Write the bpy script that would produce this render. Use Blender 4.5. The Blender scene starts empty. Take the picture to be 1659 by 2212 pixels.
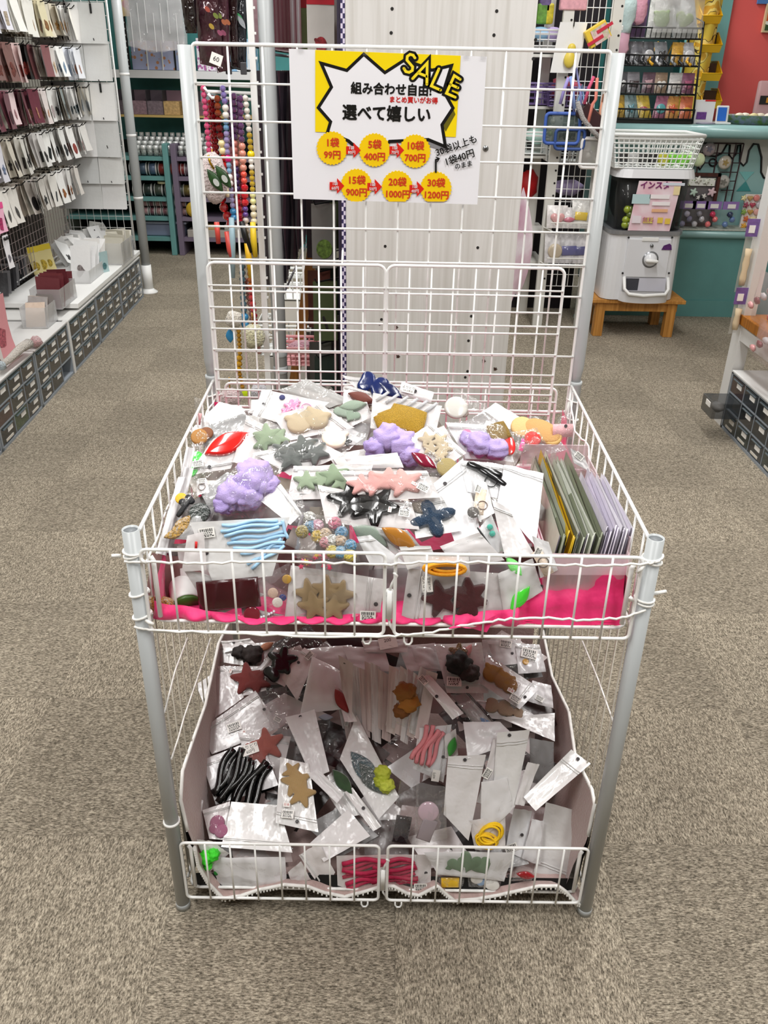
import bpy, bmesh, math, random
from mathutils import Vector as V, Matrix, noise
from math import sin, cos, pi, radians

# ------------------------------------------------------------------ camera, light, exposure
SC = bpy.context.scene
COL = SC.collection
CAM = V((-0.0198, -1.0610, 1.4081))
FPX, PITCH, ROLL, YAW = 1815.996, 0.4841815, 0.01902, 0.0050688
def cam_basis():
    f = V((sin(YAW)*cos(PITCH), cos(YAW)*cos(PITCH), -sin(PITCH)))
    r = V((cos(YAW), -sin(YAW), 0)); u = r.cross(f)
    return cos(ROLL)*r+sin(ROLL)*u, -sin(ROLL)*r+cos(ROLL)*u, f
CR, CU, CF = cam_basis()
cd = bpy.data.cameras.new('camera'); cam = bpy.data.objects.new('camera', cd); COL.objects.link(cam)
cd.sensor_fit = 'VERTICAL'; cd.sensor_height = 36.0; cd.lens = FPX/2212*36.0
cd.clip_start = 0.05; cd.clip_end = 60
cam.matrix_world = Matrix(((CR.x, CU.x, -CF.x, CAM.x), (CR.y, CU.y, -CF.y, CAM.y), (CR.z, CU.z, -CF.z, CAM.z), (0, 0, 0, 1)))
SC.camera = cam

W = bpy.data.worlds.new('world'); SC.world = W; W.use_nodes = True
W.node_tree.nodes['Background'].inputs[0].default_value = (1, 1, 1, 1)
W.node_tree.nodes['Background'].inputs[1].default_value = 0.12
SC.view_settings.view_transform = 'Standard'
SC.view_settings.look = 'None'
SC.view_settings.gamma = 1.0
SC.view_settings.use_curve_mapping = False
SC.view_settings.exposure = 0.0
SC.cycles.use_denoising = True
SC.cycles.max_bounces = 8
SC.cycles.transparent_max_bounces = 24
SC.cycles.caustics_reflective = False
SC.cycles.caustics_refractive = False
# fluorescent ceiling fixtures of the shop (above the frame)
LAMP_W = 32
for lx, ly in ((-0.9, -1.0), (0.9, -1.0), (-0.9, 0.8), (0.9, 0.8), (-1.0, 2.7), (1.0, 2.7), (-1.0, 4.9), (1.3, 4.9)):
    ld = bpy.data.lights.new('ceiling_light', 'AREA'); ld.shape = 'RECTANGLE'; ld.size = 0.30; ld.size_y = 1.25
    ld.energy = LAMP_W*(1.2 if ly < -0.5 else 1.0); ld.color = (1.0, 0.99, 0.975)
    lo = bpy.data.objects.new('ceiling_light', ld); lo.location = (lx, ly, 2.74); COL.objects.link(lo)

# ------------------------------------------------------------------ helpers
def lin(c):
    if isinstance(c, str):
        c = c.lstrip('#'); c = [int(c[i:i+2], 16)/255 for i in (0, 2, 4)]
    return tuple(x/12.92 if x <= 0.04045 else ((x+0.055)/1.055)**2.4 for x in c)
MC = {}
def nt(name):
    m = bpy.data.materials.new(name); m.use_nodes = True
    return m, m.node_tree.nodes, m.node_tree.links, m.node_tree.nodes['Principled BSDF']
def mat(color, rough=0.5, metal=0.0, bump=None, var=None, spec=0.5, coat=0.0, sheen=0.0, trans=0.0, wave=None, name='paint', emit=0.0):
    """plain procedural material: colour with fine noise variation and relief"""
    key = (name, str(color), rough, metal, str(bump), str(var), spec, coat, sheen, trans, str(wave), emit)
    if key in MC: return MC[key]
    m, N, L, b = nt(name); c = (*lin(color), 1)
    b.inputs['Base Color'].default_value = c; b.inputs['Roughness'].default_value = rough
    b.inputs['Metallic'].default_value = metal; b.inputs['Specular IOR Level'].default_value = spec
    b.inputs['Coat Weight'].default_value = coat; b.inputs['Sheen Weight'].default_value = sheen
    b.inputs['Transmission Weight'].default_value = trans
    if emit:
        b.inputs['Emission Color'].default_value = c; b.inputs['Emission Strength'].default_value = emit
    tc = None
    if bump or var or wave:
        tc = N.new('ShaderNodeTexCoord')
    if var:                                    # (scale, amount[, second colour])
        n = N.new('ShaderNodeTexNoise'); n.inputs['Scale'].default_value = var[0]; n.inputs['Detail'].default_value = 4
        L.new(tc.outputs['Object'], n.inputs['Vector'])
        mx = N.new('ShaderNodeMix'); mx.data_type = 'RGBA'
        c2 = (*lin(var[2]), 1) if len(var) > 2 else tuple(max(0, x*(1-var[1])) for x in c[:3])+(1,)
        mx.inputs['A'].default_value = c; mx.inputs['B'].default_value = c2
        r = N.new('ShaderNodeMapRange'); r.inputs['From Min'].default_value = 0.35; r.inputs['From Max'].default_value = 0.65
        L.new(n.outputs['Fac'], r.inputs['Value']); L.new(r.outputs['Result'], mx.inputs['Factor'])
        L.new(mx.outputs['Result'], b.inputs['Base Color'])
    hs = None
    if bump:
        n = N.new('ShaderNodeTexNoise'); n.inputs['Scale'].default_value = bump[0]; n.inputs['Detail'].default_value = 3
        L.new(tc.outputs['Object'], n.inputs['Vector'])
        bp = N.new('ShaderNodeBump'); bp.inputs['Strength'].default_value = bump[1]; bp.inputs['Distance'].default_value = bump[2] if len(bump) > 2 else 0.002
        L.new(n.outputs['Fac'], bp.inputs['Height']); L.new(bp.outputs['Normal'], b.inputs['Normal'])
    if wave:
        n = N.new('ShaderNodeTexWave'); n.inputs['Scale'].default_value = wave[0]; n.inputs['Distortion'].default_value = 0.6
        n.bands_direction = wave[2] if len(wave) > 2 else 'DIAGONAL'
        L.new(tc.outputs['Object'], n.inputs['Vector'])
        bp = N.new('ShaderNodeBump'); bp.inputs['Strength'].default_value = wave[1]; bp.inputs['Distance'].default_value = 0.001
        L.new(n.outputs['Fac'], bp.inputs['Height']); L.new(bp.outputs['Normal'], b.inputs['Normal'])
    MC[key] = m; return m
def film(color='#ffffff', a=0.03, rough=0.06, bump=30.0, bs=0.45, name='clear_film'):
    """thin plastic film: lets light straight through, haze a, glossy wrinkles"""
    key = ('film', color, a, rough, bump, bs)
    if key in MC: return MC[key]
    m, N, L, b = nt(name); c = (*lin(color), 1)
    b.inputs['Base Color'].default_value = c; b.inputs['Roughness'].default_value = 0.45
    t = N.new('ShaderNodeBsdfTransparent'); t.inputs[0].default_value = (0.97, 0.97, 0.97, 1)
    g = N.new('ShaderNodeBsdfGlossy'); g.inputs['Roughness'].default_value = rough
    tc = N.new('ShaderNodeTexCoord'); n = N.new('ShaderNodeTexNoise'); n.inputs['Scale'].default_value = bump; n.inputs['Detail'].default_value = 2
    n.inputs['Distortion'].default_value = 1.0
    L.new(tc.outputs['Object'], n.inputs['Vector'])
    bp = N.new('ShaderNodeBump'); bp.inputs['Strength'].default_value = bs; bp.inputs['Distance'].default_value = 0.01
    L.new(n.outputs['Fac'], bp.inputs['Height']); L.new(bp.outputs['Normal'], g.inputs['Normal'])
    fr = N.new('ShaderNodeFresnel'); fr.inputs['IOR'].default_value = 1.4; L.new(bp.outputs['Normal'], fr.inputs['Normal'])
    ms = N.new('ShaderNodeMath'); ms.operation = 'MULTIPLY'; ms.inputs[1].default_value = 0.5; L.new(fr.outputs[0], ms.inputs[0])
    mn = N.new('ShaderNodeMath'); mn.operation = 'MINIMUM'; mn.inputs[1].default_value = 0.2; L.new(ms.outputs[0], mn.inputs[0])
    m1 = N.new('ShaderNodeMixShader'); m1.inputs[0].default_value = a
    L.new(t.outputs[0], m1.inputs[1]); L.new(b.outputs[0], m1.inputs[2])
    m2 = N.new('ShaderNodeMixShader'); L.new(mn.outputs[0], m2.inputs[0]); L.new(m1.outputs[0], m2.inputs[1]); L.new(g.outputs[0], m2.inputs[2])
    L.new(m2.outputs[0], N['Material Output'].inputs['Surface'])
    MC[key] = m; return m

XF = None                                       # optional matrix applied to everything built (the aisle runs slightly askew)
class MB:
    def __init__(s): s.v = []; s.f = []
    def add(s, vs, fs):
        o = len(s.v); s.v += [V(p) for p in vs]; s.f += [tuple(i+o for i in f) for f in fs]; return s
    def quad(s, a, b, c, d): return s.add((a, b, c, d), ((0, 1, 2, 3),))
    def box(s, c, d, rz=0.0, rx=0.0, ry=0.0, bev=0.0):
        M = Matrix.Translation(c) @ Matrix.Rotation(rz, 4, 'Z') @ Matrix.Rotation(ry, 4, 'Y') @ Matrix.Rotation(rx, 4, 'X')
        x, y, z = d[0]/2, d[1]/2, d[2]/2
        if bev <= 0:
            vs = [M @ V((a*x, b*y, e*z)) for e in (-1, 1) for b in (-1, 1) for a in (-1, 1)]
            return s.add(vs, ((0, 2, 3, 1), (4, 5, 7, 6), (0, 1, 5, 4), (2, 6, 7, 3), (0, 4, 6, 2), (1, 3, 7, 5)))
        bm = bmesh.new(); bmesh.ops.create_cube(bm, size=1.0)
        for q in bm.verts: q.co = V((q.co.x*d[0], q.co.y*d[1], q.co.z*d[2]))
        bmesh.ops.bevel(bm, geom=bm.edges[:], offset=bev, segments=2, affect='EDGES', profile=0.5)
        bm.verts.index_update(); s.add([M @ q.co for q in bm.verts], [[q.index for q in f.verts] for f in bm.faces]); bm.free(); return s
    def span(s, a, b, bev=0.0):
        a, b = V(a), V(b); return s.box((a+b)/2, [abs(q) for q in (b-a)], bev=bev)
    def tube(s, pts, r, n=8, closed=False, caps=True):
        pts = [V(p) for p in pts]; k = len(pts); rs = r if isinstance(r, (list, tuple)) else [r]*k
        rings = []; up = None
        for i, p in enumerate(pts):
            a = pts[(i-1) % k] if (closed or i > 0) else p; b = pts[(i+1) % k] if (closed or i < k-1) else p
            t = (b-a).normalized()
            if up is None: up = V((0, 0, 1)) if abs(t.z) < 0.9 else V((1, 0, 0))
            x = t.cross(up)
            if x.length < 1e-6: x = t.orthogonal()
            x.normalize(); y = t.cross(x); up = -y if False else x.cross(t)
            rings.append([p+(x*cos(2*pi*j/n)+y*sin(2*pi*j/n))*rs[i] for j in range(n)])
        o = len(s.v); s.v += [q for R in rings for q in R]
        for i in range(k if closed else k-1):
            for j in range(n):
                a, b = i*n+j, i*n+(j+1) % n; c, d = ((i+1) % k)*n+(j+1) % n, ((i+1) % k)*n+j
                s.f.append((o+a, o+d, o+c, o+b))
        if caps and not closed:
            s.f.append(tuple(o+j for j in range(n))); s.f.append(tuple(o+(k-1)*n+n-1-j for j in range(n)))
        return s
    def cyl(s, a, b, r, r2=None, n=12, caps=True): return s.tube([a, b], [r, r if r2 is None else r2], n, caps=caps)
    def lathe(s, c, prof, n=16, axis=None, sx=1.0, sy=1.0):
        """prof: (radius, height) pairs; axis: world direction of the height"""
        ax = V(axis).normalized() if axis else V((0, 0, 1))
        x = ax.orthogonal().normalized() if axis else V((1, 0, 0)); y = ax.cross(x); c = V(c); o = len(s.v)
        for r, h in prof:
            s.v += [c+ax*h+x*(r*sx*cos(2*pi*j/n))+y*(r*sy*sin(2*pi*j/n)) for j in range(n)]
        for i in range(len(prof)-1):
            for j in range(n):
                s.f.append((o+i*n+j, o+i*n+(j+1) % n, o+(i+1)*n+(j+1) % n, o+(i+1)*n+j))
        if prof[0][0] > 1e-5: s.f.append(tuple(o+n-1-j for j in range(n)))
        if prof[-1][0] > 1e-5: s.f.append(tuple(o+(len(prof)-1)*n+j for j in range(n)))
        return s
    def ball(s, c, r, n=10, m=7, sc=(1, 1, 1), rough=0.0):
        c = V(c); o = len(s.v); s.v.append(c+V((0, 0, -r*sc[2])))
        for i in range(1, m):
            for j in range(n):
                p = V((sin(pi*i/m)*cos(2*pi*j/n), sin(pi*i/m)*sin(2*pi*j/n), -cos(pi*i/m)))
                k = r*(1+rough*noise.noise((p*2.2+c*37)))
                s.v.append(c+V((p.x*sc[0], p.y*sc[1], p.z*sc[2]))*k)
        s.v.append(c+V((0, 0, r*sc[2]))); t = o+1+(m-1)*n
        for j in range(n):
            s.f.append((o, o+1+(j+1) % n, o+1+j)); s.f.append((t, t-n+j, t-n+(j+1) % n))
        for i in range(m-2):
            for j in range(n):
                a = o+1+i*n
                s.f.append((a+j, a+(j+1) % n, a+n+(j+1) % n, a+n+j))
        return s
    def sheet(s, fn, nu, nv):
        o = len(s.v)
        for j in range(nv+1):
            for i in range(nu+1): s.v.append(V(fn(i/nu, j/nv)))
        for j in range(nv):
            for i in range(nu):
                a = o+j*(nu+1)+i; s.f.append((a, a+1, a+nu+2, a+nu+1))
        return s
    def prism(s, out, O, ex, ey, en, t, puff=None):
        """outline (2-D points) in frame O, ex, ey standing t along en; puff: rounded cushion top"""
        n = len(out); o = len(s.v); O, ex, ey, en = V(O), V(ex), V(ey), V(en)
        lv = [(1, 0), (1, t)] if not puff else [(1, 0), (1.0, t*0.45), (0.95, t*0.75), (0.82, t*0.95)]
        for k, h in lv: s.v += [O+ex*(p[0]*k)+ey*(p[1]*k)+en*h for p in out]
        for i in range(len(lv)-1):
            for j in range(n):
                s.f.append((o+i*n+j, o+i*n+(j+1) % n, o+(i+1)*n+(j+1) % n, o+(i+1)*n+j))
        e = o+(len(lv)-1)*n
        if puff:
            s.v.append(O+en*t); c = len(s.v)-1
            for j in range(n): s.f.append((e+j, e+(j+1) % n, c))
        else: s.f.append(tuple(e+j for j in range(n)))
        s.f.append(tuple(o+n-1-j for j in range(n))); return s
    def build(s, name, m, parent=None, smooth=False, label=None, origin=None):
        vs = [XF @ p for p in s.v] if XF else s.v
        if parent is not None: O = ORG[parent.name]
        elif origin is not None: O = XF @ V(origin) if XF else V(origin)
        else:
            lo = [min(p[i] for p in vs) for i in range(3)]; hi = [max(p[i] for p in vs) for i in range(3)]
            O = V(((lo[0]+hi[0])/2, (lo[1]+hi[1])/2, lo[2]))
        me = bpy.data.meshes.new(name); me.from_pydata([p-O for p in vs], [], s.f)
        if m: me.materials.append(m)
        if smooth:
            me.polygons.foreach_set('use_smooth', [True]*len(me.polygons))
        o = bpy.data.objects.new(name, me); COL.objects.link(o)
        if parent is not None: o.parent = parent
        else: o.location = O
        ORG[o.name] = O
        if label: o['label'] = label
        return o
ORG = {}
def thing(name, label, cat, loc, group=None):
    o = bpy.data.objects.new(name, None); COL.objects.link(o); o.empty_display_size = 0.05
    p = XF @ V(loc) if XF else V(loc); o.location = p; ORG[o.name] = p
    return tag(o, label, cat, group)
def tag(o, label, cat, group=None):
    o['label'] = label; o['category'] = cat
    if group: o['group'] = group
    return o
def struct(o): o['kind'] = 'structure'; return o
def stuff(o): o['kind'] = 'stuff'; return o
def dup(root, d, label=None, group=None):
    r = root.copy(); COL.objects.link(r); r.location = root.location+V(d); ORG[r.name] = V(r.location)
    if label: r['label'] = label
    if group: r['group'] = group
    for ch in list(root.children):
        c = ch.copy(); COL.objects.link(c); c.parent = r; ORG[c.name] = ORG[r.name]
        for g in list(ch.children):
            e = g.copy(); COL.objects.link(e); e.parent = c; ORG[e.name] = ORG[r.name]
    return r
def ray(px, py): return (CF+CR*((px-829.5)/FPX)-CU*((py-1106)/FPX))
def atY(px, py, y): d = ray(px, py); return CAM+d*((y-CAM.y)/d.y)
def atX(px, py, x): d = ray(px, py); return CAM+d*((x-CAM.x)/d.x)
def atZ(px, py, z): d = ray(px, py); return CAM+d*((z-CAM.z)/d.z)
def wire(name, pts, r, m, parent, n=6, closed=False, smooth=True): return MB().tube(pts, r, n, closed).build(name, m, parent, smooth)
def rrect(c0, c1, rad, plane='xz', y=0.0, k=4):
    """rounded rectangle path"""
    (x0, z0), (x1, z1) = c0, c1; out = []
    for cx, cz, a0 in ((x1-rad, z1-rad, 0), (x0+rad, z1-rad, 90), (x0+rad, z0+rad, 180), (x1-rad, z0+rad, 270)):
        for i in range(k+1):
            a = radians(a0+90*i/k); out.append((cx+rad*cos(a), cz+rad*sin(a)))
    if plane == 'xz': return [V((x, y, z)) for x, z in out]
    if plane == 'yz': return [V((y, x, z)) for x, z in out]
    return [V((x, z, y)) for x, z in out]
FONT = None
def text(s, size, O, ex, ey, m, parent=None, name='lettering', bold=0.0, align='CENTER', depth=0.0):
    """lettering as flat mesh centred at O, along ex, up ey; bold: strokes thickened by overlaid copies"""
    cu = bpy.data.curves.new(name, 'FONT'); cu.body = s; cu.size = size; cu.align_x = align; cu.align_y = 'CENTER'
    cu.resolution_u = 2; cu.extrude = depth
    t = bpy.data.objects.new(name, cu); COL.objects.link(t)
    me = bpy.data.meshes.new_from_object(t.evaluated_get(bpy.context.evaluated_depsgraph_get()))
    bpy.data.objects.remove(t)
    ex, ey = V(ex).normalized(), V(ey).normalized(); en = ex.cross(ey); b = MB()
    vs = [q.co.copy() for q in me.vertices]; fs = [tuple(p.vertices) for p in me.polygons]; bpy.data.meshes.remove(me)
    sh = [(0, 0)]+([(bold*cos(k*pi/4), bold*sin(k*pi/4)) for k in range(8)] if bold else [])
    for k, (dx, dy) in enumerate(sh): b.add([V(O)+ex*(q.x+dx)+ey*(q.y+dy)+en*(q.z+k*0.00003) for q in vs], fs)
    return b.build(name, m, parent)
def ordinal(i): return ('first second third fourth fifth sixth seventh eighth ninth tenth eleventh twelfth thirteenth fourteenth fifteenth sixteenth seventeenth eighteenth nineteenth twentieth'.split())[i]
RN = random.Random(7)

# ------------------------------------------------------------------ common materials
M_WIRE = mat('#f2f2f0', 0.35, name='white_coated_wire')
M_TUBE = mat('#b3b7b8', 0.35, name='grey_painted_tube', var=(6, 0.06))
M_CORD = mat('#f4f3ef', 0.8, name='white_cord', bump=(900, 0.6, 0.001))
M_BLACK = mat('#0c0c0d', 0.4, name='black')
M_WHITE = mat('#ececea', 0.45, name='white_plastic')
PEARLS = [mat(c, 0.24, name='pearl_film', bump=(24, 0.55, 0.008), coat=0.3) for c in ('#e0dfde', '#e6e5e4', '#d9d6d6', '#dfdada', '#e3e3e5')]; M_PEARL = PEARLS[0]
M_CLEAR = film()
M_CRINK = film('#ffffff', 0.05, 0.05, 55, 0.9, 'crinkled_film')
M_HAZE = film('#ffffff', 0.3, 0.14, 40, 0.7)
M_FROST = film('#f4f2f3', 0.6, 0.2, 30, 0.5)
M_DARKHOLE = mat('#3a3638', 0.7, name='hole_shade')
# ------------------------------------------------------------------ room
TILE_OX, TILE_OY = 0.5-0.02+4.25, 1.8-0.16+4.25
def carpet():
    m, N, L, b = nt('loop_carpet'); b.inputs['Roughness'].default_value = 0.95; b.inputs['Specular IOR Level'].default_value = 0.1
    tc = N.new('ShaderNodeTexCoord')
    def nz(sc, det, st=(1, 1, 1)):
        mp = N.new('ShaderNodeMapping'); mp.inputs['Scale'].default_value = st; L.new(tc.outputs['Object'], mp.inputs['Vector'])
        n = N.new('ShaderNodeTexNoise'); n.inputs['Scale'].default_value = sc; n.inputs['Detail'].default_value = det; n.inputs['Roughness'].default_value = 0.65
        L.new(mp.outputs[0], n.inputs['Vector']); return n
    fa, fb, big, mid = nz(250, 3, (0.62, 1.7, 1)), nz(250, 3, (1.7, 0.62, 1)), nz(1.6, 3), nz(60, 3, (1, 1, 1))
    def mth(op, a, b_=None):
        n = N.new('ShaderNodeMath'); n.operation = op
        for i, x in enumerate((a, b_)):
            if x is None: continue
            if isinstance(x, (int, float)): n.inputs[i].default_value = x
            else: L.new(x, n.inputs[i])
        return n.outputs[0]
    sx = N.new('ShaderNodeSeparateXYZ'); L.new(tc.outputs['Object'], sx.inputs[0])      # carpet tiles laid with the pile turned in turn
    tx, ty = mth('DIVIDE', mth('ADD', sx.outputs[0], TILE_OX), .425), mth('DIVIDE', mth('ADD', sx.outputs[1], TILE_OY), .425)
    par = mth('FLOORED_MODULO', mth('ADD', mth('FLOOR', tx), mth('FLOOR', ty)), 2)
    fm = N.new('ShaderNodeMix'); L.new(par, fm.inputs['Factor']); L.new(fa.outputs['Fac'], fm.inputs['A']); L.new(fb.outputs['Fac'], fm.inputs['B'])
    def edge(t): f_ = mth('FRACT', t); return mth('MINIMUM', f_, mth('SUBTRACT', 1.0, f_))
    seam = mth('LESS_THAN', mth('MINIMUM', edge(tx), edge(ty)), .0035)
    tone = mth('SUBTRACT', mth('ADD', .95, mth('MULTIPLY', par, .09)), mth('MULTIPLY', seam, .16))
    r1 = N.new('ShaderNodeValToRGB'); e = r1.color_ramp.elements
    e[0].position = 0.33; e[0].color = (*lin('#4f493f'), 1); e[1].position = 0.66; e[1].color = (*lin('#c5baa7'), 1)
    q = r1.color_ramp.elements.new(0.5); q.color = (*lin('#938979'), 1)
    L.new(fm.outputs['Result'], r1.inputs[0])
    r2 = N.new('ShaderNodeMapRange'); r2.inputs['From Min'].default_value = 0.3; r2.inputs['From Max'].default_value = 0.7; r2.inputs['To Min'].default_value = 0.86; r2.inputs['To Max'].default_value = 1.1
    L.new(big.outputs['Fac'], r2.inputs['Value'])
    r3 = N.new('ShaderNodeMapRange'); r3.inputs['From Min'].default_value = 0.3; r3.inputs['From Max'].default_value = 0.7; r3.inputs['To Min'].default_value = 0.78; r3.inputs['To Max'].default_value = 1.2
    L.new(mid.outputs['Fac'], r3.inputs['Value'])
    mu = N.new('ShaderNodeMath'); mu.operation = 'MULTIPLY'; L.new(r2.outputs[0], mu.inputs[0]); L.new(r3.outputs[0], mu.inputs[1])
    vm = N.new('ShaderNodeVectorMath'); vm.operation = 'SCALE'; L.new(r1.outputs[0], vm.inputs[0]); L.new(mth('MULTIPLY', mu.outputs[0], tone), vm.inputs['Scale'])
    L.new(vm.outputs[0], b.inputs['Base Color'])
    bp = N.new('ShaderNodeBump'); bp.inputs['Strength'].default_value = 0.9; bp.inputs['Distance'].default_value = 0.004
    L.new(fm.outputs['Result'], bp.inputs['Height']); L.new(bp.outputs[0], b.inputs['Normal'])
    return m
def slab(name, a, b, m): return struct(MB().span(a, b).build(name, m))
slab('floor', (-3.2, -3.6, -0.05), (4.2, 7.2, 0), carpet())
slab('ceiling', (-3.2, -3.6, 2.8), (4.2, 7.2, 2.85), mat('#efefec', 0.9))
M_TEAL = mat('#3f8886', 0.45, name='teal_paint', var=(9, 0.12), bump=(120, 0.1))
slab('wall_back', (-3.2, 6.62, 0), (4.2, 6.7, 2.8), M_TEAL)
slab('wall_left', (-2.75, -3.6, 0), (-2.65, 7.2, 2.8), mat('#b9b4aa', 0.8))
slab('wall_right', (3.9, -3.6, 0), (4.0, 7.2, 2.8), mat('#d9d6cf', 0.8))
slab('wall_front', (-3.2, -3.6, 0), (4.2, -3.5, 2.8), mat('#8f8a82', 0.8))
# ------------------------------------------------------------------ wire display cart
cart = thing('display_cart', 'white two-tier wire display cart with tall grid back, heaped with packets', 'cart', (0, 0.31, 0))
RP = 0.0125
def post(x, y, z1, hollow):
    p = MB(); n = 20
    if hollow:
        p.lathe((x, y, 0), [(RP, 0), (RP, z1), (RP-0.0018, z1), (RP-0.0018, z1-0.09)], n)
    else: p.cyl((x, y, 0), (x, y, z1), RP, n=n)
    return p.build('post', M_TUBE, cart, True)
PFL, PFR, PBL, PBR = (-0.38, 0.0), (0.38, 0.0), (-0.376, 0.62), (0.384, 0.62)
p_fl, p_fr = post(*PFL, 0.8156, True), post(*PFR, 0.8156, True)
for (x, y) in (PBL, PBR):
    p = MB().lathe((x, y, 0), [(RP, 0), (RP, 0.832), (RP+0.0008, 0.834), (RP+0.0008, 0.84), (RP-0.002, 0.84)], 20).build('post', M_TUBE, cart, True)
    MB().lathe((x, y, 0.835), [(RP-0.0025, 0), (RP-0.0025, 0.02), (RP-0.001, 0.026), (RP, 0.036), (RP, 0.606), (RP-0.002, 0.606), (RP-0.002, 0.55)], 20).build('upper_post', M_TUBE, p, True)
for x, y in (PFL, PFR): MB().lathe((x, y, 0.70), [(0, 0.02), (RP-0.0022, 0.02), (RP-0.0020, 0.113)], 20).build('bore', mat('#6b6f72', .5, name='tube_inside_shade'), p_fl if x < 0 else p_fr, True)  # darker grey paints shade into the hollow tube mouth
for x, y in (PFL, PFR):            # plastic glide and low collar rings
    MB().lathe((x, y, 0.0), [(RP+0.001, 0), (RP+0.001, 0.012), (RP, 0.014)], 20).build('foot_cap', M_TUBE, p_fl if x < 0 else p_fr, True)
# tall back grid
X0, X1, Z0, Z1, YB = -0.362, 0.371, 0.772, 1.443, 0.618
g = MB().tube(rrect((X0, Z0), (X1, Z1), 0.006, y=YB), 0.0032, 8, True).build('back_grid', M_WIRE, cart, True)
for i in range(1, 12): wire('wire', [(X0+(X1-X0)*i/12, YB, Z0), (X0+(X1-X0)*i/12, YB, Z1)], 0.0021, M_WIRE, g)
for j in range(1, 11): wire('wire', [(X0, YB-0.004, Z1-(Z1-Z0)*j/11), (X1, YB-0.004, Z1-(Z1-Z0)*j/11)], 0.0021, M_WIRE, g)
# two grid panels hooked in front of it
for a, b in ((-0.357, -0.0175), (-0.0135, 0.325)):
    f = MB().tube(rrect((a, 0.665), (b, 1.079), 0.014, y=0.572), 0.003, 8, True).build('back_panel', M_WIRE, cart, True)
    for i in range(1, 8): wire('wire', [(a+(b-a)*i/8, 0.572, 0.665), (a+(b-a)*i/8, 0.572, 1.079)], 0.0019, M_WIRE, f)
    for j in range(1, 10): wire('wire', [(a, 0.568, 1.079-0.0421*j), (b, 0.568, 1.079-0.0421*j)], 0.0019, M_WIRE, f)
wire('hook_wire', [(-0.10, 0.572, 1.08), (-0.10, 0.60, 1.10), (-0.10, 0.616, 1.09)], 0.002, M_WIRE, cart)
# basket back panel, side panels
f = MB().tube(rrect((-0.345, 0.655), (0.342, 0.83), 0.012, y=0.60), 0.0028, 8, True).build('rear_panel', M_WIRE, cart, True)
for i in range(1, 14): wire('wire', [(-0.345+0.687*i/14, 0.60, 0.655), (-0.345+0.687*i/14, 0.60, 0.83)], 0.0018, M_WIRE, f)
wire('wire', [(-0.345, 0.598, 0.80), (0.342, 0.598, 0.80)], 0.002, M_WIRE, f)
for sx, xs in ((-1, -0.371), (1, 0.374)):
    f = MB().tube([(xs, 0.012, 0.808), (xs, 0.612, 0.832)], 0.003, 8).tube([(xs, 0.012, 0.648), (xs, 0.612, 0.655)], 0.0028, 8).tube([(xs, 0.612, 0.832), (xs, 0.612, 0.655)], 0.0025, 8).build('side_panel', M_WIRE, cart, True)
    for i in range(12):
        y = 0.03+0.555*i/11; z = 0.808+0.024*(y-0.012)/0.6
        wire('wire', [(xs-0.001*sx, y, 0.65), (xs-0.001*sx, y, z+0.003)], 0.0018, M_WIRE, f)
    f2 = MB().tube([(xs, 0.02, 0.055), (xs, 0.60, 0.055)], 0.0025, 8).build('lower_side_panel', M_WIRE, cart, True)
    for i in range(15):
        y = 0.03+0.56*i/14; wire('wire', [(xs, y, 0.05), (xs, y, 0.65)], 0.0015, mat('#d8d2c4', 0.4, name='aged_wire'), f2)
# front flap panels, upper and lower tier
for dz, lo in ((0.0, 0.643), (-0.6055, 0.0395)):
    for a, b in ((-0.367, -0.0115), (0.004, 0.3635)):
        f = MB().tube(rrect((a, 0.643+dz), (b, 0.7875+dz), 0.009, y=-0.010), 0.0027, 8, True).build('front_panel', M_WIRE, cart, True)
        for i in range(1, 8): wire('wire', [(a+(b-a)*i/8, -0.0135, 0.643+dz), (a+(b-a)*i/8, -0.0135, 0.7875+dz)], 0.0018, M_WIRE, f)
    cx = -0.004
    MB().tube([(cx, -0.006, 0.672+dz), (cx, -0.006, 0.722+dz)], 0.0055, 12).build('latch_sleeve', M_WIRE, cart, True)
    wire('latch_hook', [(cx, -0.006, 0.72+dz), (cx+0.004, -0.008, 0.735+dz), (cx+0.01, -0.010, 0.75+dz), (cx+0.006, -0.012, 0.756+dz)], 0.0024, M_WIRE, cart)
    wire('latch_hook', [(cx, -0.006, 0.675+dz), (cx+0.001, -0.006, 0.66+dz), (cx+0.007, -0.009, 0.652+dz)], 0.0022, M_WIRE, cart)
    for ux in (-0.037, 0.026):
        wire('loop', [(ux-0.006, -0.010, 0.645+dz), (ux-0.006, -0.012, 0.633+dz), (ux-0.003, -0.013, 0.628+dz), (ux+0.003, -0.013, 0.628+dz), (ux+0.006, -0.012, 0.633+dz), (ux+0.006, -0.010, 0.645+dz)], 0.0018, M_WIRE, cart)
    zf = 0.652+dz
    f = MB().tube(rrect((-0.366, 0.006), (0.364, 0.605), 0.02, 'xy', zf), 0.0028, 8, True).build('basket_floor', M_WIRE, cart, True)
    for i in range(1, 16): wire('wire', [(-0.366+0.73*i/16, 0.006, zf-0.002), (-0.366+0.73*i/16, 0.605, zf-0.002)], 0.0018, M_WIRE, f)
    for j in range(1, 5): wire('wire', [(-0.366, 0.006+0.6*j/5, zf-0.005), (0.364, 0.006+0.6*j/5, zf-0.005)], 0.002, M_WIRE, f)
    for sx in (-1, 1):
        wire('hinge_wire', [(sx*0.356, 0.0, 0.77+dz), (sx*0.352, -0.002, 0.765+dz), (sx*0.352, -0.002, 0.665+dz)], 0.0038, M_WIRE, cart)
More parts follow.
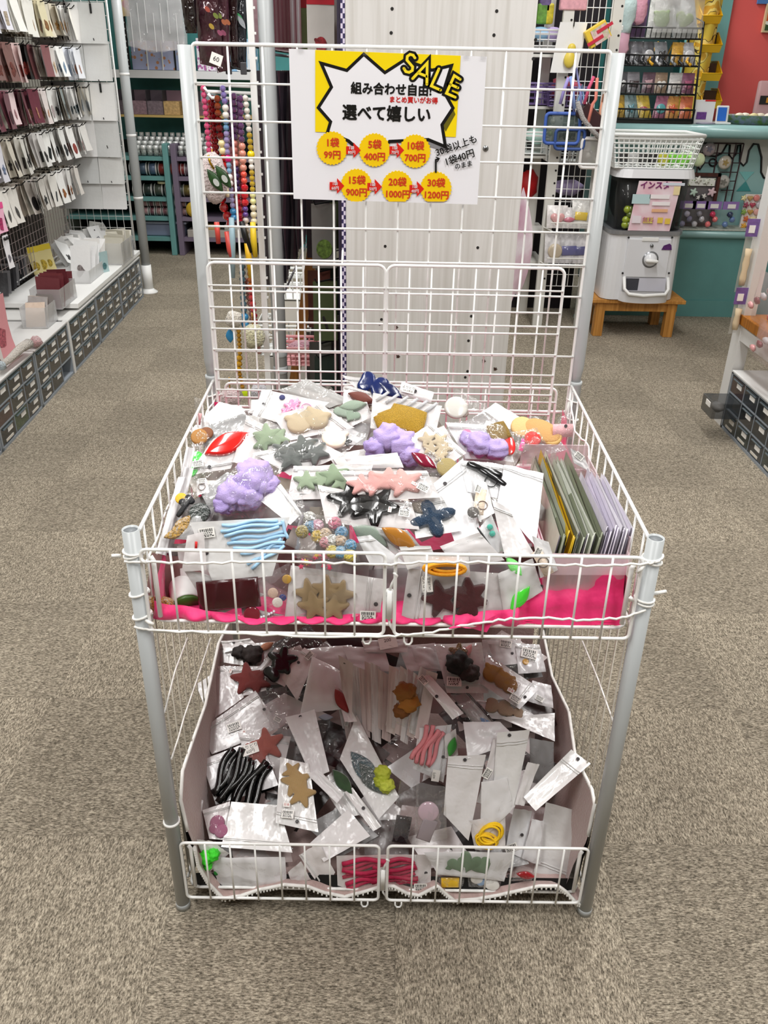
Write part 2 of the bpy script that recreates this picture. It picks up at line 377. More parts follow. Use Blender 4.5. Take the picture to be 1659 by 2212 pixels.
# tied cords
def wob(pts, a=0.0012, k=6):
    out = []
    for i in range(len(pts)-1):
        p, q = V(pts[i]), V(pts[i+1])
        for j in range(k):
            t = j/k; c = p.lerp(q, t); out.append(c+V((0, a*sin(i*7+j*2.1), a*cos(i*5+j*2.7))))
    return out+[V(pts[-1])]
def ring(x, y, z, r, tilt=0.0, turns=1):
    return [V((x+r*cos(a), y+r*sin(a), z+tilt*cos(a)+0.0045*a/(2*pi))) for a in [2*pi*turns*i/(16*turns) for i in range(16*turns+1)]]
def cord(pts, r=0.0019): return wire('cord', pts, r, M_CORD, cart, 6)
P = lambda px, py, y=-0.015: atY(px, py, y)
cord(wob([P(268, 1214), P(330, 1214), P(440, 1217), P(560, 1212), P(700, 1215), P(830, 1220), P(920, 1214), P(1010, 1214), P(1150, 1219), P(1290, 1222), P(1400, 1218), P(1425, 1212)]))
cord(wob([P(290, 1355), P(330, 1362), P(500, 1368), P(700, 1376), P(840, 1374), P(920, 1368), P(1010, 1350), P(1090, 1338), P(1170, 1334), P(1260, 1340), P(1345, 1335), P(1395, 1318)]))
for z, t in ((0.771, 0.003), (0.776, -0.002), (0.7045, 0.003), (0.664, 0.004)): cord(ring(PFL[0], 0, z, RP+0.002, t))
for z, t in ((0.774, -0.003), (0.781, 0.002), (0.702, -0.003), (0.708, -0.002)): cord(ring(PFR[0], 0, z, RP+0.002, t))
for z in (0.795, 0.755): cord(ring(PBL[0], 0.62, z, RP+0.002, 0.004)); cord(ring(PBR[0], 0.62, z, RP+0.002, -0.004))
for c, e in (((-0.398, -0.006, 0.774), (-0.408, -0.014, 0.778)), ((-0.366, -0.012, 0.772), (-0.359, -0.016, 0.768)), ((0.366, -0.012, 0.776), (0.356, -0.016, 0.766)), ((-0.372, -0.012, 0.664), (-0.36, -0.016, 0.66)), ((0.392, 0.005, 0.716), (0.412, 0.004, 0.721)), ((0.357, -0.012, 0.715), (0.352, -0.014, 0.722)), ((-0.361, 0.6, 0.80), (-0.35, 0.585, 0.81)), ((0.37, 0.6, 0.80), (0.36, 0.58, 0.775))):
    cord([c, V(c).lerp(V(e), 0.5)+V((0, -0.003, 0.002)), e], 0.0028)
cord(wob([(-0.372, 0.015, 0.745), (-0.366, 0.09, 0.757), (-0.376, 0.16, 0.752), (-0.366, 0.24, 0.772), (-0.376, 0.33, 0.765), (-0.368, 0.42, 0.782), (-0.374, 0.54, 0.79), (-0.362, 0.6, 0.80)], 0.002, 4))
cord(wob([(0.374, 0.6, 0.80), (0.366, 0.5, 0.775), (0.376, 0.42, 0.78), (0.366, 0.36, 0.762), (0.376, 0.3, 0.757)], 0.002, 4))
for pts in ([(405, 1378), (378, 1450), (355, 1540)], [(455, 1378), (425, 1470), (398, 1548), (385, 1595), (370, 1640)]): cord([atX(x, y, -0.368) for x, y in pts], 0.0016)
cord([atX(1258, 1385, 0.37), atX(1292, 1468, 0.372), atX(1326, 1562, 0.374)], 0.0016)
MB().lathe((PFL[0], 0, 0.222), [(RP, 0), (RP+0.0025, 0.0015), (RP+0.0025, 0.004), (RP, 0.0055)], 20).build('cable_tie', M_WIRE, p_fl, True)

# ------------------------------------------------------------------ pink cloth liner of the upper tier
M_PINK = mat('#ee2a75', 0.6, name='pink_satin', sheen=0.3, bump=(30, 0.5, 0.01))
def wrinkle(p, s, a): return a*noise.noise(V(p)*s)
topedge = [(320, 1300), (335, 1309), (365, 1318), (425, 1325), (500, 1338), (570, 1345), (640, 1342), (700, 1339), (760, 1341), (830, 1337), (850, 1335), (880, 1346), (930, 1345), (1000, 1336), (1060, 1330), (1115, 1325), (1160, 1292), (1195, 1279), (1262, 1277), (1320, 1252), (1368, 1242)]
te = [atY(x, y, -0.004) for x, y in topedge]
def interp(pl, t, key=0):
    a, b = pl[0][key], pl[-1][key]; x = a+(b-a)*t
    for i in range(len(pl)-1):
        if pl[i+1][key] >= x: break
    k = (x-pl[i][key])/max(1e-6, pl[i+1][key]-pl[i][key]); return pl[i].lerp(pl[i+1], min(1, max(0, k)))
def pink_front(u, v):
    p = interp(te, u); x = p.x; z = 0.653+(p.z-0.653)*v
    cell = abs(sin(pi*(x+0.367)/0.0445)); rise = max(0, p.z-0.69)
    y = 0.010-0.016*cell**0.7*sin(pi*min(1, 0.12+v*0.88))*(1-min(.75, rise*18))+0.03*v*(rise > 0)+wrinkle((x*1.0, z*2, 0.3), 20, 0.008)
    return (x, max(y, -0.0075), z+wrinkle((x, 0, 1), 30, 0.002)*v)
c = MB().sheet(pink_front, 120, 10)
pink = tag(c.build('fabric_liner', M_PINK, None, True, origin=(0, 0.3, 0.655)), 'bright pink satin cloth lining the upper wire basket', 'cloth')
MB().sheet(lambda u, v: (-0.36+0.72*u, 0.012+0.585*v, 0.657+wrinkle((u*3, v*3, 0), 4, 0.003)), 24, 20).build('cloth_floor', M_PINK, pink, True)
MB().sheet(lambda u, v: (-0.358+wrinkle((u*4, v, 0), 3, 0.006), 0.012+0.585*u, 0.657+(0.06+0.02*sin(9*u)+0.09*max(0, u-0.85)/0.15)*v), 24, 5).build('cloth_side', M_PINK, pink, True)
MB().sheet(lambda u, v: (0.358+wrinkle((u*4, v, 5), 3, 0.006), 0.012+0.585*u, 0.657+(0.07+0.02*sin(8*u)+0.04*(u > .9))*v), 24, 5).build('cloth_side', M_PINK, pink, True)
MB().sheet(lambda u, v: (-0.358+0.1*u, 0.56-0.02*v, 0.70+(0.11-0.5*u*u*0.1)*v+wrinkle((u*5, v, 9), 3, 0.01)), 10, 5).build('cloth_corner', M_PINK, pink, True)
MB().sheet(lambda u, v: (0.085+0.06*u+0.012*v, -0.016-0.004*sin(6*u), 0.66+0.022*v*u+0.006*sin(5*u+2*v)), 8, 3).build('cloth_flap', M_PINK, pink, True)

# ------------------------------------------------------------------ fleece liner with zipper edge, lower tier
M_FLEECE = mat('#b39a95', 0.95, name='fleece', bump=(220, 0.7, 0.003), sheen=0.4)
M_ZIP = mat('#efeeea', 0.8, name='zipper_tape')
frontpx = [(420, 1830), (428, 1870), (450, 1908), (482, 1941), (520, 1935), (560, 1922), (615, 1911), (665, 1915), (700, 1928), (745, 1937), (790, 1925), (828, 1913), (850, 1914), (880, 1930), (905, 1934), (945, 1914), (962, 1930), (982, 1946), (1030, 1942), (1075, 1934), (1120, 1924), (1165, 1914), (1205, 1914), (1222, 1926), (1245, 1950), (1262, 1955)]
left_e = [V((-0.372, 0.57, 0.25)), V((-0.366, 0.42, 0.30)), V((-0.364, 0.25, 0.275)), V((-0.37, 0.15, 0.27)), V((-0.368, 0.06, 0.285)), V((-0.367, 0.025, 0.25)), V((-0.358, 0.012, 0.19))]
right_e = [V((0.37, 0.57, 0.24)), V((0.362, 0.40, 0.24)), V((0.372, 0.27, 0.255)), V((0.362, 0.15, 0.25)), V((0.374, 0.06, 0.255)), V((0.373, 0.03, 0.25)), V((0.366, 0.014, 0.19))]
fr = [atY(x, y, -0.003) for x, y in frontpx]
def wall_sheet(pl, base, n=30):
    def fn(u, v):
        k = u*(len(pl)-1); i = min(int(k), len(pl)-2); t = pl[i].lerp(pl[i+1], k-i); b = base(t); p = b.lerp(t, v)
        return p+V((wrinkle(p, 14, 0.008)*v*(1-v)*4, 0, 0))
    return MB().sheet(fn, n, 7)
liner = tag(wall_sheet(left_e, lambda t: V((t.x*0.93, t.y, 0.052))).build('fleece_liner', M_FLEECE, None, True, origin=(0, 0.3, 0.045)), 'pale pink fleece throw with zipper edge lining the lower wire basket', 'blanket')
wall_sheet(right_e, lambda t: V((t.x*0.93, t.y, 0.052))).build('liner_side', M_FLEECE, liner, True)
MB().sheet(lambda u, v: (-0.345+0.69*u, 0.012+0.57*v, 0.053), 8, 8).build('liner_floor', M_FLEECE, liner, True)
MB().sheet(lambda u, v: (-0.35+0.70*u, 0.575, 0.053+0.19*v), 8, 4).build('liner_back', M_FLEECE, liner, True)
wall_sheet(fr, lambda t: V((t.x*0.95, 0.03, 0.056)), 60).build('liner_front', M_FLEECE, liner, True)
# dark outer side of the throw
wall_sheet([p+V((-0.004, 0, -0.004)) for p in left_e], lambda t: V((t.x*0.96-0.006, t.y, 0.048))).build('outer_side', M_BLACK, liner, True)
wall_sheet([p+V((0.004, 0, -0.004)) for p in right_e], lambda t: V((t.x*0.96+0.006, t.y, 0.048))).build('outer_side', M_BLACK, liner, True)
MB().sheet(lambda u, v: (-0.36+0.72*u, 0.02-0.012*v, 0.047+0.02*(1-v)), 12, 2).build('outer_front', M_BLACK, liner, True)
for pl in (left_e, right_e, fr):
    path = []
    for i in range(len(pl)-1):
        for j in range(4): path.append(pl[i].lerp(pl[i+1], j/4))
    path.append(pl[-1])
    MB().tube(path, 0.0034, 6).build('zipper_tape', M_ZIP, liner, True)
    tm = MB(); L_ = 0.0; last = path[0]
    for i in range(len(path)-1):
        seg = path[i+1]-path[i]; n = max(1, int(seg.length/0.0055))
        for j in range(n): tm.box(path[i]+seg*((j+0.5)/n)+V((0, -0.002, -0.0042)), (0.0028, 0.003, 0.0035))
    stuff(tm.build('zipper_teeth', M_ZIP, liner))
# ------------------------------------------------------------------ price sign on the back grid
YS = 0.606
def sp(zx, zy, d=0.0): return atY(620+zx/3.7705, 80+zy/3.7705, YS-d)
s0, s1, s2, s3 = sp(20, 95), sp(1640, 160), sp(1540, 1365), sp(48, 1318)
SX, SY = V((1, 0, 0)), V((0, 0, 1))
lx, rx, tz, bz = (s0.x+s3.x)/2, (s1.x+s2.x)/2, (s0.z+s1.z)/2, (s2.z+s3.z)/2
k1, k2 = (s1.z-s0.z), (s2.z-s3.z)
sign = thing('price_sign', 'laminated white and yellow sale price sign taped to the cart back grid', 'sign', (lx, YS, bz))
M_SIGN = mat('#f6f6fb', 0.22, name='laminated_paper', coat=0.6)
inkc = {}
def ink(c): return mat(c, 0.3, name='print', coat=0.4)
MB().sheet(lambda u, v: V((lx+(rx-lx)*u, YS+0.0008, bz+(tz-bz)*v+(u-.5)*(k1*v+k2*(1-v)))), 1, 1).build('sheet', M_SIGN, sign)
def poly(pts, c, d, name='print'):
    me = [sp(x, y, d) for x, y in pts]; b = MB(); b.add(me, (tuple(range(len(me))),)); return b.build(name, ink(c), sign)
def stroke(pts, w, c, d, name='print', close=False):
    """flat pen line of width w (zoomed px) with mitred joints"""
    n = len(pts); L, R = [], []
    for i in range(n):
        a = V(pts[i-1]) if (i > 0 or close) else None; p = V(pts[i]); q = V(pts[(i+1) % n]) if (i < n-1 or close) else None
        d1 = (p-a).normalized() if a is not None else (q-p).normalized(); d2 = (q-p).normalized() if q is not None else d1
        n1, n2 = V((-d1.y, d1.x)), V((-d2.y, d2.x)); mm = (n1+n2)
        mm = mm.normalized() if mm.length > 1e-4 else n1; k = w/2/max(0.38, mm.dot(n1)); L.append(p+mm*k); R.append(p-mm*k)
    b = MB()
    for i in range(n if close else n-1):
        j = (i+1) % n; b.quad(sp(*L[i], d), sp(*L[j], d), sp(*R[j], d), sp(*R[i], d))
    return b.build(name, ink(c), sign)
poly([(230, 105), (1415, 152), (1375, 815), (230, 772)], '#ffe100', 0.0004, 'yellow_ground')
burst = [(278, 213), (487, 272), (625, 140), (797, 290), (960, 185), (1180, 270), (1340, 232), (1275, 440), (1352, 578), (1262, 715), (1290, 893), (1150, 835), (835, 850), (690, 1010), (500, 845), (330, 775), (355, 690), (255, 575), (362, 408)]
poly([(1352, 578), (1372, 630), (1293, 770), (1262, 715)], '#6b6410', 0.0006, 'burst_shadow')
poly([(1150, 850), (1280, 900), (1285, 930), (1155, 890)], '#8b8b8f', 0.0006, 'burst_shadow')
poly(burst, '#f7f7fc', 0.0008, 'burst')
stroke(burst, 26, '#070707', 0.0010, 'burst_outline', True)
K = '#070707'; RED = '#d8401c'
def sgt(s, zx, zy, hpx, c, bold=0.0, d=0.0016, slope=None, name='lettering', wide=1.0):
    O = sp(zx, zy, d); e = sp(zx+100, zy+(3.2 if slope is None else slope), d)-O; px = e.length/100
    up = (sp(zx, zy-100, d)-O); up.y = 0; e.y = 0
    return text(s, hpx*px*1.06, O, e, V((0, 0, 1)) if slope is None else V((-e.z, 0, e.x)), ink(c), sign, name, bold*px)
# SALE: round strokes on a black halo, climbing down to the right
glyph = {'S': [(0.78, .14), (.6, .02), (.35, .02), (.18, .16), (.22, .36), (.5, .5), (.78, .64), (.82, .84), (.62, .98), (.35, .98), (.15, .84)],
         'A': [(.02, 1), (.5, .02), (.98, 1), None, (.2, .64), (.8, .64)], 'L': [(.2, .02), (.2, .97), (.85, .97)],
         'E': [(.85, .02), (.2, .02), (.2, .98), (.88, .98), None, (.2, .5), (.78, .5)]}
for ch, cx, cy, ang, hh, ww in (('S', 1000, 215, 14, 150, 105), ('A', 1112, 285, 22, 165, 130), ('L', 1240, 345, 24, 160, 125), ('E', 1362, 400, 24, 165, 115)):
    a = radians(ang); runs = [[]]
    for q in glyph[ch]:
        if q is None: runs.append([]); continue
        x, y = (q[0]-.5)*ww, (q[1]-.5)*hh; runs[-1].append((min(1410, cx+x*cos(a)-y*sin(a)), cy+x*sin(a)+y*cos(a)))
    for r_ in runs:
        for w, c, d in ((62, K, 0.0012), (22, '#ffe62a', 0.0020)):
            stroke(r_, w, c, d, 'sale_letter')
            for e in (r_[0], r_[-1]):
                poly([(e[0]+w/2*cos(t*pi/6), e[1]+w/2*sin(t*pi/6)) for t in range(12)], c, d, 'sale_letter')
sgt('組み合わせ自由!', 850, 432, 86, K, 3.2)
sgt('まとめ買いがお得', 1030, 517, 47, '#d01818', 1.4)
sgt('選べて嬉しい', 812, 632, 114, K, 4.2)
def badge(cx, cy, r, a, b):
    pts = []
    for i in range(56):
        t = 2*pi*i/56; k = r*(1.0 if i % 2 else 0.93); pts.append((cx+k*cos(t), min(1340 if cy > 1100 else 2000, cy+k*1.08*sin(t)) ))
    poly(pts, '#ffd400', 0.0018, 'price_badge')
    sgt(a, cx+2, cy-40, 70, RED, 2.2, 0.0024, name='price'); sgt(b, cx+2, cy+58, 66, RED, 2.2, 0.0024, name='price')
for cx, cy, a, b in ((368, 905, '1袋', '99円'), (713, 920, '5袋', '400円'), (1042, 930, '10袋', '700円'), (565, 1210, '15袋', '900円'), (898, 1225, '20袋', '1000円'), (1213, 1232, '30袋', '1200円')): badge(cx, cy, 130, a, b)
for cx, cy, y in ((541, 922, '80円'), (894, 922, '70円'), (407, 1213, '60円'), (714, 1220, '50円'), (1057, 1237, '40円')):
    poly([(cx-60, cy-32), (cx, cy-32), (cx, cy-64), (cx+60, cy), (cx, cy+64), (cx, cy+32), (cx-60, cy+32)], '#e02418', 0.0022, 'arrow')
    sgt('1袋', cx-16, cy-17, 29, '#f4f4f6', 0.3, 0.0028, name='step_price'); sgt(y, cx-14, cy+19, 29, '#f4f4f6', 0.3, 0.0028, name='step_price')
sgt('30袋以上も', 1380, 888, 64, K, 1.2, 0.003, -36, 'handwriting'); sgt('1袋40円', 1405, 985, 66, K, 1.3, 0.003, -33, 'handwriting'); sgt('のまま', 1438, 1045, 46, K, 1.1, 0.003, -22, 'handwriting')
stroke([(1212, 1105), (1212, 1000), (1235, 992)], 15, K, 0.003, 'handwriting'); stroke([(1212, 978), (1240, 990), (1222, 1018)], 9, K, 0.003, 'handwriting')
for zx, zy in ((110, 95), (640, 118), (1460, 148), (1600, 155)):
    MB().box(sp(zx, zy, 0.002), (0.010, 0.001, 0.012)).build('clear_tape', M_CLEAR, sign)
# ------------------------------------------------------------------ packets: flat zip bags with a back sheet, a front film and their contents
def star_o(k=5, inn=0.5):
    out = []
    for i in range(k*2):
        a = pi/2+pi*i/k; r = 1.0 if i % 2 == 0 else inn
        if i % 2 == 0:
            for da in (-0.13, 0.0, 0.13): out.append((0.93*cos(a+da) if da else cos(a), 0.93*sin(a+da) if da else sin(a)))
        else: out.append((r*cos(a), r*sin(a)))
    return out
def polar(f, n=36): return [(f(2*pi*i/n)*cos(2*pi*i/n), f(2*pi*i/n)*sin(2*pi*i/n)) for i in range(n)]
OUT = {
 'star': star_o(), 'star6': star_o(6, 0.6), 'oval': polar(lambda a: 1.0, 24),
 'flower': polar(lambda a: 0.78+0.24*cos(5*a), 45), 'clover': polar(lambda a: 0.72+0.3*cos(4*a), 40),
 'bear': polar(lambda a: 0.85+0.32*max(0, cos((a-0.8)*5.2) if abs(a-0.8) < 0.3 else 0)+0.32*max(0, cos((a-2.34)*5.2) if abs(a-2.34) < 0.3 else 0), 60),
 'heart': [(0.06*16*sin(t)**3, 0.06*(13*cos(t)-5*cos(2*t)-2*cos(3*t)-cos(4*t))) for t in [2*pi*i/40 for i in range(40)]],
 'bow': polar(lambda a: 0.28+0.72*abs(cos(a))**0.8*(1-0.35*abs(cos(a))**8), 48),
 'fan': polar(lambda a: 0.9/max(abs(cos(a)), abs(sin(a)))**0.75*0.9, 40),
 'shell': polar(lambda a: 0.85+0.05*cos(12*a), 60), 'rect': [(-1, -.62), (1, -.62), (1, .62), (-1, .62)],
 'leaf': [(x, 0.42*(1-abs(x)**1.8)) for x in [-1+i/8 for i in range(17)]]+[(x, -0.42*(1-abs(x)**1.8)) for x in [1-i/8 for i in range(1, 16)]],
 'clip': polar(lambda a: 1.0/((abs(cos(a)))**6+(abs(sin(a))/0.22)**6)**(1/6), 40),
}
for k_ in ('star',): OUT[k_] = OUT[k_]
def fabric(c, kind):
    if kind == 'cord': return mat(c, 0.85, wave=(260, 0.8, 'DIAGONAL'), name='corduroy', sheen=0.2)
    if kind == 'fur': return mat(c, 0.95, bump=(170, 1.0, 0.03), sheen=0.7, var=(130, 0.28), name='fur')
    if kind == 'glitter': return mat(c, 0.3, 0.25, bump=(700, 1.0, 0.004), var=(900, 0.45), name='glitter')
    if kind == 'velvet': return mat(c, 0.8, sheen=0.8, var=(70, 0.35), name='velvet')
    if kind == 'shine': return mat(c, 0.16, name='gloss', coat=0.5)
    if kind == 'pvc': return mat(c, 0.22, name='gloss', coat=0.35, bump=(45, 0.3, 0.004))
    return mat(c, 0.7, bump=(500, 0.5, 0.002), name='cloth')
BAGS = []
def inq(q, x, y):
    s = 0
    for i in range(4):
        x0, y0 = q[i]; x1, y1 = q[(i+1) % 4]; c = (x1-x0)*(y-y0)-(y1-y0)*(x-x0)
        if abs(c) < 1e-9: continue
        if s == 0: s = 1 if c > 0 else -1
        elif (c > 0) != (s > 0): return False
    return True
def h_top(x, y): return 0.772+0.14*min(max(y, 0), 0.6)-0.08*max(0, abs(x)-0.26)
def h_low(x, y): return 0.10+0.42*min(max(y, 0), 0.45)
N_TOP, N_LOW, N_ST = V((0, -0.60, 0.80)), V((0, -0.55, 0.83)), V((0, -0.96, 0.28))
BOUND = {'top': (-0.345, 0.35, 0.012, 0.56), 'low': (-0.345, 0.35, 0.012, 0.56)}
STAT = []
SCALE = {'top': 1.28, 'low': 1.15}
def bil(q, u, v): return ((q[0][0]*(1-u)+q[1][0]*u)*(1-v)+(q[3][0]*(1-u)+q[2][0]*u)*v, (q[0][1]*(1-u)+q[1][1]*u)*(1-v)+(q[3][1]*(1-u)+q[2][1]*u)*v)
def seat(q, n, heap, thick, sink=0.0, lock=None, free=False):
    """find the plane on which a packet lies: on the heap, above every packet laid before it"""
    n = n.normalized(); cx, cy = bil(q, .5, .5); d = ray(cx, cy); h = h_top if heap == 'top' else h_low
    t = 0.6
    while t < 3.2:
        p = CAM+d*t
        if p.z <= h(p.x, p.y)-sink: break
        t += 0.002
    P0 = CAM+d*t; s = 1.0
    for i in range(7):
        for j in range(7):
            x, y = bil(q, (i+0.02)/6.04, (j+0.02)/6.04); r = ray(x, y); tn = n.dot(P0-CAM)/n.dot(r)
            for (pq, pp, pn, pt) in ([] if free else BAGS):
                if not inq(pq, x, y): continue
                tp = pn.dot(pp-CAM)/pn.dot(r)-(0.0022+pt*0.5)/abs(pn.dot(r))
                s = min(s, tp/tn)
    rail = 1180 if heap == 'top' else 1812
    lim = 0.024 if lock is None else lock
    for x, y in q:                       # stay behind the front wires
        if y > rail:
            r = ray(x, y); y0 = (r*(n.dot(P0-CAM)/n.dot(r))).y
            s = max(s, (lim-CAM.y)/y0)
    P0 = CAM+(P0-CAM)*s
    BAGS.append((q, P0, n, thick)); return P0, n
def onp(px, py, P0, n): r = ray(px, py); return CAM+r*(n.dot(P0-CAM)/n.dot(r))
def barcode(o, O, ex, ey, en, w, h):
    b = MB(); x = -w/2
    k = 0
    while x < w/2*0.9:
        bw = w*(0.02+0.03*((k*7) % 3)); b.quad(O+ex*x+ey*h*.1+en*.0002, O+ex*(x+bw)+ey*h*.1+en*.0002, O+ex*(x+bw)+ey*h*.45+en*.0002, O+ex*x+ey*h*.45+en*.0002); x += bw+w*(0.025+0.02*((k*5) % 3)); k += 1
    for r in (0.0, -0.2, -0.36):
        x = -w*.45
        while x < w*.35:
            l = w*RN.uniform(.06, .2); b.quad(O+ex*x+ey*h*(r-.08)+en*.0002, O+ex*(x+l)+ey*h*(r-.08)+en*.0002, O+ex*(x+l)+ey*h*(r+.02)+en*.0002, O+ex*x+ey*h*(r+.02)+en*.0002); x += l+w*.05
    return b
M_STICK = mat('#f3f1ec', 0.5, name='sticker_paper'); M_INK = mat('#151313', 0.5, name='black_ink')
def bag(label, q, kind='pearl', items=(), heap='top', n=None, hole=None, stick=None, thick=0.007, sink=0.0, group=None, cat='packet', zipv=0.13, tint=None, red=None, lock=None):
    n = V(n) if n is not None else (N_TOP if heap == 'top' else N_LOW)
    P0, n = seat(q, n, heap, thick if (items or kind in ('clear',)) else 0.003, sink, lock, label[:6] == 'buried')
    w = [onp(x, y, P0, n) for x, y in q]; c = (w[0]+w[1]+w[2]+w[3])/4
    en = n if n.dot(CAM-c) > 0 else -n
    ex = (CR-en*CR.dot(en)).normalized(); ey = en.cross(ex)
    STAT.append((label[:30], min(p.y for p in w), min(p.z for p in w), max(p.x for p in w), min(p.x for p in w), (w[1]-w[0]).length, (w[3]-w[0]).length))
    sd = V((c.x*31, c.y*17, c.z*11)); a1, a2 = RN.uniform(-.0035, .0035), RN.uniform(-.003, .003)
    def base(u, v):
        p = (w[0]*(1-u)+w[1]*u)*(1-v)+(w[3]*(1-u)+w[2]*u)*v
        e = min(u, 1-u, v, 1-v)
        return p+en*(a1*(4*(u-.5)**2)+a2*(4*(v-.5)**2)+0.0026*noise.noise(sd+V((u*3.2, v*3.2, 0)))+0.0020*noise.noise(sd+V((u*8, v*8, 3))))
    pe = RN.choice(PEARLS); bk = {'pearl': pe, 'white': pe, 'clear': M_CLEAR, 'milky': pe, 'dark': film('#2a2624', 0.75, 0.12, 30, 0.6)}[kind]
    if tint: bk = tint if not isinstance(tint, str) else mat(tint, 0.3, name='tinted_film', bump=(28, 0.35, 0.006))
    name = {'clear': 'clear_packet', 'dark': 'dark_packet'}.get(kind, 'zip_packet')
    o = MB().sheet(base, 10, 10).build(name, bk, None, True, origin=c); tag(o, label, cat, group)
    bulge = thick*(1.35 if thick > .015 else 0.95) if items else 0.0025
    if kind == 'white':
        bulge = 0.0
    else:
        def top(u, v):
            k = (16*u*(1-u)*v*(1-v))**0.35; return base(u, v)+en*(0.0006+bulge*k*(1+0.35*noise.noise(sd+V((u*5, v*5, 7))))+0.0012*k*noise.noise(sd+V((u*14, v*14, 1))))
        MB().sheet(top, 12, 12).build('front_film', M_FROST if kind == 'milky' else (M_CRINK if (kind == 'clear' or thick > .013) and not any(z[0] == 'ball' for z in items) else M_CLEAR) if kind != 'dark' else M_HAZE, o, True)
    if zipv and kind in ('pearl', 'white', 'milky'):
        for dv in (0.0, 0.035):
            MB().tube([base(u/8*0.98+0.01, zipv+dv)+en*0.0014 for u in range(9)], 0.0008, 5).build('zip_seal', M_PEARL, o, True)
    if hole:
        p = onp(*hole, P0, n)+en*0.0026; MB().prism([(cos(t*pi/7)*0.0033, sin(t*pi/7)*0.0033) for t in range(14)], p, ex, ey, en, 0.0003).build('hang_hole', M_DARKHOLE, o)
    for k, it in enumerate(items):
        it = tuple(it[:8])+tuple(z for z in it[8:] if z != ''); sh, colr, px, py, rp = it[:5]; rot = radians(it[5]) if len(it) > 5 else 0; fk = it[6] if len(it) > 6 else ''; asp = it[7] if len(it) > 7 else 1.0
        p = onp(px, py, P0, n); r = rp*SCALE[heap]*(p-CAM).dot(CF)/FPX; p += en*(0.0012+0.0004*k)
        ax, ay = ex*cos(rot)+ey*sin(rot), -ex*sin(rot)+ey*cos(rot); m = fabric(colr, fk)
        if sh in ('ball', 'fur'):
            b = MB().ball(p+en*r*0.45, r, 14, 10) if sh == 'ball' else MB().ball(p+en*r*0.4, r, 22, 16, (1, 1, .85), 0.38); nm = 'pompom' if sh == 'ball' else 'fluffy_lump'
        elif sh == 'strips':
            b = None
            for s_ in range(it[8] if len(it) > 8 else 8):
                off = (s_/((it[8] if len(it) > 8 else 8)-1)-.5)*2*asp; g = RN.uniform(-.22, .22)*min(1, asp); L_ = RN.uniform(.8, 1.05)
                pts = [p+ax*r*(tt*L_)+ay*r*(off+g*tt+0.1*sin(3*tt+s_))+en*(0.0015+0.002*(s_ % 3)) for tt in [-1+i/5 for i in range(11)]]
                wire('ribbon', pts, max(0.0020, r*1.5*asp/(it[8] if len(it) > 8 else 8)), m, o, 5)
        elif sh == 'ring':
            b = MB().tube([p+ax*r*cos(t*pi/10)+ay*r*asp*sin(t*pi/10)+en*0.001 for t in range(20)], max(0.0007, r*0.10), 6, True); nm = 'ring'
        elif sh == 'loops':
            b = None
            for s_ in range(5):
                rr = r*RN.uniform(.6, 1.0); c2 = p+ax*r*RN.uniform(-.3, .3)+ay*r*asp*RN.uniform(-.3, .3)
                wire('hair_tie', [c2+ax*rr*cos(t*pi/10)+ay*rr*asp*sin(t*pi/10)+en*(0.001+0.0015*s_) for t in range(20)], max(0.001, r*.09), m, o, 6, True)
        elif sh == 'pearls':
            for s_ in range(14):
                tt = -1+2*s_/13; MB().ball(p+ax*r*tt+ay*r*(0.25*tt*tt), 0.0022, 8, 6).build('bead', m, o, True)
            b = None
        elif sh == 'flat': b = MB().prism([(x*r, y*r*asp) for x, y in OUT[it[8] if len(it) > 8 else 'rect']], p, ax, ay, en, 0.0006); nm = 'card'
        else:
            b = MB().prism([(x*r, y*r*asp) for x, y in OUT[sh]], p, ax, ay, en, min(0.009, max(0.0025, r*0.33)), True)
            nm = {'star': 'star', 'star6': 'star', 'heart': 'heart', 'bow': 'bow', 'flower': 'flower', 'clover': 'flower', 'clip': 'hair_clip', 'bear': 'bear_head', 'leaf': 'feather', 'fan': 'glitter_shape'}.get(sh, 'ornament')
        if b: b.build(nm, m, o, True)
    if stick:
        sx, sy, sw, rot = stick[:4]; p = onp(sx, sy, P0, n)+en*(0.0025+(bulge if kind != 'white' else 0)*.8); W_ = sw*(p-CAM).dot(CF)/FPX; a = radians(rot)
        ax, ay = ex*cos(a)+ey*sin(a), -ex*sin(a)+ey*cos(a)
        st = MB().prism([(-W_/2, -W_*.32), (W_/2, -W_*.32), (W_/2, W_*.32), (-W_/2, W_*.32)], p, ax, ay, en, 0.0002).build('price_sticker', M_STICK, o)
        if len(stick) > 4:
            for li, tx in enumerate(stick[4]):
                text(tx, W_*0.24*(4.5/max(4.5, len(tx)))*1.1, p+en*0.0004+ay*W_*(0.14-0.28*li), ax, ay, M_INK, st, 'lettering', 0.0)
        else: barcode(st, p+en*0.0003, ax, ay, en, W_*.85, W_*.56).build('barcode', M_INK, st)
    if red:
        sx, sy, sw, rot = red; p = onp(sx, sy, P0, n)+en*(0.003+bulge*.8); W_ = sw*(p-CAM).dot(CF)/FPX; a = radians(rot)
        ax, ay = ex*cos(a)+ey*sin(a), -ex*sin(a)+ey*cos(a)
        st = MB().prism([(-W_/2, -W_*.3), (W_/2, -W_*.3), (W_/2, W_*.3), (-W_/2, W_*.3)], p, ax, ay, en, 0.0002).build('red_tag', M_STICK, o)
        text('日本', W_*0.42, p+en*0.0004, ax, ay, mat('#b3161f', 0.5, name='red_ink'), st, 'lettering')
    return o
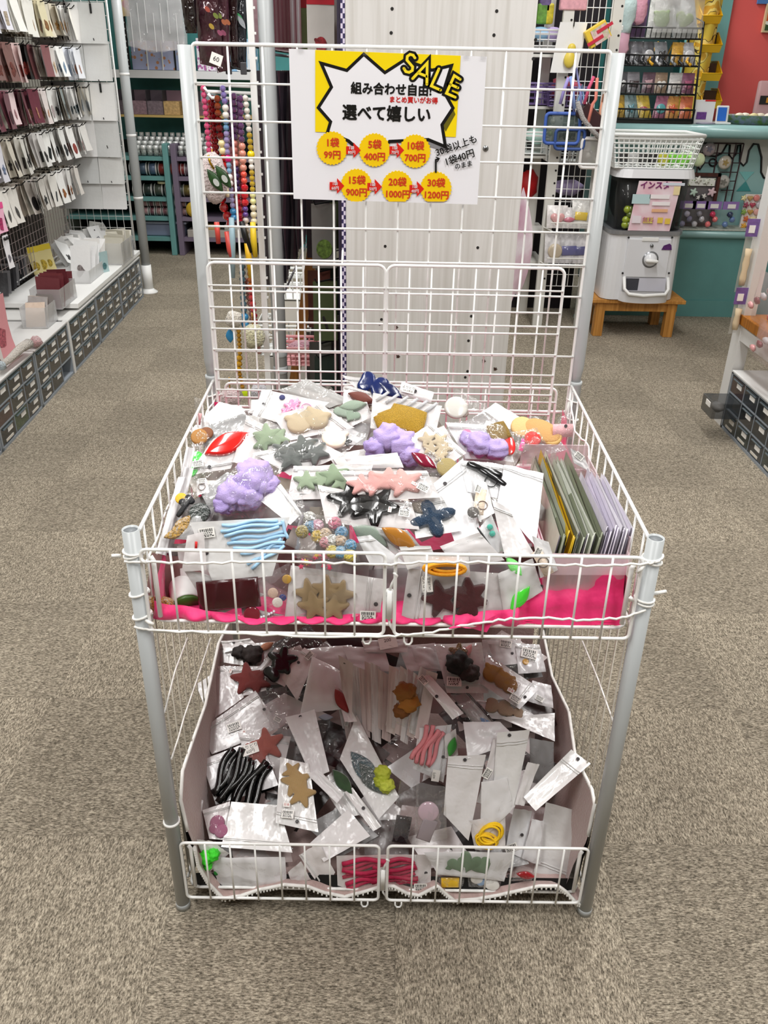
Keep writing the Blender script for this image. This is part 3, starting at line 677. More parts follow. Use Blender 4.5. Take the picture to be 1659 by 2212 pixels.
# ------------------------------------------------------------------ upper basket
rf = random.Random(3)
for i in range(30):
    x, y = 385+i*25+rf.uniform(-10, 10), rf.uniform(1205, 1285); w_, h_ = rf.uniform(50, 75), rf.uniform(38, 52); a = rf.uniform(-.5, .5)
    q = [(x+w_*cos(a)*sx-h_*sin(a)*sy, y+w_*sin(a)*sx+h_*cos(a)*sy) for sx, sy in ((-1, -1), (1, -1), (1, 1), (-1, 1))]
    bag('buried packet showing only in the gaps behind the front wires of the upper basket', q, rf.choice(['white', 'white', 'dark']), (), 'top', N_ST, sink=0.03, group='packets buried behind the upper front wires', zipv=0, tint=rf.choice([None, '#d9d5d0', '#4a2e2a', '#cfc6c0', '#8a6a68']), lock=0.055+0.04*rf.random())
for i in range(80):                      # packets lower in the heap, seen only in the gaps
    y = rf.uniform(880, 1140); f = (y-840)/340; x = rf.uniform(500-115*f, 1155); a = rf.uniform(0, 6.28); w_, h_ = rf.uniform(55, 85), rf.uniform(34, 50)
    q = [(x+w_*cos(a+t)*1.1, y+h_*sin(a+t)*1.1) for t in (0.7, 2.44, 3.84, 5.58)]
    bag('buried packet showing only in the gaps between other packets of the upper basket', q, rf.choice(['white', 'white', 'white', 'dark', 'clear']), (), 'top', N_TOP if y < 1100 else N_ST, sink=0.03 if y < 1080 else .015, group='packets buried in the upper heap', zipv=0, tint=rf.choice([None, None, '#d9d5d0', '#4a2e2a', '#cfc6c0', '#8d8478']))
CREAM, SAGE, GREY = '#d9c6a6', '#9fb193', '#5d625e'
LAV, LBLUE = '#b7a3da', '#a9d3f2'
bag('dark grey printed film packet at the very back left of the heap', [(600, 846), (662, 821), (757, 866), (712, 884)], 'dark', [('flat', '#8e857e', 690, 862, 40, -22, '', .3)], tint='#6a645c', zipv=0)
bag('white packet with a shiny navy bow at the back of the heap', [(739, 813), (832, 818), (880, 858), (803, 870)], 'pearl', [('bow', '#10245f', 806, 833, 32, -25, 'pvc'), ('leaf', '#0d1d4e', 842, 846, 26, -35, 'pvc')], n=(0, -.7, .7))
bag('white packet behind the sage one with a rust brown piece', [(744, 832), (800, 848), (806, 874), (740, 872)], 'pearl', [('leaf', '#7c3d31', 780, 862, 24, -20, 'cord')])
bag('packet with pale sage green hearts at the back of the heap', [(720, 884), (792, 868), (806, 900), (762, 922)], 'pearl', [('heart', '#a8b9a8', 742, 890, 17, 30, 'cord'), ('leaf', '#a3b5a2', 762, 880, 24, 10, 'cord'), ('heart', '#9cb09c', 760, 900, 15, -30, 'cord')])
bag('small frosted packet with a black printed sale sticker near the back grid', [(868, 823), (938, 848), (931, 871), (862, 850)], 'milky', (), n=(0, -.75, .66), hole=(897, 846), stick=(882, 843, 27, -14, ['よりどり', 'SALE商品']), zipv=0)
bag('clear peaked packet with a pale grey disc by the right back grid', [(985, 838), (1056, 878), (1050, 905), (958, 897)], 'clear', [('oval', '#d4d2cb', 985, 882, 20, 0, 'shine'), ('oval', '#8a7a70', 1002, 893, 8)], n=(0, -.7, .7))
bag('clear packet of tan foam pieces near the right back post', [(1095, 905), (1165, 898), (1214, 948), (1120, 968)], 'clear', [('oval', '#c99a5e', 1170, 934, 34, -30, '', .6), ('oval', '#e0b87c', 1128, 925, 20), ('oval', '#d8b06e', 1190, 945, 18)], stick=(1163, 938, 40, -30))
bag('clear pinkish packet standing against the right back post', [(1205, 902), (1232, 892), (1236, 948), (1196, 952)], 'clear', [('flat', '#f0b8bd', 1215, 930, 18, 0, '', 1)], n=(0.2, -.9, .3), hole=(1221, 920))
bag('tall clear packet with red lettered card in the left back corner', [(420, 857), (436, 862), (438, 922), (424, 925)], 'clear', [('flat', '#e8a9ab', 430, 905, 10, 80, '', .6)], n=(0.1, -.9, .3))
bag('white packet holding lavender fluff and gold glitter near the right side', [(962, 912), (1094, 920), (1110, 998), (1006, 990)], 'pearl', [('fur', LAV, 1035, 965, 24), ('fur', LAV, 1070, 975, 20), ('fur', LAV, 1010, 952, 14), ('fan', '#b08d3c', 1076, 936, 22, 20, 'glitter'), ('oval', '#d62a2a', 1100, 965, 10, 0, 'shine', 1.8), ('oval', '#e8739a', 1008, 940, 9)], thick=.02)
bag('clear packet with pink and silver pieces behind the tray', [(1100, 935), (1160, 925), (1180, 960), (1110, 985)], 'clear', [('flat', '#ff4fa0', 1128, 962, 12, 70, '', .5), ('oval', '#c9342e', 1150, 950, 14)])
bag('black foil packet at the back left of the heap', [(428, 926), (531, 893), (534, 932), (440, 966)], 'dark', (), tint=mat('#15100e', 0.2, name='foil', bump=(40, .5, .006)), zipv=0)
bag('clear packet with a tan bottle stopper at the left wires', [(417, 922), (455, 930), (460, 962), (416, 962)], 'clear', [('oval', '#a9773a', 432, 945, 15), ('oval', '#7c4a2a', 446, 938, 12)])
bag('neon green beads in a clear packet at the left wires', [(414, 962), (442, 955), (432, 1045), (398, 1042)], 'clear', [('oval', '#35d53a', 424, 990, 12, 60, 'shine'), ('oval', '#2fc936', 414, 1018, 14, 60, 'shine', .8)])
bag('white packet with glossy red hair clip at the left of the heap', [(406, 1026), (498, 1012), (532, 936), (462, 946)], 'pearl', [('leaf', '#d81f1b', 492, 961, 42, 30, 'shine', 1.1), ('oval', '#e02a22', 512, 952, 16, 30, 'shine')], hole=(453, 1010), stick=(429, 1006, 24, 14))
for k, (x0, y0, x1, y1) in enumerate(((404, 965, 350, 1190), (396, 1010, 360, 1160), (388, 1030, 338, 1195))):
    bag(f'long white packet wedged upright against the left wires, {ordinal(k)} from the back', [(x0, y0), (x0+17, y0+3), (x1+22, y1+6), (x1, y1)], 'milky', (), n=(0.75, -.5, .45), zipv=0, sink=.02)
bag('white packet of pink flower charms with a navy dot at the back', [(566, 843), (545, 899), (640, 925), (712, 872)], 'pearl', [('flower', '#f29bc6', 630, 880, 14, 20, 'shine'), ('flower', '#f5a9cf', 645, 891, 12, 50, 'shine'), ('flower', '#ef93c0', 617, 891, 9, 0, 'shine'), ('flower', '#f4b3d4', 640, 870, 8, 0, 'shine'), ('ring', '#f3a6cc', 662, 884, 9), ('oval', '#1c2567', 610, 861, 5)], hole=(570, 874))
bag('white packet with two cream bear heads of ribbed cloth', [(697, 874), (766, 924), (628, 953), (588, 898)], 'pearl', [('bear', CREAM, 648, 916, 26, 20, 'cord', .9), ('bear', '#d6c2a0', 682, 908, 26, -20, 'cord', .85)], thick=.010)
bag('white packet with sage green stars left of the grey stars', [(534, 900), (628, 946), (560, 1016), (502, 998)], 'pearl', [('star', SAGE, 578, 945, 26, 10, 'cord'), ('star', SAGE, 600, 950, 22, 40, 'cord'), ('star', '#8fa384', 570, 958, 20, -20, 'cord'), ('oval', '#b32d55', 616, 955, 4)], thick=.01)
bag('clear packet with a yellow bear face charm and black bead flower', [(690, 928), (792, 938), (742, 986), (680, 962)], 'clear', [('bear', '#f6ecd8', 722, 950, 25, -15, 'shine', .85), ('bear', '#f0bb4b', 722, 950, 20, -15, 'shine', .85), ('oval', '#e99a86', 730, 958, 4), ('oval', '#3a2a20', 716, 949, 2.4), ('oval', '#3a2a20', 727, 945, 2.4), ('flower', '#17171a', 748, 956, 10, 0, 'shine')])
bag('white packet of grey velvet stars in the middle left', [(545, 980), (668, 945), (744, 983), (626, 1028)], 'pearl', [('star', GREY, 655, 968, 30, 15, 'velvet', .8), ('star', '#666b67', 615, 975, 24, -10, 'velvet', .8), ('star', '#5f6461', 682, 984, 28, 40, 'velvet', .8), ('star', '#555a57', 630, 996, 30, 5, 'velvet', .85)], thick=.012)
bag('clear packet of lavender fluff balls below the gold glitter', [(800, 935), (880, 930), (908, 988), (782, 988)], 'clear', [('fur', LAV, 838, 952, 26), ('fur', LAV, 870, 968, 26), ('fur', '#ad99d3', 812, 972, 20), ('fur', LAV, 888, 990, 22), ('oval', '#e1a8bd', 812, 952, 8)], thick=.022)
bag('packet of gold glitter shapes under a striped card header', [(806, 848), (955, 876), (942, 932), (800, 925)], 'pearl', [('fan', '#d3a52c', 842, 912, 30, 25, 'glitter', .8), ('fan', '#d6a930', 852, 908, 32, 20, 'glitter', .8), ('fan', '#dbae34', 878, 908, 40, -18, 'glitter', .75)]+[('flat', '#bdbdc0', 868+k*21, 868+k*5, 14, 40, '', .3) for k in range(-2, 4)], zipv=0)
bag('white packet of cream stars right of the gold glitter', [(934, 912), (1008, 977), (952, 1018), (872, 951)], 'pearl', [('star', CREAM, 922, 952, 16, 10, 'cord'), ('star', CREAM, 950, 956, 17, 30, 'cord'), ('star', '#d2bfa0', 930, 972, 16, -10, 'cord'), ('star', CREAM, 958, 972, 16, 50, 'cord'), ('star', CREAM, 950, 987, 15, 0, 'cord')], thick=.009)
bag('pale olive film packet lying above the pink stars', [(742, 990), (858, 980), (872, 1012), (760, 1012)], 'milky', [('flat', '#cfd2c2', 830, 996, 26, 0, '', .5)], zipv=0)
bag('crumpled clear packet with crimson ribbon above the white hole packet', [(890, 985), (930, 975), (1000, 1020), (935, 1035)], 'clear', [('leaf', '#7d1230', 915, 998, 26, -35, 'shine'), ('oval', '#9a8a58', 965, 1012, 18)])
bag('black film packet under the lavender fluff at left', [(430, 1060), (490, 1018), (520, 1030), (455, 1105)], 'dark', (), tint=mat('#231a17', .2, name='foil2', bump=(40, .5, .006)), zipv=0)
bag('white earring card packet at the left of the lavender fluff', [(424, 1038), (446, 1032), (452, 1062), (424, 1070)], 'white', [('ring', '#8a8078', 436, 1053, 6)], stick=(437, 1040, 18, 8), zipv=0)
bag('packet with black bow and yellow piece at the left wires', [(388, 1070), (425, 1058), (412, 1110), (382, 1118)], 'clear', [('bow', '#16161a', 404, 1085, 16, 40), ('oval', '#dcae2c', 392, 1078, 10), ('clip', '#121215', 398, 1100, 18, 60)])
bag('dark clear packet with mustard and bottle green leaves at the left front', [(372, 1166), (425, 1098), (467, 1100), (432, 1166)], 'dark', [('leaf', '#d9a21d', 392, 1140, 26, 55, 'fur'), ('leaf', '#e0a91f', 380, 1155, 20, 20, 'fur'), ('oval', '#27392f', 432, 1110, 18, 0, 'fur')], tint=mat('#3b2a26', .3, name='foil3'), zipv=0)
bag('clear crinkled packet of lavender fluff at the left of the heap', [(512, 1003), (612, 1010), (566, 1122), (460, 1112)], 'clear', [('fur', LAV, 552, 1040, 32), ('fur', LAV, 508, 1075, 30), ('fur', LAV, 538, 1082, 26), ('fur', LAV, 575, 1055, 22), ('fur', '#ad99d3', 488, 1095, 20)], thick=.03)
bag('white packet of sage green stars behind the pink stars', [(634, 1006), (806, 1003), (780, 1076), (621, 1079)], 'pearl', [('star', SAGE, 662, 1042, 24, 0, 'cord', .85), ('star', SAGE, 695, 1040, 22, 30, 'cord', .85), ('star', '#93a788', 722, 1030, 28, 10, 'cord', .8), ('star', SAGE, 738, 1044, 22, -15, 'cord')])
bag('blank white packet between lavender fluff and black star', [(606, 1044), (652, 1108), (626, 1133), (562, 1081)], 'white', ())
bag('crumpled clear packet beside the blank white one', [(610, 1060), (650, 1050), (660, 1110), (640, 1130)], 'clear', ())
bag('large blank white packet with punched hole right of the denim flower', [(935, 1047), (1000, 990), (1042, 1168), (982, 1172)], 'white', (), hole=(961, 1046))
bag('white packet of black hair clips near the tray', [(993, 993), (1090, 1003), (1084, 1078), (1010, 1062)], 'pearl', [('clip', '#121316', 1046, 1018, 32, -22, 'shine', .8), ('clip', '#15161a', 1062, 1034, 28, -35, 'shine', .8), ('ring', '#101114', 1060, 1042, 10)])
bag('slim packet with cream earring card next to the black clips', [(1022, 1030), (1052, 1045), (1068, 1110), (1034, 1128)], 'pearl', [('flat', '#efdcc4', 1036, 1085, 24, 80, '', .6), ('ring', '#6a5346', 1042, 1093, 8)], stick=(1032, 1060, 20, 70), zipv=0)
bag('packet of black beads at the far right below the clips', [(1006, 1088), (1034, 1080), (1040, 1128), (1012, 1130)], 'clear', [('oval', '#3c3630', 1022, 1108, 10)])
bag('large blank white packet leaning beside the tray', [(1090, 1001), (1175, 1021), (1158, 1178), (1074, 1085)], 'white', (), zipv=.1)
bag('white packet with teal drop earrings at the right front', [(1035, 1142), (1062, 1112), (1094, 1190), (1050, 1215)], 'pearl', [('oval', '#4bb5a2', 1058, 1138, 5), ('oval', '#4bb5a2', 1063, 1152, 5), ('clip', '#2a2a2a', 1049, 1165, 26, -55, '', .3)], n=N_ST, zipv=0)
bag('tall white packet leaning left of the earring card packet', [(1062, 1078), (1100, 1100), (1154, 1195), (1092, 1205)], 'white', (), n=(0, -.8, .6))
bag('white packet with a denim blue glitter flower', [(885, 1083), (953, 1075), (1003, 1146), (898, 1166)], 'pearl', [('oval', '#a2968a', 912, 1097, 20, 0, 'glitter', .6), ('clover', '#2f4a66', 933, 1122, 42, 20, 'glitter', .85)], thick=.011)
bag('white packet with a black glossy star and red tag', [(686, 1047), (888, 1084), (906, 1144), (704, 1130)], 'pearl', [('star', '#08080a', 762, 1080, 46, 10, 'pvc', .8), ('star', '#08080a', 812, 1096, 48, 40, 'pvc', .8), ('oval', '#08080a', 788, 1092, 30, 15, 'pvc', .7)], hole=(880, 1102), stick=(873, 1115, 24, -10), red=(842, 1107, 13, 80), thick=.011)
bag('white packet of pink ribbed stars on top of the heap', [(732, 1018), (922, 1018), (951, 1076), (783, 1083)], 'pearl', [('star', '#f3b1ac', 782, 1050, 28, 5, 'cord', .75), ('star', '#f1aba6', 812, 1046, 32, 25, 'cord', .75), ('star', '#f2aea8', 838, 1040, 32, -5, 'cord', .75), ('star', '#f4b4ae', 872, 1046, 36, 15, 'cord', .75)], stick=(913, 1060, 26, -30), red=(894, 1052, 12, -30), thick=.012)
bag('packet with grey green ribbed pieces under the black star packet', [(756, 1128), (838, 1140), (862, 1192), (800, 1190)], 'pearl', [('leaf', '#8b998c', 800, 1158, 34, -30, 'cord', 1.2)], n=N_ST, zipv=0)
bag('packet of amber brown ovals under the denim flower packet', [(800, 1140), (880, 1145), (912, 1184), (862, 1188)], 'dark', [('leaf', '#a8702a', 862, 1160, 34, -30, 'shine')], tint=mat('#4a3420', .3, name='foil4'), n=N_ST, zipv=0)
bag('white creased packet below the grey green pieces', [(770, 1160), (800, 1156), (872, 1215), (800, 1222)], 'white', (), n=N_ST)
bag('white packet with black print in front of the amber ovals', [(862, 1180), (930, 1178), (945, 1215), (880, 1230)], 'white', (), n=N_ST)
bag('frosted packet with punched hole at the front right', [(950, 1180), (1035, 1150), (1090, 1210), (985, 1225)], 'milky', (), n=N_ST, hole=(958, 1202))
bag('white packet with small red label strip at the left front', [(404, 1158), (440, 1148), (446, 1232), (392, 1236)], 'white', [('flat', '#c8201d', 424, 1178, 7, 85, '', .5)], n=N_ST, zipv=0)
LB = bag('white packet of light blue elastic strips at the front', [(411, 1128), (626, 1117), (588, 1244), (462, 1264)], 'pearl', [], n=(0, -.93, .37), hole=(447, 1194), stick=(448, 1150, 34, 8), zipv=0)
_, LP0, Ln, _ = BAGS[-1]
for k, (xa, ya, xb, yb) in enumerate(((480, 1134, 600, 1122), (478, 1145, 612, 1128), (486, 1155, 604, 1138), (500, 1165, 616, 1150), (492, 1176, 618, 1158), (505, 1186, 616, 1170), (520, 1196, 612, 1176), (560, 1206, 608, 1160), (545, 1225, 615, 1178), (535, 1218, 600, 1190), (610, 1125, 622, 1165))):
    wire('ribbon', [onp(xa+(xb-xa)*t/8, ya+(yb-ya)*t/8+3*sin(t+k), LP0, Ln)+Ln*(0.002+0.0015*(k % 3)) for t in range(9)], 0.0026, mat(LBLUE, .6, name='elastic'), LB, 6)
bag('clear packet of tiny pink confetti stars at the front', [(640, 1190), (745, 1196), (735, 1246), (650, 1240)], 'clear', [('star', RN.choice(['#e35b7d', '#f08aa0', '#d94a6d', '#e6c25a']), 650+rf.uniform(0, 70), 1195+rf.uniform(0, 30), 5, rf.uniform(0, 90), 'shine') for _ in range(16)], n=N_ST)
bag('clear packet of many coloured pompoms at the front', [(648, 1104), (758, 1124), (778, 1212), (632, 1204)], 'clear', [('ball', c_, x, y, 11.5, 0, 'fur') for x, y, c_ in ((669, 1121, '#f3f1ea'), (673, 1139, '#6ba6cf'), (686, 1138, '#f2b6cd'), (724, 1133, '#ef6a92'), (738, 1153, '#4f9fd3'), (703, 1157, '#f3d2ad'), (687, 1161, '#efc51f'), (704, 1174, '#f19aa4'), (717, 1171, '#f2efe6'), (736, 1172, '#dcb994'), (757, 1182, '#58a5d4'), (718, 1194, '#f0d94b'), (736, 1196, '#6fb1d8'), (756, 1203, '#f2da3e'), (654, 1152, '#c0a84a'))], n=(0, -.75, .66), thick=.022)
# standing against the front wires
bag('white tub packet with maroon box inside at the left front', [(432, 1236), (396, 1230), (462, 1334), (572, 1284)], 'pearl', [('rect', '#3f0d13', 495, 1282, 52, 5, 'pvc', .8)], n=N_ST, lock=0.012, zipv=0)
bag('clear packet of small beads and trinkets at the left front', [(548, 1256), (628, 1212), (618, 1330), (556, 1302)], 'clear', [('oval', '#2f3c80', 611, 1290, 6, 0, 'shine'), ('oval', '#d9b9a6', 590, 1280, 9), ('oval', '#c99d45', 620, 1250, 8, 0, 'shine'), ('pearls', '#dfe3ea', 556, 1334, 30, 8, 'shine'), ('oval', '#efe7de', 600, 1300, 9), ('oval', '#7d2330', 545, 1325, 14, 0, 'shine')], n=N_ST, lock=0.012)
bag('dark crimson film packet low at the left front', [(520, 1310), (620, 1330), (600, 1345), (525, 1345)], 'dark', (), n=N_ST, lock=0.012, tint=mat('#6b1a26', .2, name='crimson_film'), zipv=0)
bag('packet with orange yellow hair ties behind the maroon stars', [(925, 1200), (1012, 1192), (1016, 1248), (925, 1242)], 'pearl', [('loops', '#f2a51d', 965, 1227, 36, 0, '', .3)], n=N_ST, lock=0.012, zipv=0)
bag('white packet with a ring on a cream card beside the tray', [(1150, 1158), (1186, 1172), (1206, 1232), (1168, 1250)], 'pearl', [('flat', '#efdcc9', 1172, 1215, 24, -60, '', .6), ('ring', '#5d5049', 1173, 1214, 9)], n=N_ST, lock=0.012, stick=(1160, 1190, 22, 65), zipv=0)
bag('frosted packet with neon green piece at the right front', [(1075, 1238), (1150, 1205), (1172, 1275), (1088, 1330)], 'milky', [('leaf', '#4fe23c', 1122, 1290, 28, 55, 'shine'), ('leaf', '#8cef86', 1110, 1222, 22, -50)], n=N_ST, lock=0.012, hole=(1168, 1266))
bag('white packet of taupe ribbed stars standing at the front', [(830, 1251), (820, 1338), (615, 1334), (628, 1222)], 'pearl', [('star', '#a38a65', 668, 1280, 27, 10, 'cord'), ('star', '#a08660', 706, 1272, 27, 0, 'cord'), ('star', '#a68d68', 735, 1283, 27, -15, 'cord'), ('star', '#9f855f', 680, 1306, 30, 12, 'cord'), ('star', '#a48b66', 722, 1310, 27, -5, 'cord')], n=N_ST, lock=0.012, stick=(795, 1326, 34, -2), red=(765, 1324, 9, 85), hole=(812, 1304), thick=.009)
bag('white packet of maroon ribbed stars standing at the front', [(882, 1226), (866, 1338), (1086, 1334), (1096, 1238)], 'pearl', [('star', '#4a0e12', 952, 1292, 34, 15, 'cord'), ('star6', '#4c0f13', 1012, 1286, 34, 5, 'cord'), ('star', '#470d11', 1014, 1300, 30, -10, 'cord')], n=N_ST, lock=0.012, hole=(884, 1285), stick=(922, 1258, 36, 95, ['よりどり', 'SALE商品']), thick=.009)
# loose tub and orange toy at the left front
t_ = thing('plastic_tub', 'white round tub with dark green base lying at the left front', 'tub', (-0.28, 0.06, 0.68))
c0, c1 = atY(396, 1264, 0.075), atY(405, 1312, 0.035); ax_ = c1-c0; L_ = ax_.length
MB().lathe(c0, [(0.018, -0.01), (0.0235, 0.0), (0.0235, L_*.8), (0.022, L_*.82)], 24, axis=ax_).build('body', M_WHITE, t_, True)
MB().lathe(c0+ax_*0.82, [(0.0215, 0), (0.0215, 0.006), (0.0, 0.0062)], 24, axis=ax_).build('base', mat('#3c5a1e', .4, name='green_lid'), t_, True)
tag(MB().ball(atY(345, 1305, 0.03), 0.018, 12, 9, (1.3, .7, .8), 0.3).build('foam_toy', fabric('#f6a81c', 'fur'), None, True), 'orange yellow foam toy in the left front corner of the upper basket', 'toy')
# clear tray with upright file packets
tr = thing('packet_tray', 'clear pinkish plastic tray holding upright packets at the right of the upper basket', 'tray', (0.30, 0.17, 0.66))
M_TRAY = film('#f6d7df', 0.35, 0.12, 6, 0.1)
tx0, tx1, ty0, ty1, tz0, tz1 = 0.232, 0.352, 0.03, 0.33, 0.662, 0.768
for nm, a, b in (('front_wall', (tx0, ty0, tz0), (tx1, ty0+.002, tz1)), ('rear_wall', (tx0, ty1, tz0), (tx1, ty1+.002, tz1+.05)), ('side_wall', (tx0, ty0, tz0), (tx0+.002, ty1, tz1)), ('side_wall', (tx1, ty0, tz0), (tx1+.002, ty1, tz1+.03)), ('base', (tx0, ty0, tz0-.002), (tx1, ty1, tz0))): MB().span(a, b).build(nm, M_TRAY, tr)
MB().quad((tx0-.01, ty0-.004, tz1-.004), (tx1+.008, ty0-.004, tz1-.002), (tx1+.006, ty0-.012, tz1-.028), (tx0-.004, ty0-.012, tz1-.03)).build('rim_lip', M_TRAY, tr)
MB().tube(rrect((tx0-.004, ty0-.004), (tx1+.004, ty1+.004), .006, 'xy', tz1), .002, 6, True).build('rim', M_TRAY, tr, True)
n_ = 34; cnt = {}
for i in range(n_):
    f = i/(n_-1); x = tx0+.006+(tx1-tx0-.010)*f; zt = 0.79+0.012*rf.random()+(0.01 if f > .6 else 0); tl = -0.022-0.012*rf.random(); y1 = ty0+0.24+0.05*rf.random()-(0.08 if f > .6 else 0)
    kind = 'white lilac' if f > .6 else ('yellow' if i in (5, 6, 7) else 'olive grey')
    colr = {'white lilac': RN.choice(['#e6e0ee', '#f2f0f4', '#d9d3e2']), 'yellow': '#d9b32a', 'olive grey': RN.choice(['#b9beac', '#8d937c', '#dfe1d8', '#6b715f'])}[kind]
    def fc(u, v, x=x, zt=zt, tl=tl, y1=y1, i=i): return (x-0.006-tl*0.55*v+0.002*sin(u*3+i), ty0+.006+(y1-ty0)*u, tz0+.004+(zt-tz0)*v+0.006*u*v)
    o = MB().sheet(fc, 6, 4).build('file_packet', mat(colr, .25, name='glossy_film', bump=(40, .3, .004)), None, True)
    tag(o, f'{kind} packet filed in the clear tray, {ordinal(cnt.setdefault(kind, 0))} of its colour from the left', 'packet', f'{kind} packets filed in the tray'); cnt[kind] += 1
    MB().sheet(lambda u, v: V(fc(u, v))+V((0.0012, 0, 0)), 6, 4).build('clear_sleeve', M_CLEAR, o, True)
    MB().tube([V(fc(0, v/5))+V((0.0005, -.0005, 0)) for v in range(6)], 0.0011, 5).build('sealed_edge', mat('#4a4450' if i % 4 == 0 else colr, .3, name='sealed_edge'), o, True)
bag('pale card packet standing up among the filed packets', [(1232, 968), (1262, 986), (1278, 1022), (1240, 1000)], 'milky', (), n=(0, -.9, .4), zipv=0, stick=(1250, 985, 20, -40))
# ------------------------------------------------------------------ lower basket
BAGS.clear()
rf = random.Random(11)
for i in range(70):
    y = rf.uniform(1410, 1840); f = (y-1400)/440; x = rf.uniform(520-50*f, 1120+80*f); a = rf.uniform(0, 6.28); w_, h_ = rf.uniform(55, 85), rf.uniform(42, 60)
    q = [(x+w_*cos(a+t)*1.1, y+h_*sin(a+t)*1.1) for t in (0.7, 2.44, 3.84, 5.58)]
    bag('buried packet showing only in the gaps between other packets of the lower basket', q, rf.choice(['white', 'white', 'dark', 'clear']), (), 'low', None, sink=0.04, group='packets buried in the lower heap', zipv=0, tint=rf.choice([None, '#4a3a38', '#b9a9a6', '#241b1b', '#8f7a78', '#352a29']))  # dark tints paint the shade of the gaps into the packets
def low(*a, **k): return bag(*a, heap='low', **k)
NV = (0, -.93, .36)
low('clear packet with dark brown fur ears at the back left', [(467, 1396), (594, 1384), (560, 1442), (470, 1428)], 'pearl', [('fur', '#2a211f', 545, 1418, 20), ('fur', '#231c1b', 520, 1412, 14), ('leaf', '#c78a6c', 575, 1398, 16, 30)])
low('white strips packet in the far back left corner', [(478, 1386), (540, 1380), (560, 1398), (485, 1410)], 'white', (), hole=(505, 1388))
low('blank whitish packet lying at the back right', [(1052, 1386), (1112, 1384), (1140, 1432), (1072, 1440)], 'milky', (), hole=(1106, 1412), stick=(1092, 1392, 26, -10))
low('clear packet with crossed stick print at the back right', [(1112, 1388), (1165, 1392), (1180, 1450), (1120, 1455)], 'pearl', [('oval', '#d9a648', 1135, 1430, 6)], stick=(1142, 1414, 34, -15))
low('blank white packet at the right edge behind the bears', [(1150, 1470), (1190, 1480), (1195, 1530), (1140, 1515)], 'milky', (), hole=(1178, 1504), stick=(1165, 1510, 18, -30))
for k, q in enumerate(([(660, 1400), (760, 1392), (770, 1440), (690, 1450)], [(740, 1396), (830, 1400), (845, 1450), (760, 1450)], [(860, 1395), (940, 1390), (955, 1450), (880, 1450)], [(780, 1385), (880, 1380), (880, 1410), (790, 1410)])):
    low('greyish white packet lying under the front rail at the back, ' + ordinal(k) + ' from the left', q, 'milky', (), zipv=0, stick=(838, 1390, 40, 12, ['200']) if k == 3 else None)
low('grey packet of small black print on its side behind the clear one', [(880, 1395), (945, 1400), (960, 1448), (900, 1440)], 'milky', (), zipv=0)
for k in range(17):                                  # fan of packets standing on edge in the middle
    x = 712+k*13+rf.uniform(-3, 3); yt = 1420+rf.uniform(0, 30)+abs(k-8)*2; yb = 1590+rf.uniform(-10, 20); sl = (k-8)*3.2; wd = rf.uniform(16, 26)
    low('slim pinkish white packet standing on edge in the middle fan, ' + ordinal(k) + ' from the left', [(x, yt), (x+wd, yt+rf.uniform(6, 16)), (x+wd-sl-2, yb), (x-sl, yb-10)], rf.choice(['white', 'white', 'milky']), (), n=(rf.uniform(-.55, .2), -.75, .4), zipv=0, tint=rf.choice(['#dccdca', '#cfc0bd', '#e2d6d3', '#c4b2b0', None]), stick=(x+9, yb-45, 12, 80) if k in (2, 9) else None)  # pinkish tints paint in the light cast by the pink cloth
low('white packet with rust red star cloth at the left back', [(470, 1440), (572, 1440), (576, 1492), (500, 1510)], 'pearl', [('star', '#7c2a26', 535, 1468, 34, 10, 'cord'), ('star', '#742622', 555, 1475, 28, 40, 'cord')], red=(499, 1452, 10, 75))
low('blank white packet overhanging the left liner edge', [(423, 1479), (484, 1436), (527, 1506), (455, 1557)], 'white', (), zipv=0)
low('white packet with a shiny black bow at the back left', [(550, 1451), (596, 1398), (664, 1408), (615, 1484)], 'pearl', [('flower', '#09090b', 610, 1428, 30, 10, 'pvc'), ('bow', '#0b0b0d', 596, 1448, 28, 50, 'pvc')])
low('narrow white packet with sticker right of the black bow', [(657, 1397), (684, 1413), (642, 1514), (608, 1463)], 'white', (), hole=(645, 1432), stick=(668, 1416, 20, 50))
low('large pinkish white packet left of the middle fan', [(674, 1416), (735, 1448), (748, 1530), (648, 1542)], 'milky', [('leaf', '#8a8f9c', 704, 1550, 14, 0)], zipv=0)
low('white standing packet with a red edge near the middle', [(722, 1480), (738, 1492), (772, 1560), (745, 1560)], 'white', [('leaf', '#8a2320', 738, 1515, 26, -60)], zipv=0)
low('upright greyish packet in front of the fan', [(731, 1413), (763, 1432), (760, 1550), (738, 1486)], 'white', (), n=NV, zipv=0, tint='#cdbfbd', hole=(745, 1430))
low('glossy white zip packet lying at the left', [(552, 1492), (432, 1578), (458, 1630), (606, 1572)], 'pearl', (), hole=(571, 1533), stick=(506, 1571, 30, 20), red=(527, 1585, 13, 70))
low('clear crinkled packet with a torn corner at the left centre', [(556, 1496), (620, 1482), (622, 1600), (588, 1580)], 'clear', (), stick=(600, 1555, 16, -30))
low('packet with terracotta ribbed star behind the black strips', [(512, 1580), (628, 1590), (606, 1692), (545, 1680)], 'pearl', [('star', '#b06358', 578, 1610, 34, 15, 'cord'), ('star', '#a85a50', 560, 1625, 30, -10, 'cord')])
low('blank whitish packet in the centre left with zip top', [(616, 1551), (680, 1534), (712, 1668), (674, 1682)], 'milky', (), hole=(649, 1549), zipv=.3)
low('white packet of black strips with price sticker at the left', [(436, 1642), (562, 1592), (602, 1696), (466, 1738)], 'pearl', [('strips', '#060607', 520, 1688, 52, 62, 'pvc', .75, '', 8)], hole=(501, 1624), stick=(541, 1620, 36, 20, ['よりどり', '60円']))
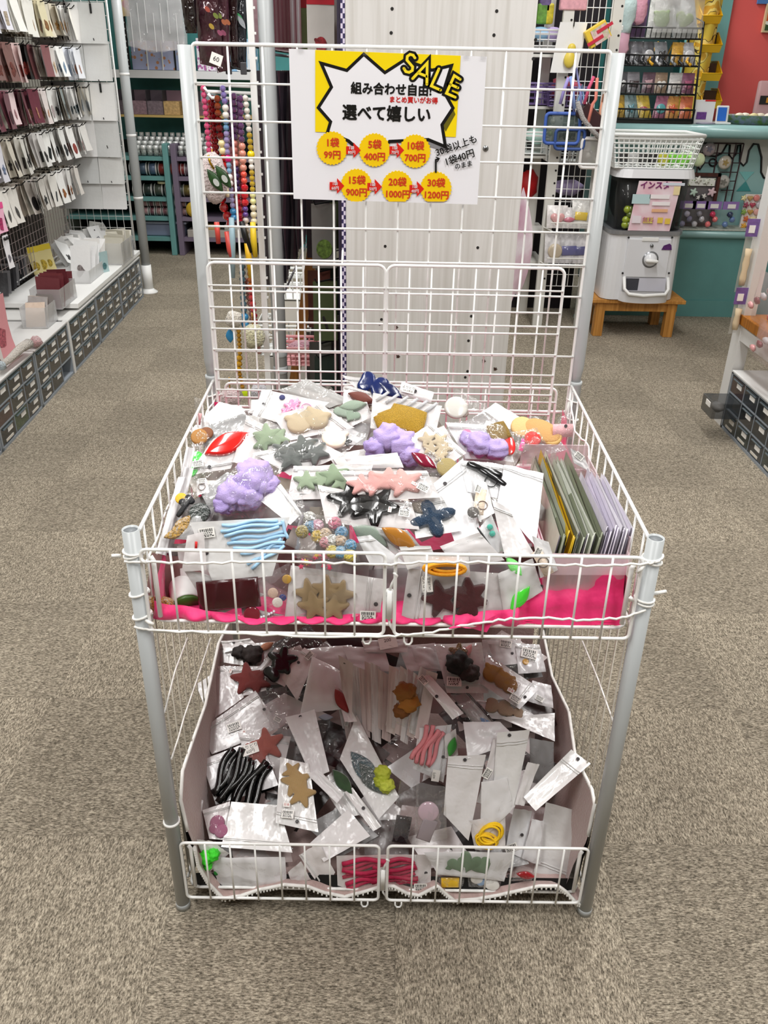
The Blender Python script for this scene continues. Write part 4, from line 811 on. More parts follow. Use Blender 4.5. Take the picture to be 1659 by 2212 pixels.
low('mauve cloth knots in a clear packet at the left', [(437, 1750), (497, 1731), (487, 1815), (452, 1812)], 'pearl', [('oval', '#ab6283', 470, 1778, 14, 0, 'cord'), ('oval', '#b06a8a', 478, 1795, 13, 0, 'cord'), ('oval', '#a65d7e', 464, 1790, 10, 0, 'cord')])
low('pinkish packet edge at the left below the liner', [(418, 1718), (440, 1730), (432, 1775), (408, 1768)], 'milky', (), zipv=0)
low('large blank white packet at the left front', [(500, 1732), (602, 1740), (632, 1842), (478, 1830)], 'white', (), zipv=.8)
low('white packet of sand coloured ribbed stars at the centre left', [(688, 1798), (596, 1778), (606, 1636), (668, 1650)], 'pearl', [('star', '#c4a36e', 640, 1690, 30, 10, 'cord'), ('star', '#bf9d68', 652, 1715, 28, -12, 'cord'), ('star', '#c2a06b', 632, 1668, 20, 35, 'cord')], hole=(642, 1775), stick=(622, 1760, 26, -4), red=(620, 1740, 15, -5))
low('slim packet with dark green piece and punched holes in the centre', [(690, 1690), (722, 1664), (778, 1760), (742, 1768)], 'pearl', [('leaf', '#2c4a26', 740, 1690, 30, -50, 'velvet')], hole=(724, 1722))
low('blank packet sliver left of the feather packet', [(662, 1672), (690, 1664), (742, 1718), (728, 1736)], 'milky', (), hole=(694, 1714), zipv=0)
low('slim white zip strip packet in the centre', [(744, 1712), (762, 1702), (824, 1786), (806, 1796)], 'white', (), hole=(785, 1746), zipv=0)
low('clear packet with an amber orange toy in the middle', [(862, 1440), (906, 1470), (896, 1580), (853, 1560)], 'clear', [('fur', '#8f5a1c', 874, 1490, 20), ('fur', '#a3691f', 882, 1515, 20), ('fur', '#7c4a15', 868, 1530, 16)], n=NV, thick=.014)
low('slanted white strip packet with black print left of the crown packet', [(902, 1463), (928, 1456), (1002, 1540), (978, 1553)], 'white', (), hole=(943, 1505), stick=(914, 1470, 22, -50), zipv=0)
for k in range(3):
    low('slanted clear packet with dark pieces between the strip and the bears, ' + ordinal(k) + ' from the top', [(958+k*14, 1478+k*22), (985+k*16, 1470+k*22), (1068+k*8, 1560+k*16), (1040+k*8, 1580+k*12)], rf.choice(['dark', 'clear']), [('leaf', ['#3a2440', '#2f72a8', '#222226'][k], 1040+k*10, 1545+k*18, 16, -40, 'shine')], zipv=0, tint='#3a3436' if k < 2 else None)
low('dark grey packet interior at the right centre', [(1000, 1560), (1080, 1560), (1120, 1600), (1010, 1640)], 'milky', (), zipv=0, tint='#9b9a98')
low('packet with beige cloth bow at the right', [(1030, 1512), (1110, 1516), (1178, 1560), (1062, 1552)], 'pearl', [('bow', '#b49a82', 1075, 1528, 30, -12, 'cord', .8), ('bow', '#b49a82', 1108, 1540, 24, -12, 'cord', .7)])
low('white packet with black fur crown and mustard top at the back right', [(1056, 1497), (965, 1497), (938, 1391), (1040, 1388)], 'pearl', [('fur', '#1d1818', 990, 1436, 24), ('fur', '#372a28', 1012, 1455, 20), ('flower', '#b3871e', 990, 1412, 20, 10, 'fur'), ('leaf', '#e5a0a0', 1010, 1408, 16, 60)], hole=(1009, 1486), stick=(980, 1476, 32, -3), red=(973, 1453, 16, 0), thick=.012)
low('white packet of mustard brown bear heads at the right', [(1166, 1486), (1123, 1532), (1040, 1478), (1050, 1412)], 'pearl', [('bear', '#a36f22', 1062, 1456, 20, -20, 'cord'), ('bear', '#a8742a', 1086, 1470, 20, -35, 'cord'), ('bear', '#9f6c20', 1100, 1482, 18, 10, 'cord')], hole=(1134, 1506), stick=(1112, 1512, 24, -35), red=(1102, 1495, 15, -30), thick=.01)
low('blank white packet below the beige bow at the right', [(1080, 1550), (1198, 1541), (1198, 1602), (1146, 1580)], 'white', (), zipv=0)
low('black clip card packet hidden at the right corner', [(1144, 1594), (1196, 1602), (1196, 1690), (1146, 1690)], 'dark', (), n=NV, zipv=0, tint='#131416')
low('white packet with pink ribbon bundle in the centre right', [(976, 1566), (958, 1692), (892, 1662), (904, 1574)], 'pearl', [('strips', '#e08a90', 925, 1610, 40, 65, '', .4, '', 5)], n=NV, hole=(957, 1634), stick=(941, 1672, 26, 80, ['60円']))
low('packet with a green leaf edge behind the pink ribbon', [(960, 1590), (985, 1575), (990, 1632), (962, 1640)], 'white', [('leaf', '#3d9a3e', 976, 1612, 20, 75, 'shine')], n=NV, zipv=0)
low('slanted packet with yellow green fur and teal feather in the centre', [(734, 1640), (770, 1545), (862, 1722), (818, 1770)], 'pearl', [('leaf', '#3f6f7c', 788, 1662, 42, -50, 'fur'), ('leaf', '#25493f', 800, 1680, 40, -50, 'fur'), ('fur', '#b9c43f', 826, 1672, 15), ('fur', '#c3ce4a', 834, 1698, 15), ('fur', '#b2bd38', 820, 1690, 12)], zipv=0, thick=.012)
low('tall blank white packet with punched hole right of centre', [(968, 1633), (1050, 1630), (1012, 1816), (958, 1758)], 'white', (), n=NV, hole=(1004, 1640))
low('tall white packet with sticker between two blank ones', [(1066, 1598), (1098, 1606), (1060, 1740), (1030, 1735)], 'pearl', (), n=NV, stick=(1052, 1668, 24, 60), zipv=0)
low('glossy white packet with hole at the right centre', [(1074, 1582), (1145, 1575), (1112, 1742), (1062, 1752)], 'white', (), n=NV, hole=(1100, 1587))
low('folded white packet with pink tint at the right centre', [(1040, 1690), (1095, 1680), (1110, 1745), (1038, 1815)], 'milky', (), n=NV, zipv=0)
low('slim white packet right of the glossy one', [(1140, 1645), (1165, 1650), (1132, 1740), (1112, 1735)], 'white', (), n=NV, zipv=0)
low('white packet slanting over the right edge of the basket', [(1276, 1650), (1234, 1619), (1131, 1722), (1157, 1752)], 'white', (), hole=(1248, 1640), zipv=.2)
low('small clear packet with a bottle in the middle front', [(870, 1660), (905, 1690), (902, 1830), (838, 1822)], 'clear', [('rect', '#2a2426', 868, 1790, 26, 80, 'shine', .9)], n=NV, thick=.014, zipv=0)
low('crinkled clear packet over a grey card in the middle front', [(900, 1690), (962, 1700), (966, 1812), (895, 1826)], 'clear', [('oval', '#b7a0aa', 925, 1752, 20, 0, 'shine'), ('rect', '#8d8286', 922, 1790, 22, 70, 'shine')], n=NV, zipv=0)
low('packet of yellow hair ties at the right front', [(1012, 1772), (1092, 1760), (1092, 1832), (1026, 1836)], 'pearl', [('loops', '#f1c40f', 1062, 1800, 26, 30, '', .8), ('loops', '#eebf0d', 1048, 1812, 22, -20, '', .6)], n=NV, zipv=0)
low('white packet with crossed out sticker at the right front', [(1110, 1746), (1150, 1752), (1130, 1854), (1091, 1838)], 'white', (), n=NV, hole=(1127, 1802), stick=(1104, 1830, 28, 20), zipv=0)
low('greyish packet tucked behind the large right one', [(1150, 1770), (1175, 1775), (1168, 1870), (1128, 1855)], 'milky', (), n=NV, zipv=0)
low('neon green fluff in a packet at the left front corner', [(424, 1815), (460, 1818), (495, 1845), (452, 1885)], 'pearl', [('fur', '#41dd2c', 446, 1848, 14), ('fur', '#3ad427', 462, 1842, 12), ('fur', '#48e233', 450, 1866, 9)], n=N_ST, lock=0.010, zipv=0)
low('large folded white packet at the front centre', [(669, 1822), (752, 1748), (800, 1806), (700, 1862)], 'white', (), zipv=0)
low('white packet with ruffled edge low at the front', [(622, 1885), (650, 1860), (672, 1900), (630, 1908)], 'pearl', (), n=N_ST, lock=0.010, zipv=0)
low('white packet standing with zip at the front left centre', [(700, 1926), (645, 1848), (690, 1822), (724, 1884)], 'white', (), n=N_ST, lock=0.010, hole=(668, 1886))
low('blank greyish card packet at the front left', [(453, 1850), (616, 1850), (620, 1912), (474, 1918)], 'milky', [('oval', '#1c7a2a', 468, 1884, 5)], n=N_ST, lock=0.010, zipv=0)
low('crimson film packet with red tube at the right front', [(1118, 1868), (1156, 1880), (1150, 1905), (1105, 1905)], 'clear', [('leaf', '#a01c24', 1135, 1888, 18, -10, 'shine')], n=N_ST, lock=0.010)
low('white packet with hole at the right front corner', [(1238, 1928), (1152, 1892), (1180, 1734), (1264, 1757)], 'white', (), n=(0, -.9, .44), hole=(1201, 1902), zipv=.18)
low('clear packet of pale ovals and a blue one at the front right', [(1010, 1882), (1085, 1878), (1082, 1918), (1012, 1916)], 'clear', [('oval', '#eceae6', 1030, 1897, 12, 0, 'shine', .8), ('oval', '#7fa6cf', 1038, 1902, 9, 0, 'shine'), ('oval', '#eceae6', 1062, 1908, 15, -20, 'shine', .75)], n=N_ST, lock=0.010)
low('packet with a small yellow orange box at the front', [(945, 1888), (1004, 1892), (1000, 1916), (948, 1916)], 'clear', [('rect', '#e9bb2b', 972, 1904, 17, 0, 'shine', .9), ('rect', '#d9701c', 970, 1902, 12, 0, 'shine', .8)], n=N_ST, lock=0.010)
low('white packet of sage green hearts at the right front', [(915, 1838), (1112, 1838), (1088, 1900), (945, 1886)], 'milky', [('heart', '#7d9478', 990, 1862, 22, 20, 'cord'), ('heart', '#788f73', 1015, 1858, 24, -20, 'cord'), ('heart', '#7a9175', 1040, 1866, 22, 30, 'cord'), ('heart', '#768d71', 975, 1868, 14, 60, 'cord')][:4], n=N_ST, lock=0.010, hole=(1098, 1890), zipv=0)
low('white packet of crimson elastic loops at the front centre', [(932, 1842), (930, 1918), (730, 1924), (727, 1845)], 'pearl', [('strips', '#b51747', 790, 1884, 44, 0, '', .62, '', 9), ('strips', '#ad1543', 852, 1882, 42, 2, '', .58, '', 8)], n=N_ST, lock=0.010, hole=(920, 1884), stick=(908, 1910, 28, 0), thick=.009, zipv=.17)
# ------------------------------------------------------------------ left aisle: drawer cabinets, shelf top, grid wall of hanging packets (runs slightly askew)
XF = Matrix.Translation((-1.566, 2.06, 0)) @ Matrix.Rotation(0.04, 4, 'Z')
XI = XF.inverted()
rl = random.Random(21)
M_CAB = mat('#8d949b', .4, name='grey_plastic'); M_CABW = mat('#dcdbd8', .5, name='white_board')
def drawer_cabinet(s0, s1, cols, label, topm, colours, missing=()):
    H, D = 0.262, 0.425; n = cols; t = thing('drawer_cabinet', label, 'cabinet', (-D/2, (s0+s1)/2, 0))
    b = MB().span((-D, s0, H-.008), (0.004, s1, H)).span((-D, s0, 0), (0.004, s1, .012)).span((-D, s0, 0), (0.004, s0+.012, H)).span((-D, s1-.008, 0), (0.004, s1, H)).span((-D, s0, 0), (-D+.006, s1, H))
    cw = (s1-s0-.02)/n; rh = (H-.02)/3
    for i in range(1, n): b.span((-D, s0+.012+cw*i-.002, 0), (0.003, s0+.012+cw*i+.002, H))
    for j in range(1, 3): b.span((-D, s0, .012+rh*j-.003), (0.003, s1, .012+rh*j+.003))
    b.build('body', M_CAB, t)
    MB().span((-D, s0, H), (0.006, s1, H+.006)).build('top', topm, t)
    for i in range(n):
        for j in range(3):
            if (i, j) in missing: continue
            y0, z0 = s0+.014+cw*i, .015+rh*j; y1, z1 = y0+cw-.006, z0+rh-.006
            c = rl.choice(colours)
            d = MB().box((-.004, (y0+y1)/2, (z0+z1)/2), (.012, y1-y0, z1-z0), bev=.003).build('drawer', mat(c, .18, name='smoked_plastic', coat=.4, var=(26, .5)), t)
            MB().box((.004, (y0+y1)/2, z1-.012), (.008, (y1-y0)*.7, .006), bev=.002).build('drawer_lip', mat('#5a6266', .2, name='smoked_edge'), d)
            MB().box((.0035, (y0+y1)/2+cw*.12, z1-.028), (.002, cw*.34, .018)).build('label_sticker', M_STICK, d)
            if rl.random() < .5: MB().box((.0035, (y0+y1)/2, z0+.012), (.002, cw*.5, .010)).build('label_sticker', mat('#d8d2c6', .5, name='old_sticker'), d)
    return t
DK = ['#1f2528', '#262a2c', '#2c2727', '#1d2023', '#302f2c', '#23292b']
drawer_cabinet(-.42, .02, 3, 'grey drawer cabinet nearest the camera on the left aisle floor', mat('#d5d4d2', .4, name='cabinet_top'), DK+['#2d5a37', '#5b2f38'])
drawer_cabinet(.03, .53, 3, 'grey drawer cabinet with green and crimson contents in the left aisle, second from the camera', mat('#d5d4d2', .4, name='cabinet_top'), DK+['#4a2c2c', '#31492f'])
drawer_cabinet(.54, 1.03, 3, 'grey drawer cabinet with one empty drawer slot in the left aisle', mat('#d5d4d2', .4, name='cabinet_top'), DK, missing=((2, 0),))
drawer_cabinet(1.06, 1.56, 3, 'grey drawer cabinet under the near end of the white shelf board', M_CABW, DK)
drawer_cabinet(1.57, 2.09, 3, 'grey drawer cabinet under the middle of the white shelf board', M_CABW, DK)
drawer_cabinet(2.10, 2.68, 4, 'grey drawer cabinet with yellow stickers beside the white floor post', M_CABW, DK+['#4a4a4c'])
tag(MB().box((-.21, 1.98, .292), (.43, 1.46, .026), bev=.003).build('shelf_board', mat('#efefed', .4, name='white_laminate'), None), 'white laminate shelf board across the drawer cabinets of the left aisle', 'shelf')
MB_ = MB().span((-.02, 1.035, 0), (.008, 1.055, .268)).build('side_board', M_CABW, None); tag(MB_, 'narrow white upright board between two drawer cabinets of the left aisle', 'board')
# grid wall and its hooks
WD = .43
gw = thing('grid_wall', 'white wire grid wall of the left aisle carrying black hooks', 'grid', (-WD, 1.7, .33))
b = MB()
for i in range(44):
    y = .5+i*.05; b.cyl((-WD, y, .33), (-WD, y, 2.1), .0016, n=4, caps=False)
for j in range(36): b.cyl((-WD-.003, .5, .33+j*.05), (-WD-.003, 2.7, .33+j*.05), .0016, n=4, caps=False)
stuff(b.build('wire_mesh', mat('#b9a9a6', .4, name='grid_wire'), gw))
MB().tube([(-WD, 2.7, .33), (-WD, 2.7, 2.1)], .006, 8).tube([(-WD, .5, .33), (-WD, 2.7, .33)], .004, 6).build('frame', M_WIRE, gw, True)
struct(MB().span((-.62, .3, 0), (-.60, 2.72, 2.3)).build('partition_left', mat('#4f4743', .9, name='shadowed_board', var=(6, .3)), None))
def packet(label, c, w, h, ux, uy, colr, pic=None, group=None, curl=0.0, fm='pearl', head=None, name='hanging_packet', back=None, pics=.42):
    """hanging card packet: c = centre of its top edge, ux along its width, uy downwards"""
    ux, uy = V(ux).normalized(), V(uy).normalized(); en = ux.cross(uy); c = V(c)
    def fn(u, v): return c+ux*w*(u-.5)+uy*h*v+en*(curl*sin(pi*v)+0.0015*sin(7*v+u*3))
    o = MB().sheet(fn, 2, 4).build(name, mat(colr, .3, name='packet_film', bump=(30, .3, .005)), None, True); tag(o, label, 'packet', group)
    if pic:
        sh = OUT[RN.choice(['leaf', 'oval', 'heart', 'flower', 'bear', 'clip', 'rect'])]; a_ = RN.uniform(1.1, 2.0); R_ = min(w*.40, h*pics*.5)*RN.uniform(.7, 1.05)
        for e in (0.0010, -0.0030):
            MB().prism([(x*R_*.85, y*R_) for x, y in [(q[0]*cos(a_)-q[1]*sin(a_), q[0]*sin(a_)+q[1]*cos(a_)) for q in sh]], fn(.5, .70)+en*e, ux, -uy, en, 0.0012).build('contents', mat(pic, .5, name='contents', var=(90, .7)), o)
    if head: MB().sheet(lambda u, v: fn(u, v*.2)-en*.0016, 2, 2).build('header_card', mat(head, .5, name='header_card'), o, True)
    return o
ROWS = [(1.895, 3.45, 4.75, 'top', ['#e9e8e2', '#cfc9ba', '#dedbd2', '#e3e2dd']),
 (1.685, 3.42, 4.72, 'second', ['#e4e2ea', '#f0eee8', '#efece4', '#d9cfae', '#d8d0bd', '#f0efec', '#ece9e0']),
 (1.475, 3.38, 4.95, 'third', ['#7d5a55', '#e0c7c4', '#2a2322', '#8a5a5c', '#d5cdc8', '#f1f0ee', '#e7eaf0', '#d6c9a9', '#e9e4d4']),
 (1.270, 3.25, 4.72, 'fourth', ['#6b3a44', '#e3cccd', '#6a3540', '#ded2cf', '#e7e6e3', '#8f9b9b', '#e9e8e6', '#d9d2c3']),
 (1.065, 3.05, 4.62, 'fifth', ['#d8d6de', '#cfc8ba', '#d9d6ce', '#dcd9d6', '#efeeeb', '#e2e1de', '#e9e7e4', '#dcdad6']),
 (0.855, 2.85, 4.30, 'sixth', ['#e7a5bf', '#ded9d2', '#c9bfb4', '#d3cdc6', '#dcd8d2', '#e6e4e1', '#d9d2cb'])]
PICS = {1: ['#c9b7a0', None, '#b58a58', '#9a6a3a', '#d9a45f', None], 2: ['#7a3a2f', '#b24d44', None, '#e8c9a5', '#8aa6c4', '#c98a6a', '#c9a06a'], 3: ['#4a1f28', '#b8848a', '#d19a78', '#c9b8b8', '#555555', '#2f4850', '#8898aa'], 4: ['#7886a5', '#3a3030', '#2c2422', '#1f1d1d', '#28262a', '#a5463c', None], 5: ['#b83a68', '#5b5654', None, '#3d3a3a', '#3a3d40', '#a5673a', None]}
for ri, (z, ya, yb, rn, cols) in enumerate(ROWS):
    n = int((yb-ya)/.122)
    for k in range(n):
        s = ya-2.06+k*(yb-ya)/max(1, n-1)
        d0, d1 = WD-.01, .21+rl.uniform(-.02, .02)
        if ri == 0 and k == 0: ed = []
        hk = MB().tube([(-d0, s, z+.012), (-d1, s, z+.012), (-d1+.02, s, z+.03)], .0028, 5).build('hook', M_BLACK, gw)
        col = cols[min(len(cols)-1, int(k*len(cols)/n))]; pc = PICS.get(ri, [None]); pic = pc[min(len(pc)-1, int(k*len(pc)/n))]
        m = 3; hgt = rl.uniform(.15, .18) if ri else .16; ed.append((z, s, d1, hgt))
        grp = f'packets on hook {k+1} from the near end, {rn} row of the grid wall'
        lb = f'{["white","pale","clear"][k % 3] if lin(col)[1] > .5 else "dark reddish"} packet, {ordinal(k)} hook from the near end, {rn} row of the grid wall'
        for q in range(m):
            d = d1+.012+.018*q; a = .06+.16*rl.random()
            packet(lb, (-d+.0, s+rl.uniform(-.008, .008), z+.02), .085+rl.uniform(-.006, .006), hgt, (rl.uniform(-.35, .25), 1, 0), (a, rl.uniform(-.03, .03), -1), col, pic, grp, .004)
b = MB()
for z, s, d1, hgt in ed:
    for q in range(9):
        d = d1+.07+.0125*q; a = .06+.16*rl.random(); w_ = .042; x = rl.uniform(-.012, .012); s2 = s+rl.uniform(-.01, .01)
        b.quad((-d-x, s2-w_, z+.02), (-d+x, s2+w_, z+.02), (-d+x+a*hgt, s2+w_, z+.02-hgt), (-d-x+a*hgt, s2-w_, z+.02-hgt))
stuff(b.build('rear_packets', mat('#d3cdc0', .35, name='packet_film', var=(14, .4, '#8a7a6a')), gw))
# special fronts on the grid wall
packet('pink card packet with lettering on the near end of the grid wall', (-.19, .93, .84), .10, .13, (.1, 1, 0), (.05, 0, -1), '#eeb3cb', '#c23a72', None, .003, head='#e0508f')
o = packet('white bear shaped hair pin card below the pink packet', (-.18, .93, .70), .055, .15, (.1, 1, 0), (.05, 0, -1), '#e4e1e4', '#8d8890', None, .003, pics=.8)
MB().ball((-.176, .915, .685), .008, 8, 6).ball((-.176, .945, .685), .008, 8, 6).build('black_tip', M_BLACK, o, True)
# end panel facing the camera with clear packets
ep = thing('end_grid_panel', 'white wire end panel facing the camera at the far end of the left aisle', 'grid', (-.2, 2.74, .3))
b = MB()
for i in range(10): b.cyl((-.47+i*.048, 2.74, .30), (-.47+i*.048, 2.74, 2.1), .0017, n=4, caps=False)
for j in range(26): b.cyl((-.47, 2.743, .3+j*.072), (-.03, 2.743, .3+j*.072), .0017, n=4, caps=False)
stuff(b.build('wire_mesh', M_WIRE, ep))
MB().tube([(-.03, 2.74, .30), (-.03, 2.74, 2.1)], .005, 6).tube([(-.47, 2.74, .30), (-.47, 2.74, 2.1)], .006, 6).build('frame', M_WIRE, ep, True)
PACKF = mat('#e3e3e1', .18, name='clear_stack', bump=(20, .5, .008), coat=.5)
for j, z in enumerate((1.72, 1.52, 1.30, 1.09, .93, .72, .42)):
    for i, x in enumerate((-.40, -.26, -.11)):
        if j == 5 and False: continue
        w_ = .15; hgt = .215 if j < 5 else .16; h_ = MB().tube([(x, 2.73, z+.01), (x, 2.66, z+.01), (x, 2.645, z+.025)], .003, 5).build('hook', M_BLACK, ep)
        for q in range(2):
            o = packet(f'clear white packet on the end panel, {ordinal(j)} row from the top, {["left", "middle", "right"][i]} column', (x+rl.uniform(-.006, .006), 2.70-.03*q, z+.012), w_, hgt, (1, rl.uniform(-.1, .1), 0), (0, -.06-.03*q, -1), ['#dfe0de', '#e9e9e8', '#d6d8d7'][(i+j) % 3], None, f'clear packets in row {j+1} of the end panel', .006)
            if q == 1: MB().box((x, 2.664, z-.02), (.012, .002, .05)).build('hanger_strip', M_BLACK, o) if j in (0, 2, 4) else None
XF_save = XF; XF = None
# round floor post at the end of the aisle
pt = thing('floor_post', 'thick white round floor post with a disc foot at the end of the left aisle', 'post', (-1.66, 4.86, 0))
MB().cyl((-1.665, 4.86, .02), (-1.665, 4.86, 2.3), .030, n=20).build('tube', M_TUBE, pt, True)
MB().cyl((-1.665, 4.86, .01), (-1.665, 4.86, .19), .034, n=20).build('sleeve', M_WHITE, pt, True)
MB().lathe((-1.665, 4.86, 0), [(.062, 0), (.062, .008), (.04, .022), (.034, .03)], 24).build('foot', M_WHITE, pt, True)
for z in (.62, 1.0, 1.35): MB().lathe((-1.665, 4.86, z), [(.030, 0), (.032, .002), (.032, .012), (.030, .014)], 20).build('joint_ring', M_WHITE, pt, True)
XF = XF_save
# goods on the shelf boards
def W2L(p): return XI @ V(p)
M_CBOX = film('#e9e9e9', .28, .1, 4, .05)
def tray(label, px, py, z, w, dl, h, m=M_CBOX, cat='box', name='clear_box'):
    p = W2L(atZ(px, py, z)); t = thing(name, label, cat, p); x, y, z = p; e = .002
    MB().span((x-w/2, y-dl/2, z), (x+w/2, y+dl/2, z+e)).build('base', m, t)
    for nm, a, b in (('front_side', (x+w/2-e, y-dl/2, z), (x+w/2, y+dl/2, z+h)), ('rear_side', (x-w/2, y-dl/2, z), (x-w/2+e, y+dl/2, z+h)), ('end_side', (x-w/2, y-dl/2, z), (x+w/2, y-dl/2+e, z+h)), ('end_side', (x-w/2, y+dl/2-e, z), (x+w/2, y+dl/2, z+h))): MB().span(a, b).build(nm, m, t)
    return p
def filed(label, p, n, dl, w, h, cols, pic=None, lean=.25, group=None, axis=1):
    for i in range(n):
        f = (i/(n-1)-.5) if n > 1 else 0; hh = h*rl.uniform(.88, 1.12); ln = lean+rl.uniform(-.18, .18); c = V(p)+V((rl.uniform(-.015, .015), dl*f+ln*hh, hh*.98/(1+ln*ln)**.5+.004))
        packet(label, c, w*rl.uniform(.85, 1), hh, (1, rl.uniform(-.3, .3), rl.uniform(-.12, .12)), (0, -ln, -1), rl.choice(cols), pic if rl.random() < .5 else None, group, rl.uniform(-.006, .008), name='filed_packet')
Z1, Z2 = .306, .27
p = tray('clear box of upright wrapped sticks at the far end of the white shelf board', 255, 562, Z1, .14, .30, .13)
filed('wrapped beige sticks packet standing in the far clear box', p, 9, .24, .12, .17, ['#d9d5c6', '#c4bfae', '#e6e3d9'], '#b49a70', .15, 'stick packets in the far clear box')
p = tray('frosted ribbed tray of white packets on the shelf board', 185, 598, Z1, .15, .34, .07, film('#eeeeee', .5, .2, 8, .2))
filed('white packet leaning in the frosted ribbed tray', p, 8, .28, .13, .20, ['#f3f3f2', '#e9e9e9', '#dedcd8'], '#a59a98', .55, 'packets in the ribbed tray')
p = tray('clear box of dark red packets on the near end of the shelf board', 120, 655, Z1, .15, .26, .10)
filed('dark red packet with white top filed in the clear box', p, 9, .22, .13, .15, ['#6b2f35', '#5a2529', '#7a3a3e'], '#3a1519', .2, 'dark red packets in the clear box')
packet('pale teal card standing upright on the shelf board', V(W2L(atZ(228, 588, Z1)))+V((0, 0, .12)), .07, .12, (.5, 1, 0), (0, 0, -1), '#a9c4c6', '#5d8f94', None, .002)
for i in range(8): packet('black and grey striped packet stacked behind the red packets', V(W2L(atZ(40+i*3, 640-i*4, Z1)))+V((-.10, .02*i, .12)), .12, .12, (1, .2, 0), (0, -.3, -1), ['#4a4a4e', '#8d8d90', '#2b2b2e'][i % 3], '#c9c9cc', 'striped packets on the shelf', .003)
for i in range(16): packet('mixed white packet heaped at the back of the shelf board', V(W2L(atZ(135+i*6, 575-i*3, Z1)))+V((rl.uniform(-.03, .03), rl.uniform(-.05, .05), .14+.01*(i % 3))), .10, .15, (.6, 1, rl.uniform(-.6, .6)), (rl.uniform(-.2, .7), rl.uniform(-.5, .5), -.8), ['#efefee', '#d9d9d8', '#e3e2df', '#c9c9c8'][i % 4], ['#555555', None, '#8a8a90'][i % 3], 'white packets heaped on the shelf', .006)
for i in range(3): packet('yellow header packet standing among the white ones', V(W2L(atZ(88+i*8, 590, Z1)))+V((-.03, .05*i, .15)), .07, .16, (.7, 1, 0), (.15, 0, -1), '#e5d79a', '#d9b93c', 'yellow packets on the shelf', .004, head='#e3c933')
for i in range(4): packet('small brown printed packet lying behind the yellow one', V(W2L(atZ(60+i*10, 590-i*6, Z1)))+V((-.0, .04*i, .11)), .08, .12, (.7, 1, .2), (.3, 0, -1), '#d5cfc4', '#6b4a3a', 'brown printed packets on the shelf', .004)
p = tray('clear open folder standing on the near drawer cabinet', 88, 700, Z2, .12, .16, .10)
filed('patterned card filed in the clear folder', p, 5, .12, .10, .13, ['#8d8683', '#c9b3a0', '#5a4a44'], '#d9a88a', .3, 'cards in the clear folder')
packet('pink printed pouch standing at the left edge on the drawers', V(W2L(atZ(40, 765, Z2)))+V((-.06, .0, .25)), .16, .26, (.15, 1, 0), (.12, -.15, -1), '#c98a8e', '#b8606a', None, .012, pics=.6)
packet('pale grey printed sheet in front of the pink pouch', V(W2L(atZ(10, 800, Z2)))+V((-.03, 0, .19)), .12, .2, (.1, 1, 0), (.1, -.1, -1), '#cfc9c4', '#8d7a70', None, .006, pics=.6)
t = thing('plush_strap', 'fluffy pink and cream plush strap drooping over the drawer cabinet corner', 'plush', W2L(atX(50, 745, -1.60)))
q = [W2L(atX(x, y, -1.585)) for x, y in ((2, 790), (22, 775), (45, 752), (62, 742), (78, 738))]
MB().tube(q[:4], [.012, .016, .020, .022], 10).build('strap', fabric('#efe3d3', 'fur'), t, True); MB().ball(q[4], .028, 12, 9, (1, 1, .9), .3).build('pompom', fabric('#f0b7b9', 'fur'), t, True); MB().ball(q[0], .02, 10, 8).build('tail', fabric('#cfe0e8', 'fur'), t, True)
XF = None
# ------------------------------------------------------------------ back left: shelves along the far wall
rc = random.Random(31)
YW = 6.58
def woodgrain(c1, c2, name='white_wood_grain'):
    m, N, L, b = nt(name); b.inputs['Roughness'].default_value = .55
    tc = N.new('ShaderNodeTexCoord'); mp = N.new('ShaderNodeMapping'); mp.inputs['Scale'].default_value = (46, 46, 1.6); L.new(tc.outputs['Object'], mp.inputs['Vector'])
    n = N.new('ShaderNodeTexNoise'); n.inputs['Scale'].default_value = 1.3; n.inputs['Detail'].default_value = 5; n.inputs['Distortion'].default_value = .8; L.new(mp.outputs[0], n.inputs['Vector'])
    r = N.new('ShaderNodeValToRGB'); r.color_ramp.elements[0].position = .32; r.color_ramp.elements[0].color = (*lin(c2), 1); r.color_ramp.elements[1].position = .62; r.color_ramp.elements[1].color = (*lin(c1), 1)
    L.new(n.outputs['Fac'], r.inputs[0]); L.new(r.outputs[0], b.inputs['Base Color']); return m
def blobs(c1, c2, sc, thr=.35, name='printed_pattern'):
    m, N, L, b = nt(name); tc = N.new('ShaderNodeTexCoord'); v = N.new('ShaderNodeTexVoronoi'); v.inputs['Scale'].default_value = sc; L.new(tc.outputs['Object'], v.inputs['Vector'])
    r = N.new('ShaderNodeValToRGB'); r.color_ramp.interpolation = 'CONSTANT'; r.color_ramp.elements[0].color = (*lin(c2), 1); r.color_ramp.elements[1].position = thr; r.color_ramp.elements[1].color = (*lin(c1), 1)
    L.new(v.outputs['Distance'], r.inputs[0]); L.new(r.outputs[0], b.inputs['Base Color']); b.inputs['Roughness'].default_value = .5; return m
M_SHELFTEAL = mat('#6a9f9d', .45, name='teal_shelf_paint', var=(8, .1))
struct(MB().span((-2.65, 6.30, 1.32), (.6, 6.62, 1.375)).build('trim_1', mat('#e6e7e8', .4, name='white_ledge'), None))
sw = tag(MB().span((-2.12, 6.26, 1.045), (-.85, 6.6, 1.062)).build('wall_shelf', mat('#b59a5c', .6, name='pine_edge'), None), 'thin pine edged wall shelf carrying grey paper boxes on the far teal wall', 'shelf')
